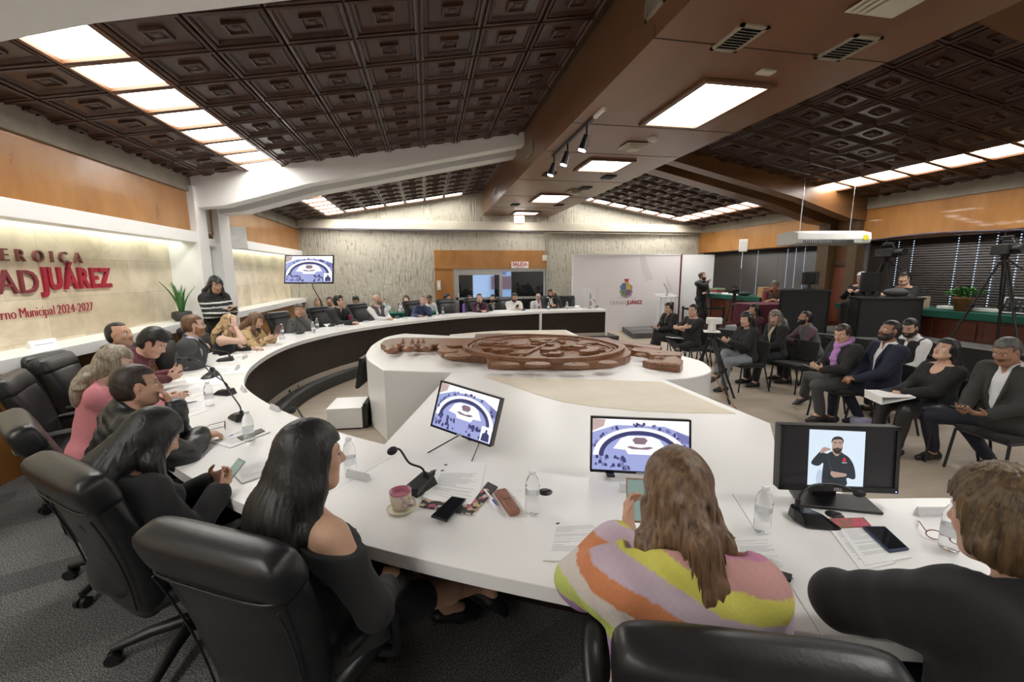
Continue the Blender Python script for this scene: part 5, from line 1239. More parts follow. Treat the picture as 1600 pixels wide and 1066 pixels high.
desk(7.10,7.60,7.66,6.98,.45,.78,1.62,'taller black operator desk on the stage with a small monitor on top')
# maroon clothed table
mt=empty('clothed_table',(7.92,8.92,.45),0,'low table under a pleated maroon cloth, in front of the vest man','table')
m=MB(); rows=[]
for z,k in ((.78,.0),(.77,.02),(.4,.5),(.0,1.)):
    rows.append([( (.62+.02*k+.030*k*math.sin(i*.9*4))*math.copysign(abs(math.cos(t))**.55,math.cos(t)),(.42+.02*k+.030*k*math.sin(i*.9*4))*math.copysign(abs(math.sin(t))**.55,math.sin(t)),z) for i,t in enumerate(np.linspace(0,2*PI,97))])
m.grid(rows,flip=True); m.add([r_ for r_ in rows[0][:-1]],[tuple(range(96))]); m.build('tablecloth',noise_mat('maroon_cloth',(.075,.006,.018),(.11,.010,.028),(9,9,9),3,rough=.75),mt)
m=MB(); m.bb(-.58,.58,-.38,.38,.72,.755); mo=m.build('tabletop',M['wood_frame'],mt)
for sx in (-.5,.5):
    for sy in (-.32,.32): MB().cyl((sx,sy,0),(sx,sy,.72),.02).build('leg',M['chrome'],mt)
# AC unit
ac=empty('air_conditioner',(7.82,7.42,2.50),-.13,'long white ceiling-hung air conditioner above the operator desks','air conditioner')
m=MB(); P=[(-.30,.10),(-.27,.02),(-.05,.0),(.30,.0),(.30,.24),(-.10,.27),(-.28,.22)]
V=[(-.76,y,z) for y,z in P]+[(.76,y,z) for y,z in P]; n=len(P); m.add(V,[tuple(range(n)),tuple(range(n,2*n))[::-1]]+[(i,(i+1)%n,(i+1)%n+n,i+n)[::-1] for i in range(n)]); m.build('casing',mat('ac_white',(.80,.80,.77),.35),ac,.015,3)
MB().box((-.12,-.30,.055),(1.02,.012,.065),rotx(-.35)).build('air_outlet',M['black'],ac); l=MB()
for i in range(24): l.box((-.60+.042*i,-.31,.055),(.006,.014,.06),rotx(-.35))
l.build('louvers',mat('ac_grey',(.10,.10,.10),.5),ac); MB().bb(.58,.68,-.305,-.30,.08,.17).build('energy_label',mat('label_yellow',(.75,.70,.02),.5),ac)
for x in (-.5,.55): MB().cyl((x,0,.25),(x,0,1.3),.008).build('hanger',M['chrome'],ac)
# speakers
def speaker(loc,rz,lab,sc=1.):
    o=empty('wall_speaker',loc,rz,lab,'speaker','white wall speakers'); m=MB(); m.prism([(-.14,-.10),(.14,-.10),(.10,.12),(-.10,.12)],-.22,.22); m.build('cabinet',mat('speaker_white',(.70,.69,.67),.5),o,.02,3); MB().bb(-.125,.125,-.106,-.10,-.2,.2).build('grille',noise_mat('grille_pale',(.56,.55,.53),(.68,.67,.65),(150,150,150)),o); MB().tube([(0,.12,0),(0,.22,0)],.025,8).build('bracket',M['white'],o); o.scale=(sc,)*3; return o
speaker((-3.28,8.62,2.64),math.radians(30),'white wall speaker bracketed on the left white pillar',.88)
p=onx(1161,384,9.0); sp=speaker((9.0,p[1],p[2]),math.radians(-35),'white wall speaker hanging above the far right counter',.8); m=MB(); m.tube([(0,.0,-.22),(0,.05,-.5),(.0,.05,-.8)],.012,6); m.build('cable',M['white'],sp)
# wall lettering
LX=-4.035; RL=np.stack([np.array([0,1.,0]),np.array([0,0,1.]),np.array([1.,0,0])],1)
def wl(p): q=onx(*p,LX); return q[1],q[2]
def wall_text(txt,pl,pr,cap,m,off,lab,nm,spacing=1.,dz=1.4):
    (y0,z0),(y1,z1)=wl(pl),wl(pr); o=empty('wall_lettering',(LX,(y0+y1)/2,(z0+z1)/2),0,lab,'lettering','lettering on the pale stone wall')
    V0,_=text_mesh(txt,1,.01,off); H0=V0[:,1].max()-V0[:,1].min()
    xs=None; W=y1-y0
    cur=[]; 
    # every letter its own part
    tot=0; 
    wds=[]
    for ch in txt:
        if ch==' ': wds.append(None); continue
        V,F=text_mesh(ch,1,.01,off,'LEFT'); wds.append((V,F))
    capH=[v[0][:,1].max() for v,ch in zip(wds,txt) if v is not None and ch in 'EJCDIHGM'][0]
    s_=cap/capH; gap=.14*spacing
    ws=[.28*spacing if v is None else (v[0][:,0].max()-v[0][:,0].min())+gap for v in wds]; fx=W/(sum(ws)-gap)
    x=0
    for v,wd,ch in zip(wds,ws,txt):
        if v is not None:
            V=v[0].copy(); V[:,0]=(V[:,0]-V[:,0].min()+x)*fx-W/2; V[:,1]*=s_; V[:,2]*=dz; mesh_obj('letter',V@RL.T,v[1],m,o)
        x+=wd
    return o
yz=lambda p:wl(p)
# baseline points (px) measured on the photograph
wall_text('CIUDAD',(-150,474),(61,452.5),.235,mat('letter_red',(.20,.03,.04),.4),.0,'thin red CIUDAD letters on the pale stone wall, cut by the frame edge','w',.8)
wall_text('JUÁREZ',(65,451.5),(175,448),.235,M['maroon'],.035,'bold dark red JUÁREZ letters on the pale stone wall','w',.55)
wall_text('HEROICA',(-28,411),(128,408),.12,mat('letter_grey',(.22,.07,.06),.4),.0,'widely spaced small HEROICA letters on the pale stone wall','w',4.)
wall_text('Gobierno Municipal 2024-2027',(-45,507),(146,484),.10,M['maroon'],-.018,'serif line Gobierno Municipal 2024-2027 on the pale stone wall','w',.9,.4)
o=empty('name_card',(-3.88,5.15,1.285),math.radians(80),'white folded card standing on the left wall ledge','card'); m=MB(); m.prism([(-.03,0),(.03,0),(.005,.075),(-.005,.075)],-.13,.13,np.array([[0,0,1],[1,0,0],[0,1,0.]])); m.build('card',M['paper'],o); MB().bb(-.09,.09,-.0215,-.0195,.022,.030).build('print',mat('print_blue',(.2,.25,.4),.6),o)
o=empty('potted_plant',(-3.80,7.58,1.285),0,'dark bowl with upright sword leaves on the left wall ledge','plant'); MB().lathe([(0,0),(.09,0),(.14,.06),(.13,.14),(.11,.15),(.10,.13),(0,.125)]).build('pot',mat('pot_dark',(.03,.028,.026),.5),o)
for i in range(11):
    a=2.4*i; t=.12+.30*(i%4)/3; L=.38+.12*((i*7)%5)/4; m=MB(); rows=[]
    for s_ in np.linspace(0,1,7):
        r_=.03+t*s_*s_*L*1.2; w_=.026*math.sin(min(1,s_*1.25+.25)*PI*.72)*(1-s_**4)+.001; cx_=r_*math.cos(a); cy_=r_*math.sin(a); rows.append([(cx_-math.sin(a)*w_,cy_+math.cos(a)*w_,.12+L*s_),(cx_*.97,cy_*.97,.12+L*s_),(cx_+math.sin(a)*w_,cy_-math.cos(a)*w_,.12+L*s_)])
    m.grid(rows); lf=m.build('leaf',noise_mat('sword_leaf',(.04,.13,.03),(.09,.25,.07),(6,6,2),3,rough=.4),o); sd=lf.modifiers.new('s','SOLIDIFY'); sd.thickness=.003
# ------------------------------------------------------------------ things on the desk
TZ=.931
def T(px,py,z=TZ): return onz(px,py,z)
def gooseneck(base,tip,lab,tz=1.22,big=1.):
    """desk microphone; base / tip given on the photograph, tip height known"""
    b=T(*base); e=onz(*tip,tz); d=e-b; d[2]=0
    if np.linalg.norm(d)<.05: d=np.array([.1,.1,0])
    L=min(np.linalg.norm(d),.42); u=_n(d); e=b+u*L; e[2]=tz
    o=empty('microphone',tuple(b),math.atan2(u[1],u[0]),lab,'microphone','gooseneck desk microphones')
    m=MB(); P=[(-.085,-.055),(.07,-.055),(.10,0),(.07,.055),(-.085,.055),(-.10,0)]
    V=[(x,y,0) for x,y in P]+[(x*.97,y*.97,.012) for x,y in P]+[(x*.75-.01,y*.72,.022+.022*(x<0)+.012) for x,y in P]; n=6; m.add(V,[tuple(range(n))[::-1],tuple(range(2*n,3*n))]+[(k*n+i,k*n+(i+1)%n,(k+1)*n+(i+1)%n,(k+1)*n+i) for k in range(2) for i in range(n)])
    m.build('base',M['black'],o,.005); h=tz-b[2]-.005
    m=MB(); m.tube([(-.05,0,.03),(-.045,0,.075),(-.02,0,.11),(L*.35,0,h*.62),(L*.7,0,h*.95),(L*.94,0,h)],.0055,8,sub=5); m.cyl((-.05,0,.03),(-.05,0,.07),.016,.012,12); m.build('gooseneck',M['black'],o)
    m=MB(); m.sphere((L,0,h),.019,12,(1.5,1,1)); m.build('capsule',M['blackmatte'],o)
    m=MB(); m.cyl((.045,-.02,.03),(.045,-.02,.038),.008); m.build('button',mat('button_grey',(.1,.1,.1),.4),o)
    return o
for a in (((654,765),(613,703),'black gooseneck microphone behind the pink mug, bent to the left',1.20),
 ((374,654),(331,576),'black gooseneck microphone beside the folded glasses, leaning left',1.26),
 ((351,616),(297,561),'black gooseneck microphone in front of the pink sleeved woman',1.24),
 ((328,590),(253,568),'black gooseneck microphone in front of the maroon shirted man with phone',1.22),
 ((352,564),(268,536),'black gooseneck microphone in front of the grey suited bearded man',1.20),
 ((381,548),(338,518),'black gooseneck microphone in front of the blond woman',1.22),
 ((424,534),(394,516),'black gooseneck microphone in front of the gold blouse woman',1.20),
 ((469,521.5),(452,509.5),'black gooseneck microphone in front of the grey sweater man',1.15),
 ((518,510),(500,486),'black gooseneck microphone between grey sweater and dark jacket men',1.30),
 ((553,504),(536,485),'black gooseneck microphone beside the dark red tumbler',1.25),
 ((621,497.5),(623,475),'black gooseneck microphone between the bald man and blue shirt man',1.30),
 ((660,494.5),(655,483),'black gooseneck microphone in front of the blue shirt man',1.15),
 ((758,487.5),(752,473),'black gooseneck microphone in front of the maroon jacket woman',1.22),
 ((818,485),(814,469),'black gooseneck microphone in front of the white shirt man',1.25),
 ((861,481),(852,466),'black gooseneck microphone in front of the yellow tie man',1.25),
 ((932,480.5),(926,470),'black gooseneck microphone beside the clear box on the far desk end',1.18),
 ((484,684),(457,640),'black gooseneck microphone behind the long haired woman\'s head',1.20)): gooseneck(*a)
# the low bent microphone in front of the monitor
b=T(1262,815); o=empty('microphone',tuple(b),-.25,'black desk microphone with low bent neck in front of the computer monitor','microphone','gooseneck desk microphones')
m=MB(); P=[(-.055,.055),(-.03,.075),(.02,.06),(.10,-.065),(.07,-.07),(-.04,-.055),(-.06,0)][::-1]; n=len(P)
V=[(x,y,0) for x,y in P]+[(x*.98,y*.98,.012) for x,y in P]+[(x*.6-.02,y*.6+.012,.052) for x,y in P]; m.add(V,[tuple(range(n))[::-1] if False else tuple(range(n)),tuple(range(2*n,3*n))[::-1]]+[(k*n+i,(k+1)*n+i,(k+1)*n+(i+1)%n,k*n+(i+1)%n) for k in range(2) for i in range(n)]); m.build('base',mat('gloss_black',(.008,.008,.01),.15),o,.006)
m=MB(); m.cyl((-.03,.03,.04),(-.028,.034,.085),.013,.010,12); m.tube([(-.028,.034,.08),(-.01,.045,.105),(.05,.07,.13),(.14,.075,.135),(.20,.05,.125)],.0055,8,sub=5); m.build('gooseneck',M['black'],o); m=MB(); m.sphere((.225,.035,.115),.016,12,(1.7,1,1)); m.build('capsule',M['blackmatte'],o)
# bottles
water=mat('clear_plastic',(.95,.965,.97),.06,trans=.86,ior=1.12); capm=mat('bottle_cap',(.86,.87,.88),.4)
def make_bottle():
    o=empty('water_bottle',(0,0,0)); m=MB(); pr=[(0,.004),(.024,.0),(.030,.006)]
    for i in range(26):
        z=.012+.108*i/25; pr.append((.0315+.0011*math.cos(i*PI),z))
    pr+=[(.0325,.13),(.031,.145),(.024,.168),(.0135,.186),(.0125,.197)]
    m.lathe(pr,n=24); m.build('bottle_body',water,o); m=MB(); m.lathe([(0,.205),(.0145,.205),(.0155,.203),(.0155,.190),(.0125,.189)],n=18); m.build('cap',capm,o)
    m=MB(); m.lathe([(.0329,.062),(.0329,.098)],n=24); m.build('label',mat('bottle_label',(.88,.9,.93),.4,trans=.3),o)
    return o
B0=make_bottle(); BN=[0]
def bottle(px,py,lab,z=TZ,sc=1.):
    o=B0 if BN[0]==0 else copy_tree(B0); BN[0]+=1; p=onz(px,py,z); o.location=tuple(p); o.scale=(sc,)*3; o.rotation_euler=(0,0,.7*BN[0]); setp(o,lab,'bottle','clear plastic water bottles')
for a in ((1190,831,'clear water bottle beside the computer monitor'),(832,802,'clear water bottle to the right of the brown glasses case'),(390,690,'clear water bottle beside the folded glasses and phone'),
 (328,634,'clear water bottle in front of the pink sleeved woman'),(548,741,'clear water bottle just right of the long haired woman\'s face'),(1482,858,'clear water bottle behind the red rimmed glasses at far right'),
 (319,566,'clear water bottle in front of the grey suited bearded man'),(441,524,'clear water bottle in front of the gold blouse woman'),(490,520,'clear water bottle, front one of the pair by the grey sweater man'),(496,513.5,'clear water bottle, back one of the pair by the grey sweater man'),
 (648.5,493.5,'clear water bottle in front of the blue shirt man'),(692,492.5,'clear water bottle before the empty far chair'),(746.5,487.5,'clear water bottle in front of the maroon jacket woman'),(857,484,'clear water bottle in front of the yellow tie man'),(886,482.5,'clear water bottle on the far desk right of the yellow tie man')): bottle(a[0],a[1],a[2])
# paper
ink=mat('print_ink',(.46,.46,.47),.7); inkd=mat('print_ink_dark',(.10,.10,.12),.7)
SHN=[0]
def sheet(corners,lab,lines=True,n=1,z=TZ,head=True,grp='paper sheets on the council desk',name='paper_sheet',m_=None,mark=False):
    """corners: four photograph points TL,TR,BR,BL of a sheet lying on the desk"""
    SHN[0]+=1; zz=z+.0006*(SHN[0]%5)
    P=[onz(x,y,zz) for x,y in corners]; c=sum(P)/4; L=[p-c for p in P]
    o=empty(name,(c[0],c[1],zz),0,lab,'paper',grp)
    t=.0012*n; m=MB(); V=[(q[0],q[1],0) for q in L]+[(q[0],q[1],t) for q in L]; m.add(V,[(0,1,2,3),(7,6,5,4)]+[(i,i+4,(i+1)%4+4,(i+1)%4) for i in range(4)]); m.build('sheet',m_ or M['paper'],o)
    def uv(u,v): q=(L[3]*(1-u)+L[2]*u)*(1-v)+(L[0]*(1-u)+L[1]*u)*v; return (q[0],q[1],t+.0003)
    if lines:
        rr=random.Random(SHN[0]); m=MB(); v=.80
        while v>.16:
            u1=rr.uniform(.72,.90) if rr.random()<.8 else rr.uniform(.3,.6); m.add([uv(.12,v),uv(u1,v),uv(u1,v+.009),uv(.12,v+.009)],[(0,1,2,3)]); v-=.027 if rr.random()<.85 else .06
        m.build('print_lines',ink,o)
        if head:
            m=MB(); m.add([uv(.13+.04*math.cos(t_),.91+.03*math.sin(t_)) for t_ in np.linspace(0,2*PI,9)[:-1]],[tuple(range(8))]); m.build('letterhead_crest',inkd,o)
    return o
sheet([(690,722),(757,730),(751,792),(662,770)],'printed sheet lying under the black phone and top page')
sheet([(683,734),(759,727),(741,806),(660,778)],'printed page on top of the stack beside the black phone',n=4)
sheet([(862,815),(942,808),(935,880),(848,876)],'printed letter lying to the right of the clear bottle, near the shawl',n=2)
sheet([(905,832),(955,806),(990,832),(945,856)],'small printed sheet lying left of the shawl woman\'s phone',head=True)
sheet([(1135,838),(1205,832),(1240,905),(1165,892)],'printed page half hidden behind the shawl woman\'s right shoulder',n=3)
sheet([(1303,818),(1360,815),(1425,872),(1352,885)],'printed page under the large blue phone',n=3)
sheet([(1292,822),(1332,812),(1400,880),(1345,892)],'printed page fanned out left of the large blue phone')
sheet([(358,735),(418,714),(421,741),(378,756)],'printed pages lying beyond the woman holding a phone',n=4)
sheet([(325,690),(400,672),(423,675),(360,700)],'printed pages under the blue pen and phone',n=2)
sheet([(276,635),(330,618),(330,640),(262,662)],'printed page with blue print in front of the pink sleeved woman')
sheet([(270,612),(318,600),(330,612),(282,624)],'printed page between bottle and pink sleeved woman')
sheet([(290,590),(345,585),(352,600),(296,606)],'printed page under the man\'s phone hands',lines=False)
sheet([(320,575),(372,572),(384,583),(330,588)],'printed page beside the curved desk edge, left side')
sheet([(335,553),(372,548),(380,556),(345,562)],'spiral bound page in front of the grey suited man')
sheet([(372,540),(402,532),(412,538),(384,546)],'printed page in front of the blond woman')
sheet([(404,530),(432,526),(440,531),(412,537)],'printed page in front of the gold blouse woman')
sheet([(505,507),(530,504),(537,508),(512,512)],'printed page in front of the dark jacket man')
sheet([(566,504),(596,499),(602,503),(574,508)],'printed page in front of the bald vest man')
sheet([(600,499),(640,496),(640,499),(604,503)],'printed page between vest man and blue shirt man',lines=False)
sheet([(770,485),(795,484),(796,486.5),(772,488)],'printed page left of the white shirt man',lines=False)
sheet([(1010-130,478),(905,477.5),(906,480),(882,480.5)],'printed page on the far desk by the empty right chair',lines=False)
# patterned notebook under the papers
pat=mat('patterned_cover',(.05,.05,.05),.6); N,L_,b_=nodes(pat); tc=N.new('ShaderNodeTexCoord'); vo=N.new('ShaderNodeTexVoronoi'); vo.inputs['Scale'].default_value=42; L_.new(tc.outputs['Object'],vo.inputs['Vector'])
cr=N.new('ShaderNodeValToRGB'); cr.color_ramp.interpolation='CONSTANT'; e=cr.color_ramp.elements; e[0].color=(.035,.03,.035,1); e[1].position=.35; e[1].color=(.45,.10,.16,1)
for p_,c_ in ((.5,(.04,.035,.03,1)),(.62,(.55,.42,.22,1)),(.78,(.6,.55,.5,1)),(.88,(.05,.04,.05,1))): q=e.new(p_); q.color=c_
sepc=N.new('ShaderNodeSeparateColor'); L_.new(vo.outputs['Color'],sepc.inputs[0]); L_.new(sepc.outputs[0],cr.inputs[0]); L_.new(cr.outputs[0],b_.inputs['Base Color'])
def slab_item(name,corners,h,m,lab,cat,z=TZ,bev=.004,extra=None):
    P=[onz(x,y,z+h) for x,y in corners]; c=sum(P)/4; o=empty(name,(c[0],c[1],z),0,lab,cat); L=[(p-c)[:2] for p in P]
    mb=MB(); mb.prism([tuple(q) for q in L],0.0005,h); mb.build('body' if name!='notebook' else 'cover',m,o,bev,3)
    if extra: extra(o,L,h)
    return o
slab_item('notebook',[(762,752),(778,760),(738,803),(655,790),(660,780),(735,788)],.010,pat,'notebook with a multicoloured geometric cover under the stacked papers','notebook',z=TZ-.0005)
def phone_screen(k):
    def f(o,L,h):
        c=sum(L)/4; m=MB(); V=[tuple(c+(q-c)*k)+(h+.0004,) for q in L]; m.add(V,[(0,1,2,3)]); m.build('screen',mat('phone_glass',(.01,.011,.014),.08),o)
    return f
slab_item('smartphone',[(706,775),(728,779),(698,814),(673,806)],.010,mat('phone_black',(.012,.012,.013),.3),'black smartphone lying on papers beside the pink mug','phone',z=TZ+.012,bev=.003,extra=phone_screen(.93))
slab_item('smartphone',[(1348,822),(1383,822),(1421,857),(1390,861)],.011,mat('phone_blue',(.02,.035,.09),.3),'large dark blue cased smartphone lying on printed pages at right','phone',z=TZ+.004,bev=.003,extra=phone_screen(.90))
slab_item('smartphone',[(370,683),(408,669),(414,673),(378,688)],.010,mat('phone_black',(.012,.012,.013),.3),'dark smartphone lying beside the bottle and blue pen','phone',bev=.002)
for co,lab in (([(341,552),(360,550),(362,553),(342,556)],'dark smartphone lying in front of the grey suited man'),([(345,545),(366,542),(368,545),(348,548)],'dark smartphone lying beyond the grey suited man\'s hand'),([(668,493.5),(674,493),(675,494),(669,494.5)],'dark smartphone lying in front of the blue shirt man')): slab_item('smartphone',co,.010,M['black'],lab,'phone',bev=.002)
def case_band(o,L,h):
    c=sum(L)/4; a=(L[0]+L[3])/2*.5+(L[1]+L[2])/2*.5; d=_n(np.append(L[1]-L[0],0))[:2]; m=MB(); p=c; n=np.array([-d[1],d[0]]); m.box((p[0],p[1],h-.002),(.035,.008,.006),rotz(math.atan2(d[1],d[0]))); m.build('clasp',M['chrome'],o)
slab_item('glasses_case',[(771,765),(791,761),(814,795),(796,800)],.030,noise_mat('case_leather',(.20,.075,.045),(.30,.13,.085),(30,30,30)),'brown mottled leather glasses case beside the blue pen','glasses case',z=TZ,bev=.012,extra=case_band)
slab_item('fabric_pouch',[(1281,810),(1350,808),(1362,821),(1303,824)],.012,noise_mat('floral_cloth',(.28,.16,.10),(.60,.10,.16),(45,45,45),2,lo=.45,hi=.6),'floral pink and brown fabric pouch behind the large blue phone','pouch',bev=.004)
slab_item('notebook',[(1196,885),(1238,897),(1236,906),(1192,903)],.012,M['blackmatte'],'black covered notebook edge under pages right of the shawl','notebook',bev=.002)
slab_item('eraser',[(383,0),(383,0),(383,0),(383,0)],.01,M['paper'],'x','x') if False else None
def stick(name,a,b,r,m,lab,cat,z=TZ,tipm=None):
    A=onz(*a,z+r); B=onz(*b,z+r); c=(A+B)/2; o=empty(name,(c[0],c[1],z),0,lab,cat); A=A-np.array(o.location); B=B-np.array(o.location)
    MB().cyl(A,A+(B-A)*.72,r,r,10).build('barrel',m,o); MB().cyl(A+(B-A)*.72,B,r*1.1,r*.5,10).build('cap',tipm or m,o); return o
clearpen=mat('clear_barrel',(.85,.88,.93),.2); bluecap=mat('pen_blue',(.02,.05,.42),.35)
stick('pen',(757,765),(776,789),.005,clearpen,'clear pen with blue cap beside the brown glasses case','pen',TZ+.011,bluecap)
stick('pen',(379,672),(357,683),.005,clearpen,'clear pen with blue cap lying by the folded glasses','pen',TZ,bluecap)
stick('pen',(972,822),(958,831),.006,clearpen,'blue tipped pen lying left of the shawl woman\'s hands','pen',TZ+.001,bluecap)
stick('pen',(262,636),(308,627),.006,mat('pen_bluegrey',(.12,.15,.35),.4),'long blue pen lying in front of the pink sleeved woman','pen')
# pink mug on saucer
p=T(627,797); o=empty('coffee_mug',(p[0],p[1],TZ+.013),0,'cream mug with pink rim and purple flower on a cream saucer','mug')
flm=noise_mat('mug_glaze',(.66,.58,.44),(.40,.22,.33),(28,28,20),3,rough=.3,lo=.55,hi=.68)
m=MB(); m.lathe([(0,.003),(.034,.0),(.042,.012),(.048,.045),(.049,.075)],n=28); m.build('cup',flm,o); pk=mat('mug_pink',(.42,.13,.20),.3); m=MB(); m.lathe([(.049,.075),(.050,.082),(.047,.083),(.044,.06),(.0,.055)],n=28); m.build('rim',pk,o)
m=MB(); m.lathe([(0,.0585),(.0435,.0585)],n=24); m.build('drink',mat('mug_drink',(.55,.24,.27),.2),o); m=MB(); m.tube([(.047,0,.06),(.075,0,.058),(.078,0,.03),(.045,0,.02)],.006,8,sub=4); m.V=[tuple(rotz(-.6)@np.array(v)) for v in m.V]; m.build('handle',flm,o)
o=empty('saucer',(p[0],p[1],TZ),0,'cream saucer under the pink rimmed mug','saucer'); MB().lathe([(0,.002),(.035,.001),(.062,.009),(.063,.012),(.036,.006),(0,.006)],n=32).build('dish',mat('saucer_cream',(.70,.64,.50),.3),o); MB().lathe([(.0625,.0105),(.0645,.012),(.0625,.0135)],n=32).build('rim',mat('saucer_rim',(.62,.56,.42),.3),o)
# glasses
def glasses_item(px,py,rz,lab,col,z=TZ,open_=True):
    p=onz(px,py,z); o=empty('eyeglasses',(p[0],p[1],z),rz,lab,'glasses'); m=MB()
    for s_ in (-1,1): m.tube([(s_*.035+.026*math.cos(t),0,.022+.019*math.sin(t)) for t in np.linspace(0,2*PI,18,endpoint=False)],.002,6,closed=True)
    m.tube([(-.010,0,.026),(0,.0,.030),(.010,0,.026)],.002,6); m.build('frame',col,o)
    for s_ in (-1,1): m=MB(); m.tube([(s_*.061,0,.03),(s_*.063,.01,.03),(s_*.062,.09,.022),(s_*.058,.13,.004)],.002,6); m.build('temple',col,o); m=MB(); m.add([(s_*.035+.025*math.cos(t),0,.022+.018*math.sin(t)) for t in np.linspace(0,2*PI,16,endpoint=False)],[tuple(range(16))]); m.build('lens',mat('lens',(1,1,1),.02,trans=1.,ior=1.05),o)
glasses_item(352,669,math.radians(-105) if False else 1.95,'black folded glasses with open arms, left of the clear bottle',M['black'])
glasses_item(1478,848,-.75,'red and black rimmed glasses lying beside the short haired woman',mat('red_frame',(.16,.02,.02),.3))
# name plates (small clear stands), cable grommets
plm=mat('plate_clear',(.90,.91,.92),.15,trans=.4); 
for i,(x,y,a,lab) in enumerate(((430,641,-.72,'near the desk edge beyond the folded glasses'),(381,611,-.5,'before the pink sleeved woman'),(371,577,-.2,'before the maroon shirted man'),(383,560,-.1,'before the grey suited man'),(402,546,0,'before the blond woman'),(441,530,.25,'before the gold blouse woman'),(481,522,.45,'before the grey sweater man'),(533,510,.6,'before the dark jacket man'),(572,504,.75,'before the bald man'),(633,498,.9,'before the blue shirt man'),(682,494,1.0,'before the empty far chair'),(733,490,1.2,'before the maroon jacket woman'),(560,748,-.6,'right of the bottle by the long haired woman'),(992,770,-.35,'behind the shawl woman\'s phone'),(1458,805,-.2,'left of the short haired woman'))):
    p=T(x,y); o=empty('name_plate',tuple(p),a-.0 if False else 0,'clear name plate stand '+lab,'name plate','clear name plate stands')
    tn=CURVE[min(len(CURVE)-2,cidx(p[0],p[1]))+1]-CURVE[cidx(p[0],p[1])]; o.rotation_euler=(0,0,math.atan2(tn[1],tn[0]))
    m=MB(); m.prism([(-.017,0),(.017,0),(.003,.04),(-.003,.04)],-.075,.075,np.array([[0,0,1],[1,0,0],[0,1,0.]])); m.build('stand',plm,o); MB().bb(-.065,.065,-.0182,-.0175,.008,.012).build('print',ink,o)
for x,y,lab in ((680,739,'beside the papers and the left microphone'),(852,769,'right of the clear bottle on the near desk'),(1304,805,'behind the low bent microphone'),(500,628,'x'))[:3]:
    p=T(x,y,TZ-.0005); o=empty('cable_grommet',tuple(p),0,'round black cable grommet '+lab,'grommet','cable grommets'); MB().lathe([(0,.003),(.03,.004),(.036,.0)],n=24).build('ring',M['black'],o); MB().bb(-.012,.03,-.006,.006,.003,.006).build('flap',M['blackmatte'],o)
m=MB(); A=T(680,741,TZ+.004); B=T(663,760,TZ+.004); m.tube([A,(A+B)/2+np.array([.01,.01,0]),B],.004,6); setp(m.build('microphone_cable',M['black']),'short black cable from grommet to the microphone behind the mug','cable')
# computer monitor
p=T(1308,800); rz=math.radians(-12.5); o=empty('computer_monitor',(p[0],p[1],TZ-.0005),rz,'black computer monitor on the right desk showing a sign interpreter','monitor')
bl=onz(1216,761,1.01); 
C=tv_from((1216,764),(1402,771),(1218,661),(1407,669),1.01,1.01,.10); TL,TR,BR,BLc=[np.array(q) for q in C]; u=_n(BR-BLc); v=_n(TL-BLc-u*np.dot(TL-BLc,u)); n=np.cross(u,v); Rm=np.stack([u,-n,v],1); w=np.linalg.norm(BR-BLc); h=(np.linalg.norm(TL-BLc)+np.linalg.norm(TR-BR))/2; cc=(TL+TR+BR+BLc)/4
yaw_=math.atan2(u[1],u[0]); p=cc+np.array([-math.sin(yaw_),math.cos(yaw_),0])*.06; o.location=(p[0],p[1],TZ-.0005); o.rotation_euler=(0,0,yaw_); Rz=rotz(yaw_)
def loc_(V): return (np.array(V)@Rm.T+cc-np.array(o.location))@Rz
def mbuild(mb,nm,m,par,bev=0): V=loc_(mb.V); mb.V=[tuple(x) for x in V]; return mb.build(nm,m,par,bev)
ca=mbuild(MB().bb(-w/2,w/2,.003,.05,-h/2,h/2),'casing',M['black'],o,.006)
f=MB(); bw=.016
for a in ((-w/2,w/2,h/2-bw,h/2),(-w/2,w/2,-h/2,-h/2+bw*1.5),(-w/2,-w/2+bw,-h/2,h/2),(w/2-bw,w/2,-h/2,h/2)): f.bb(a[0],a[1],-.008,.006,a[2],a[3])
mbuild(f,'bezel',M['black'],o)
pm={k:mat('pic_'+k,(0,0,0),.3,emit=c,es=e_*.66) for k,c,e_ in (('black',(.010,.009,.010),1.),('sky',(.62,.72,.82),1.),('shirt',(.022,.028,.034),1.),('skin',(.40,.27,.22),1.),('hair',(.03,.025,.022),1.),('red',(.5,.03,.05),1.),('mouth',(.15,.05,.05),1.),('shade',(.45,.53,.64),1.),('fold',(.05,.058,.066),1.))}
sw_,sh_=w-2*bw,h-2.5*bw; m=MB(); km=list(pm); lay=[0]
def pp(k,P):
    lay[0]+=1; m.cur=km.index(k); V=[((x-.5)*sw_,.002-.0001*lay[0],(y-.5)*sh_+bw*.25) for x,y in P]; a=sum(P[i][0]*P[(i+1)%len(P)][1]-P[(i+1)%len(P)][0]*P[i][1] for i in range(len(P))); F=tuple(range(len(P))); m.add(V,[F if a>0 else F[::-1]])
def sp(P,s_=4): return [tuple(q[:2]) for q in smooth_path([(x,y,0) for x,y in P],s_,True)]
pp('black',[(0,0),(1,0),(1,1),(0,1)]); pp('sky',[(.235,.0),(.735,.0),(.735,.96),(.235,.98)]); pp('shade',sp([(.33,.0),(.37,.0),(.38,.18),(.34,.28),(.31,.15)]))
pp('shirt',sp([(.385,.0),(.58,.0),(.585,.14),(.645,.12),(.665,.17),(.645,.36),(.60,.50),(.545,.57),(.52,.60),(.44,.60),(.40,.56),(.345,.595),(.325,.57),(.265,.42),(.275,.36),(.33,.34),(.37,.395),(.365,.2)],3))
pp('skin',sp([(.452,.58),(.49,.52),(.525,.59),(.53,.66),(.45,.66)])); pp('skin',sp([(.443,.72),(.45,.64),(.47,.575),(.49,.565),(.515,.585),(.535,.66),(.538,.74),(.53,.81),(.49,.84),(.45,.81)]))
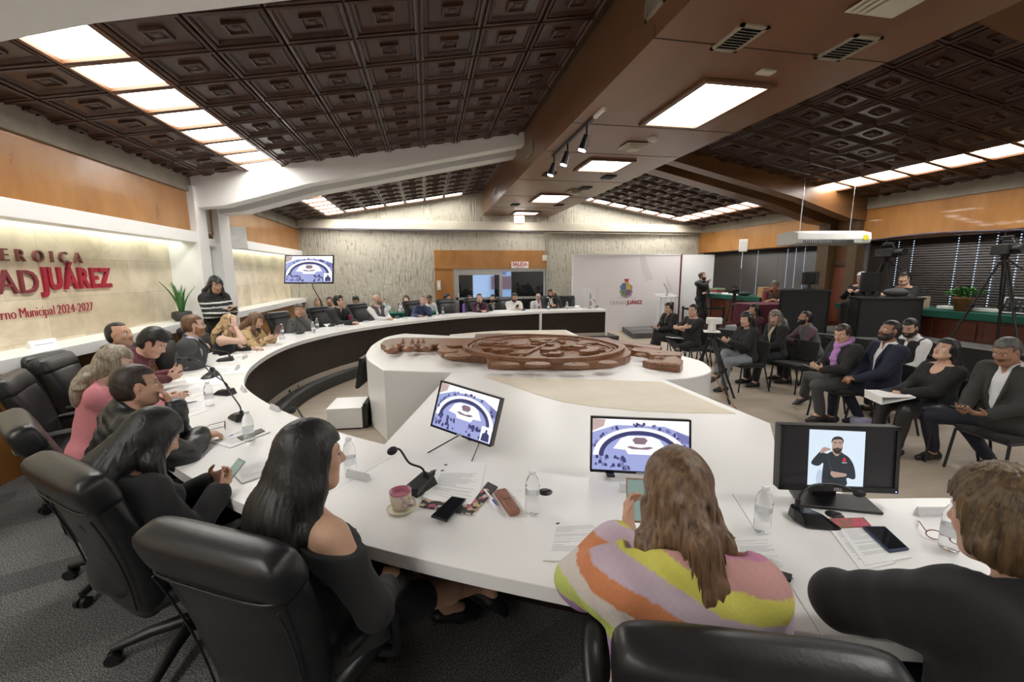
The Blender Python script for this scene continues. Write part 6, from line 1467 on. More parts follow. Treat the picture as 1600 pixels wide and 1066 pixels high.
pp('hair',sp([(.437,.74),(.437,.80),(.455,.85),(.49,.868),(.525,.85),(.543,.80),(.541,.74),(.533,.79),(.515,.815),(.465,.81),(.447,.79)])); pp('hair',sp([(.447,.69),(.452,.63),(.47,.575),(.49,.56),(.515,.575),(.532,.64),(.536,.69),(.522,.655),(.50,.67),(.475,.665),(.458,.65)]))
pp('mouth',sp([(.475,.64),(.49,.625),(.51,.64),(.49,.653)]))
for x in (.468,.512): pp('hair',[(x-.014,.755),(x+.014,.757),(x+.014,.768),(x-.014,.768)]); pp('mouth',[(x-.01,.738),(x+.01,.738),(x+.01,.745),(x-.01,.745)])
pp('skin',sp([(.34,.565),(.345,.63),(.37,.675),(.40,.665),(.425,.655),(.43,.63),(.40,.61),(.375,.585)])); pp('skin',sp([(.445,.255),(.44,.20),(.47,.145),(.52,.155),(.575,.17),(.58,.215),(.52,.235),(.48,.245)]))
pp('red',sp([(.54,.44),(.545,.49),(.56,.50),(.57,.46),(.575,.43),(.555,.43)])); pp('sky',[(.535,.405),(.58,.405),(.58,.415),(.535,.415)]); pp('fold',[(.40,.5),(.41,.5),(.45,.28),(.44,.27)]); pp('fold',[(.52,.58),(.56,.545),(.555,.535),(.50,.565)])
V=loc_(m.V); m.V=[tuple(x) for x in V]; m.build('picture',list(pm.values()),o)
V,F=text_mesh('DELL',.016,.0005,.0006); V=V@RT.T+np.array([0,-.009,-h/2+.006]); mesh_obj('logo',loc_(V),F,mat('badge',(.5,.5,.5),.4),o)
mbuild(MB().bb(w/2-.012,w/2-.007,-.0095,-.008,-h/2+.006,-h/2+.011),'power_light',mat('power_blue',(.1,.1,.9),.4,emit=(.2,.3,1),es=2.),ca)
m=MB(); m.box((0,.02,.08),(.11,.03,.16)); m.build('neck',M['black'],o,.006); m=MB(); m.prism([(-.16,-.09),(.17,-.13),(.19,.02),(-.13,.06)],0.001,.014); m.build('stand_base',M['black'],o,.004)
# tumblers and mugs further round
def cup(px,py,r0,r1,h,m,lab,nm='tumbler'):
    p=T(px,py); o=empty(nm,tuple(p),0,lab,'cup'); MB().lathe([(0,.002),(r0,0),(r1,h),(r1*.93,h),(r0*.9,.01)],n=20).build('body',m,o); MB().lathe([(r1,h),(r1*1.04,h+.004),(r1*.9,h+.01),(0,h+.01)],n=20).build('lid',m,o); return o
cup(548,505.5,.040,.048,.17,mat('tumbler_red',(.20,.015,.04),.3),'dark red tumbler in front of the dark jacket man')
cup(541,505,.038,.042,.09,mat('mug_olive',(.22,.23,.17),.5),'small grey green mug beside the dark red tumbler','mug')
cup(310,571,.034,.042,.11,mat('paper_cup',(.42,.30,.20),.6),'brown paper cup in front of the grey suited man','paper_cup')
cup(302,568,.034,.040,.10,mat('cup_dark',(.10,.07,.06),.5),'dark cup left of the brown paper cup','paper_cup')
# ------------------------------------------------------------------ cameras on tripods
def tripod(loc,h,feet,lab,head,cat='tripod',r=.024,sc=1.):
    o=empty('tripod',loc,0,lab,cat,'camera tripods'); top=np.array([0,0,h])
    MB().cyl((0,0,h-.16),(0,0,h),.028,.03,14).build('centre_column',M['black'],o); MB().lathe([(0,h+.012),(.05,h+.012),(.06,h),(.04,h-.02),(.05,h-.06),(.0,h-.07)],n=18).build('head',M['black'],o)
    for f in feet:
        f=np.array(f,float); a=top+_n(np.array([f[0],f[1],0]))*.04-np.array([0,0,.09]); m=MB(); d=f-a; side=_n(np.cross(d,[0,0,1.]))*.018
        m.cyl(a+side,a+side+d*.55,r*.6,r*.6,8); m.cyl(a-side,a-side+d*.55,r*.6,r*.6,8); m.cyl(a+d*.45,f,r*.8,r*.7,8); m.box(a+d*.52,(.06,.05,.05)); m.sphere(tuple(f+np.array([0,0,.012])),.018,8); m.build('leg',M['black'],o)
    m=MB(); m.tube([(0.02,0,h-.03),(.20,-.05,h-.16),(.30,-.08,h-.22)],.009,8); m.build('pan_handle',M['black'],o)
    return o
_q=ony(1112,519,6.05); tx,ty=float(_q[0]),6.05; TH=float(_q[2])-.015
a=onz(1078,607,0); bft=onz(1140,632,0); cft=onz(1149,626,0)
tripod((tx,ty,0),TH,[(a[0]-tx,a[1]-ty,0),(bft[0]-tx,bft[1]-ty,0),(cft[0]-tx+.06,cft[1]-ty+.10,0)],'black tripod at the right of the podium carrying the white dome camera',None)
o=empty('dome_camera',(tx,ty,TH+.0145),math.radians(150),'white pan tilt video camera on the tripod beside the podium','camera'); wc=mat('camera_white',(.68,.67,.65),.4)
MB().bb(-.12,.12,-.09,.09,-.001,.02).build('plate',M['white'],o,.004); MB().lathe([(0,.02),(.065,.02),(.06,.07),(.055,.15),(.05,.19),(.03,.215),(0,.22)],n=24).build('yoke',wc,o)
m=MB(); m.bb(-.14,.09,-.05,.05,.13,.235); m.build('camera_head',wc,o,.02,3); MB().cyl((-.14,0,.18),(-.17,0,.18),.035).build('lens',M['black'],o)
m=MB(); q=onz(1137,610,.6); m.tube([(tx,ty,TH-.04),(tx-.03,ty-.05,.8),onz(1100,595,.3),onz(1086,620,.0)],.006,6,sub=6); setp(m.build('camera_cable',M['black']),'thin black cable hanging from the white camera tripod to the floor','cable')
m=MB(); m.tube([(tx+.05,ty+.02,TH-.04),(tx+.10,ty,.7),(tx+.06,ty-.1,.3),onz(1151,640,.01)],.006,6,sub=6); setp(m.build('camera_cable',mat('cable_orange',(.30,.10,.04),.5)),'thin brownish cable hanging beside the white camera tripod','cable')
def camcorder(loc,rz,lab,sc=1.):
    o=empty('video_camera',loc,rz,lab,'camera','video cameras'); MB().bb(-.06,.06,-.16,.14,.0,.13).build('body',M['black'],o,.012); MB().cyl((0,.14,.065),(0,.30,.065),.045,.055,18).build('lens',M['black'],o); m=MB(); m.tube([(0,-.12,.13),(0,-.1,.19),(0,.08,.19),(0,.12,.13)],.012,8); m.build('handle',M['black'],o); m=MB(); m.bb(-.14,-.06,.0,.02,.06,.13); m.build('viewfinder',M['black'],o,.004); m=MB(); m.cyl((0.03,.0,.19),(.03,.0,.28),.006); m.cyl((.03,-.05,.21),(.03,.14,.21),.014); m.build('shotgun_microphone',M['blackmatte'],o); o.scale=(sc,)*3; return o
pz_=onx(1545,546,8.62); tripod((8.62,pz_[1],.78),1.42,[(-.12,-.42,0),(-.25,.40,0),(.24,.05,0)],'tall black tripod on the stage in front of the right window blinds',None)
camcorder((8.62,pz_[1],2.214),math.radians(150),'video camera on the tall stage tripod at the far right',1.25)
pz2=onx(1415,420,8.75); tripod((8.84,6.95,.78),1.45,[(-.2,.35,0),(-.02,-.36,0),(.0,.36,0)],'tall black tripod standing behind the boy operator',None)
camcorder((8.84,6.95,2.244),math.radians(170),'covered video camera on the tripod behind the boy operator',1.25)
tripod((8.55,10.75,0),1.36,[(-.28,.1,0),(.1,-.3,0),(.2,.28,0)],'small tripod with compact camera before the far counter',None); camcorder((8.55,10.75,1.374),math.radians(110),'compact video camera on the small far tripod',.9)
# ------------------------------------------------------------------ counter clutter
p=onx(1492,487,9.05); o=empty('potted_fern',(9.12,5.78,1.28),0,'leafy green plant in a terracotta pot on the window counter','plant'); MB().lathe([(0,0),(.10,0),(.145,.21),(.155,.21),(.155,.245),(.14,.245),(.13,.21),(0,.2)],n=24).build('pot',noise_mat('terracotta',(.24,.095,.035),(.32,.14,.055),(8,8,8)),o)
fm=noise_mat('fern_leaf',(.025,.10,.015),(.07,.22,.035),(20,20,20),3,rough=.5); rr=random.Random(3); m=MB()
for i in range(150):
    a=rr.uniform(0,2*PI); r_=rr.uniform(.02,.24); z=.24+rr.uniform(.02,.20)*(1.15-r_*2.4); c=np.array([r_*math.cos(a)*1.3,r_*math.sin(a),z]); d=_n([math.cos(a),math.sin(a),rr.uniform(-.4,.7)]); s_=_n(np.cross(d,[0,0,1])); L=rr.uniform(.04,.075); m.add([c-d*L,c+s_*L*.55+np.array([0,0,.01]),c+d*L,c-s_*L*.55+np.array([0,0,.01])],[(0,1,2,3)])
lv=m.build('foliage',fm,o); lv['kind']='stuff'; m=MB(); m.cyl((0,0,.2),(0,0,.33),.03,.015); m.build('stem',M['wood_frame'],o)
o=empty('mixing_console',(9.15,4.95,1.285),math.radians(-90),'black audio mixer with grey rim on the window counter at right','mixer'); m=MB(); m.box((0,0,.13),(.62,.05,.25),rotx(-.35)); m.build('panel',M['black'],o); f=MB()
for a in ((-.32,-.30,0,.27),(.30,.32,0,.27),(-.3,.3,.0,.02),(-.3,.3,.25,.27)): f.box(((a[0]+a[1])/2,-.0,(a[2]+a[3])/2),(a[1]-a[0],.07,a[3]-a[2]))
f.V=[tuple(rotx(-.35)@(np.array(v)-np.array([0,0,.13]))+np.array([0,0,.13])) for v in f.V]; f.build('rim',mat('mixer_rim',(.45,.45,.44),.4),o)
for i in range(9):
    for j in range(3):
        q=rotx(-.35)@np.array([-.25+.062*i,-.03,-.07+.065*j])+np.array([0,0,.13]); MB().box(q,(.022,.018,.022),rotx(-.35)).build('knob',mat('knob_grey',(.12,.13,.12),.5),o)
def simple(name,x0,x1,y0,y1,z0,z1,m,lab,cat,bev=.006,grp=None):
    c=((x0+x1)/2,(y0+y1)/2,z0); o=MB().bb(x0-c[0],x1-c[0],y0-c[1],y1-c[1],0,z1-z0).build(name,m,None,bev); o.location=c; setp(o,lab,cat,grp); return o
simple('cardboard_box',8.96,9.2,6.34,6.44,1.281,1.50,mat('cardboard',(.50,.40,.26),.8),'pale cardboard box at the right end of the lower operator desk','box')
simple('white_ledge',9.30,9.42,5.2,6.3,1.281,1.34,M['white'],'white ledge strip behind the terracotta pot','ledge')
simple('cardboard_box',9.0,9.25,10.2,10.42,1.281,1.55,mat('carton',(.42,.25,.10),.8),'brown open carton on the far counter behind the vest man','box')
for i,(y,z,c,lab) in enumerate(((12.35,0,(.60,.58,.55),'lowest of the stack of books at the far counter end'),(12.35,.06,(.45,.03,.05),'red middle book of the stack at the far counter end'),(12.33,.12,(.25,.34,.20),'green top book of the stack at the far counter end'))): simple('book',9.0,9.3,y-.2,y+.2,1.281+z,1.34+z,mat('book_%d'%i,c,.6),lab,'book',.003,'books at the far counter end')
for i,(y,h_,lab) in enumerate(((11.75,.05,'loose white papers piled on the far counter by the books'),(11.35,.03,'flat white papers on the far counter by the dark bag'))): simple('paper_pile',9.0,9.3,y-.16,y+.16,1.281,1.281+h_,M['paper'],lab,'papers')
m=MB(); m.sphere((0,0,.05),.2,14,(.8,1,.32)); o=m.build('cloth_bag',mat('bag_dark',(.012,.03,.028),.8)); o.location=(9.05,11.0,1.297); setp(o,'dark green cloth bundle on the far counter','bag')
def small_monitor(loc,rz,w,h,lab):
    o=empty('computer_monitor',loc,rz,lab,'monitor'); MB().bb(-w/2,w/2,-.02,.03,.09,.09+h).build('casing',M['black'],o,.008); MB().bb(-w*.3,w*.3,.03,.06,.12,.06+h).build('back_housing',M['blackmatte'],o,.008); MB().bb(-.03,.03,-.01,.03,.01,.15).build('neck',M['black'],o); MB().bb(-.1,.1,-.07,.09,0.001,.014).build('stand_base',M['black'],o,.004); return o
small_monitor((7.72,7.52,1.62),math.radians(120),.30,.26,'small black monitor on the taller operator desk')
small_monitor((8.20,6.68,1.51),math.radians(10),.52,.36,'large black monitor seen from behind on the lower operator desk')
simple('desk_papers',8.35,8.6,6.42,6.62,1.511,1.53,M['paper'],'loose things beside the boy operator\'s hand on the desk','papers') if False else None
o=MB(); o.sphere((0,0,.02),.22,14,(1,.55,.35)); ob=o.build('grey_garment',cloth_mat('heather',(.06,.06,.064),'knit')); ob.location=(8.52,6.45,1.57); ob.rotation_euler=(0,0,-.3); setp(ob,'grey bundled garment on the operator desk before the boy','garment')
# green clothed table behind the far desk, laptop
o=empty('clothed_table',(-2.1,12.35,.18),0,'table under a dark green cloth behind the far left of the council desk','table'); MB().bb(-1.0,2.3,-.3,.3,.70,.74).build('tabletop',M['wood_frame'],o); MB().bb(-1.02,2.32,-.32,.32,.25,.742).build('tablecloth',M['felt'],o,.01)
for sx in (-.95,2.25):
    MB().bb(sx-.03,sx+.03,-.25,.25,0,.7).build('leg',M['black'],o)
def laptop(x,y,z,rz,lab):
    o=empty('laptop',(x,y,z),rz,lab,'laptop','laptops on the green table'); MB().bb(-.16,.16,-.11,.11,0.001,.016).build('keyboard_base',mat('laptop_grey',(.30,.31,.32),.4),o,.003); MB().box((0,.13,.11),(.32,.008,.21),rotx(-.25)).build('screen_lid',mat('laptop_lid',(.34,.35,.36),.4),o,.003); return o
laptop(-2.62,12.2,.923,PI,'silver laptop in front of the girl at the far left'); laptop(-1.68,12.2,.923,PI,'silver laptop in front of the cap haired boy')
simple('paper_pile',-2.55,-2.25,12.08,12.2,.923,.95,M['paper'],'white papers on the green clothed table by the laptop','papers')
# white binder floor things near the audience
p=onz(1340,664,0); o=simple('shoe_bag',5.38,5.58,4.28,4.44,0.0,.10,mat('bag_lilac',(.42,.40,.55),.6),'small lilac bag on the floor behind the navy suited man\'s foot','bag',.02)
# ------------------------------------------------------------------ the people
SK=dict(a=(.52,.30,.20),b=(.46,.25,.16),c=(.60,.37,.27),d=(.36,.19,.12),e=(.62,.41,.32))
BLK=('black',(.007,.0065,.0065),(.022,.021,.020)); DBR=('dark_brown',(.028,.017,.012)); BRN=('brown',(.085,.045,.024)); GRY=('grey_black',(.06,.055,.05))
DARKT=dict(m=('trouser_black',(.012,.012,.014)))
TV=.94
def edge_at(x,y): i=cidx(x,y); return CURVE[i],_n(np.append(OUT[i]-CURVE[i],0))[:2]
def on(px,py,z): return onz(px,py,z)
def phone_in(p,side,lab,off=(0,.06,.03),tilt=.6,case=None,size=(.074,.150,.009)):
    a=p['arms'][side][2]; w=p['world'](a+np.array(off)); RW=p['RW']; R=RW@rotx(tilt); o=empty('smartphone',tuple(w),0,lab,'phone'); o.rotation_euler=Matrix(R.tolist()).to_euler()
    MB().bb(-size[0]/2,size[0]/2,-size[1]/2,size[1]/2,-size[2]/2,size[2]/2).build('body',case or M['black'],o,.003); MB().bb(-size[0]*.45,size[0]*.45,-size[1]*.46,size[1]*.46,size[2]/2,size[2]/2+.0006).build('screen',mat('phone_lit',(.02,.03,.03),.1,emit=(.20,.27,.24),es=.6),o); return o
def desk_hands(dx=.10,fy=.40,z=.775,c=.5): return dict(lh=dict(l=(-dx,fy,z),d=(.35,.9,-.05),n=(0,0,-1),curl=c),rh=dict(l=(dx,fy,z),d=(-.35,.9,-.05),n=(0,0,-1),curl=c))
LAP=dict(lh=dict(l=(-.07,.30,.64),d=(.5,.8,-.2),n=(.2,0,-1),curl=.4),rh=dict(l=(.07,.30,.64),d=(-.5,.8,-.2),n=(-.2,0,-1),curl=.4))
PHH=lambda z=.80,y=.32: dict(lh=dict(l=(-.075,y,z),d=(.35,.75,.45),n=(.75,-.1,.5),curl=.75),rh=dict(l=(.075,y,z),d=(-.35,.75,.45),n=(-.75,-.1,.5),curl=.75))
F=.18; ST=.49
# ---- woman with long straight black hair, nearest
def hair_long_near(L):
    g=L; H,Rh,hsz,root=g['H'],g['Rh'],g['hsz'],g['root']; q=g['q']; cap=g['cap']; R2=g['R2']; NB=g['NB']
    bk=q(0,-.045,-.02); ex=[('e',bk,np.array([.093,.075,.11])*hsz,Rh,.03)]
    for i in range(7):
        t=.10+.105*i; cc=g['along'](t)+V3(-.012*i/6,0,0); ex.append(('e',cc,np.array([.102+.022*i/6,.050-.010*i/6,.085]),R2,.05))
    g['strands'](150,lambda t:.096+.022*t,.74,.0018,seed=4,dep=.047)
    for s_ in (-1,1):
        a=q(s_*.070,.025,.045); b=q(s_*.088,.0,-.08); c=b+V3(s_*.01,-.04,-.14); d=c+V3(-s_*.01,-.03,-.12); ex+=[('c',a,b,.022,.028,.03),('c',b,c,.030,.034,.04),('c',c,d,.034,.018,.04)]
    def dp(X,Y,Z):
        an=np.arctan2(Y-bk[1]-.02,X-bk[0]); return .0014*np.sin(46*an+3*np.sin(5*Z))+.0008*np.sin(101*an+2*np.sin(9*Z+1))
    cap(.017,.060,.036,-.14,extra=ex,vol=.008,disp=dp,hh=.0055)
h1=on(487,715,1.385)
P1=build_person('woman with long straight black hair and off-shoulder black top, nearest the camera',h1,44,F,ST,lean=0,side=3,hy=-20,hp=6,fem=True,skin=(.55,.33,.22),hairfn=hair_long_near,hc=BLK,fat=1.05,shw=1.05,h=.0075,
  top=dict(kind='off',sl=.92,m=('black_knit',(.008,.008,.009)),hem=-.10,fwd=.25,e=.016,wr=.003),bottom=dict(kind='skirt',m=('skirt_black',(.010,.010,.011))),shoes=(.012,.012,.013),heels=True,
  lh=dict(l=(-.10,.34,.66),d=(.5,.8,0),n=(0,0,-1)),rh=dict(l=(.16,.22,.66),d=(-.6,.6,0),n=(0,0,-1),pole=(.9,-.5,-.4)),
  legs={1:dict(w=on(768,908,.42),pole=(.3,.5,1),d=(.75,.55,-.5)),-1:dict(w=on(700,945,.33),pole=(0,.5,1),d=(.4,.8,-.2))})
m=MB(); n0=P1['NB']; Rz_=P1['R2']; m.tube([n0+Rz_@V3(.058*math.cos(t),.01+.058*math.sin(t),.012-.03*math.sin(t)) for t in np.linspace(0,2*PI,22,endpoint=False)],.0032,6,closed=True); m.build('necklace',mat('gold',(.70,.45,.12),.25,1.),P1['root'])
# ---- woman in the striped shawl
STR=[(.52,.20,.33),(.56,.30,.28),(.66,.62,.12),(.58,.46,.54),(.62,.23,.10),(.66,.60,.56),(.52,.60,.16),(.40,.24,.48),(.62,.40,.40),(.30,.50,.56)]
def shawl_col(q,V):
    x,y,z=q[:,0],q[:,1],q[:,2]; s=z+np.where(x<.06,.34*(x-.06),.05*(x-.06))+.02*np.sin(9*x)+.10*np.maximum(y,0); k=np.clip(((.60-s)/.062),0,9.99).astype(int)
    C=np.array(STR)[k]; return C*(1+.03*np.sin(240*x)[:,None]*np.sin(240*z)[:,None])
def hair_half_up(L):
    g=L; H,Rh,hsz=g['H'],g['Rh'],g['hsz']; q=g['q']; ex=[]
    tie=q(.005,-.108,-.02); root=g['root']
    for s_ in (-1,1):     # loose sides
        a=q(s_*.074,-.01,-.03); b=q(s_*.095,-.03,-.12); c=b+V3(-s_*.015,-.05,-.05); ex+=[('c',a,b,.030,.032,.03),('c',b,c,.032,.020,.03)]
    ex.append(('e',q(0,-.06,-.085),np.array([.085,.050,.055])*hsz,Rh,.03))
    P=[tie,tie+V3(.01,-.035,-.07),tie+V3(.03,-.045,-.18),tie+V3(.07,-.06,-.33),tie+V3(.13,-.05,-.50)]
    for a,b,r0,r1 in ((0,1,.026,.045),(1,2,.045,.052),(2,3,.052,.040),(3,4,.040,.012)): ex.append(('c',P[a],P[b],r0,r1,.02))
    ex+=[('c',P[1],P[1]+V3(-.04,-.015,-.30),.036,.014,.02),('c',P[2],P[2]+V3(.075,-.01,-.16),.025,.010,.02),('c',P[2],P[2]+V3(.0,-.02,-.28),.036,.010,.02)]
    def dp(X,Y,Z):
        low=(Z<tie[2]+.01); u=X-.25*(tie[2]-Z)*low; return np.where(low,.0020*np.sin(300*u+6*np.sin(14*Z))+.0022*np.sin(130*u+7*np.sin(9*Z+1))+.0015*np.sin(190*Y+4*np.sin(12*Z)),.0016*np.sin(150*(X*.8+Z*.6*np.sign(X)))+.0012*np.sin(80*Z+40*np.abs(X)))
    cap(g,ex,dp) if False else g['cap'](.020,.062,.036,-.10,extra=ex,vol=.012,disp=dp,hh=.0055)
    rr=random.Random(8); ms=MB()
    for i in range(110):
        a_=rr.uniform(0,2*PI); rr_=rr.uniform(.5,1.06); e_=rr.uniform(-.045,.03); PP=[]
        for j,k in enumerate(P): w_=(.022,.044,.050,.044,.030)[j]*rr_; PP.append(k+V3(w_*math.cos(a_)+e_*(j/4)**2*1.6+.006*math.sin(3*j+i),-abs(w_*math.sin(a_))*.9-.004,rr.uniform(-.008,.008)))
        if rr.random()<.4: PP=PP[:4]
        ms.tube(PP,[.0024,.0026,.0022,.0008],5,sub=4)
    so=ms.build('hair_strands',g['hm'],root); so['kind']='stuff'
    m=MB(); d=_n(Rh@V3(0,-1,-.35)); 
    m.tube([tie+V3(0,.004,0)+ (np.cross(d,[1,0,0.])*math.cos(t)+np.array([1,0,0.])*math.sin(t))*.034 for t in np.linspace(0,2*PI,16,endpoint=False)],.009,8,closed=True); m.build('hair_tie',cloth_mat('tie_dark',(.015,.011,.010)),root)
h2=on(1058,778,1.375)
hp2=on(983,826,1.13)
P2=build_person('woman in a rainbow striped shawl with half-up brown hair, back to camera',h2,70,F,ST,lean=14,hy=6,hp=26,fem=True,skin=(.60,.37,.27),hairfn=hair_half_up,hc=('brown_light',(.085,.044,.022),(.26,.155,.085)),fat=1.05,shw=1.04,h=.0075,
  top=dict(kind='sweater',name='shawl',sl=.86,m=('shawl',(.5,.3,.3)),colf=shawl_col,e=.034,hem=-.24,nz=.03,nf=.5,wr=.006,cuff=.012),bottom=DARKT,
  lh=dict(w=hp2,d=(.05,.75,.65),n=(.8,-.2,.3),curl=.7,pole=(-.8,-.2,-.7)),rh=dict(l=(.12,.38,.80),d=(-.7,.6,.1),n=(-.5,.2,-.7),curl=.6))
phone_in(P2,-1,'black cased smartphone in the raised hand of the striped shawl woman',off=(.035,.085,.060),tilt=1.0,case=mat('phone_case_tan',(.30,.18,.12),.5))
# ---- woman with a short brown bob at the right
def hair_bob_near(L):
    g=L; q=g['q']; Rh=g['Rh']; hsz=g['hsz']; ex=[('e',q(0,-.045,-.03),np.array([.096,.080,.10])*hsz,Rh,.03),('e',q(0,-.055,-.10),np.array([.075,.050,.05])*hsz,Rh,.03)]
    for s_ in (-1,1): ex+=[('c',q(s_*.075,.02,.05),q(s_*.094,.005,-.05),.026,.026,.03),('c',q(s_*.094,.005,-.05),q(s_*.080,-.02,-.095),.026,.014,.03)]
    c0=g['H']
    def dp(X,Y,Z): an=np.arctan2(Y-c0[1]+.02,X-c0[0]); return .0030*np.sin(34*an+5*np.sin(12*Z))+.002*np.sin(83*an+3*np.sin(17*Z))
    g['cap'](.022,.058,.040,-.16,extra=ex,vol=.016,disp=dp,hh=.0055)
h3=on(1565,812,1.36)
P3=build_person('woman with a short brown bob and black sweater leaning on the right desk',h3,80,F,ST,lean=20,side=4,hy=18,hp=14,fem=True,skin=(.58,.35,.25),hairfn=hair_bob_near,hc=('olive_brown',(.060,.036,.018),(.19,.12,.055)),fat=1.25,shw=1.18,h=.0075,
  top=dict(kind='sweater',sl=1.,m=('black_cotton',(.007,.007,.008)),hem=-.12,nz=.02,wr=.004,e=.036),bottom=DARKT,
  lh=dict(l=(-.04,.30,.79),d=(.9,.1,-.1),n=(0,0,-1),pole=(-1,.35,.0)),rh=dict(l=(.24,.30,.79),d=(-.8,.5,0),n=(0,0,-1)))
# ---- left woman with phone
def hair_left(L):
    g=L; q=g['q']; H=g['H']; bk=q(0,-.045,-.02); ex=[('e',bk,np.array([.095,.075,.11]),g['Rh'],.03)]
    for i in range(7):
        t=.10+.070*i; ex.append(('e',g['along'](t),np.array([.118+.03*i/6,.058-.014*i/6,.085]),g['R2'],.05))
    g['strands'](130,lambda t:.108+.028*t,.50,.0018,seed=5,dep=.053)
    for s_ in (-1,1):
        a=q(s_*.070,.03,.05); b=q(s_*.092,.03,-.09); c=b+V3(s_*.02,.02,-.16); ex+=[('c',a,b,.026,.034,.03),('c',b,c,.036,.030,.04),('c',c,c+V3(0,-.01,-.12),.030,.014,.03)]
    def dp(X,Y,Z): an=np.arctan2(Y-bk[1]-.02,X-bk[0]); return .0015*np.sin(42*an+3*np.sin(6*Z))+.0009*np.sin(95*an+2*np.sin(9*Z))
    g['cap'](.018,.055,.030,-.16,extra=ex,vol=.008,disp=dp,hh=.006)
h4=on(240,688,1.265); ph=on(330,757,.99)
P4=build_person('woman with long black hair and dark jacket looking down at her phone, left foreground',h4,44,F,ST,lean=4,hy=-8,hp=34,fem=True,skin=SK['a'],hairfn=hair_left,hc=BLK,fat=1.1,shw=1.08,h=.0075,
  top=dict(kind='jacket',sl=1.,m=('black_wool',(.008,.008,.009)),hem=-.14,e=.026,nz=.02,wr=.006),bottom=dict(m=('floral_dark',(.02,.012,.018))),
  lh=dict(w=ph+np.array([-.05,.06,-.02]),d=(.5,.75,.35),n=(.7,-.2,.55),curl=.7),rh=dict(w=ph+np.array([.04,-.03,-.03]),d=(-.3,.8,.45),n=(-.7,-.1,.6),curl=.7))
phone_in(P4,1,'smartphone in a clear case held by the long haired woman, left foreground',off=(-.05,.085,.05),tilt=.75,case=mat('phone_case_clear',(.35,.36,.36),.25))
# ---- man in black puffer
h5=on(215,603,1.37)
P5=build_person('man in a black puffer jacket resting his hand over his mouth',h5,40,F,ST,lean=16,hy=-8,hp=4,skin=SK['a'],hair='short',hc=('dark_brown2',(.022,.013,.010)),stub=.15,fat=1.08,h=.0075,
  top=dict(kind='puffer',sl=1.,m=('black_puffer',(.010,.011,.012),'nylon'),hem=-.14,collar=.05,e=.034),bottom=DARKT,
  lh=dict(h=(.035,.155,-.145),d=(-.15,-.30,.95),n=(-.15,-.95,-.2),curl=.32,pole=(.1,.9,-1)),rh=dict(w=on(312,682,.985),d=(.15,.95,-.05),n=(0,0,-1),curl=.9,pole=(.9,-.3,-.5)))
# ---- woman in pink
h6=on(182,568,1.36)
P6=build_person('woman in a pink sweater with wavy greyish blond hair and glasses',h6,25,F,ST,lean=18,hy=0,hp=20,fem=True,skin=SK['e'],hair='wavy',hc=('ash_blond',(.17,.135,.095),(.40,.34,.26)),glasses=True,h=.009,
  top=dict(kind='sweater',sl=1.,m=('pink_knit',(.55,.20,.23),'knit'),hem=-.1,nz=.02),bottom=DARKT,
  lh=dict(w=on(268,622,1.0),d=(.2,.95,.25),n=(.8,0,-.3),curl=.2),rh=dict(w=on(258,628,1.0),d=(-.1,.97,.22),n=(-.8,0,-.3),curl=.2))
# ---- man in maroon with phone
h7=on(240,536,1.41)
P7=build_person('black haired man in maroon shirt and dark sleeves bent over his phone',h7,12,F,ST,lean=26,hy=-12,hp=38,skin=SK['c'],hair='thick',hc=BLK,stub=.2,h=.009,
  top=dict(kind='shirt',sl=1.,m=('maroon_shirt',(.085,.012,.018)),collar=.05,hem=-.1),bottom=DARKT,
  lh=dict(w=on(268,583,1.03),d=(.3,.9,.3),n=(.7,0,.5),curl=.7),rh=dict(w=on(262,592,1.02),d=(-.1,.9,.3),n=(-.7,0,.5),curl=.7))
phone_in(P7,1,'dark smartphone held by the maroon shirted man over the desk',off=(-.03,.09,.05),tilt=.5)
P8=build_person('balding man in dark red leaning back behind the maroon shirted man',on(187,523,1.43),5,F,ST,lean=2,hy=-10,hp=-2,skin=SK['a'],hair='receding',hc=BLK,stub=.2,h=.010,top=dict(kind='shirt',sl=1.,m=('dark_red_shirt',(.06,.010,.016)),collar=.05),bottom=DARKT,**LAP)
h9=on(303,508,1.43)
P9=build_person('red bearded man in a grey suit and checked shirt, seated in profile',h9,14,F,ST,lean=12,hy=12,hp=2,skin=SK['e'],hair='short',hc=('auburn',(.10,.048,.025)),beard=('beard_red',(.20,.085,.040)),glasses=True,h=.009,fat=1.1,
  under=dict(m=('check_shirt',(.42,.42,.52))),top=dict(kind='jacket',sl=1.,m=('suit_grey',(.045,.045,.047)),vee=(-.10,.27),hem=-.16,fwd=.3),bottom=dict(m=('trouser_grey',(.04,.04,.042))),
  lh=dict(w=on(322,541,1.0),d=(.6,.75,-.1),n=(0,0,-1),curl=.6),rh=dict(w=on(318,546,.99),d=(-.1,.95,-.1),n=(0,0,-1),curl=.5))
h10=on(360,506,1.33)
P10=build_person('blond woman in a sleeveless black top leaning her face on her hand',h10,5,F,ST,lean=18,hy=-8,hp=10,fem=True,skin=SK['e'],hair='wavy',hc=('blond',(.30,.19,.085),(.56,.40,.22)),h=.009,
  top=dict(kind='shirt',sl=0,m=('black_top',(.010,.010,.010)),nz=.0,nf=.7,e=.012),bottom=DARKT,lh=dict(l=(-.08,.42,.78),d=(.6,.8,0),n=(0,0,-1)),rh=dict(h=(.075,.10,-.02),d=(-.1,-.1,1),n=(-.8,-.5,0),curl=.35,pole=(.5,1,-1)))
h11=on(400,501,1.30)
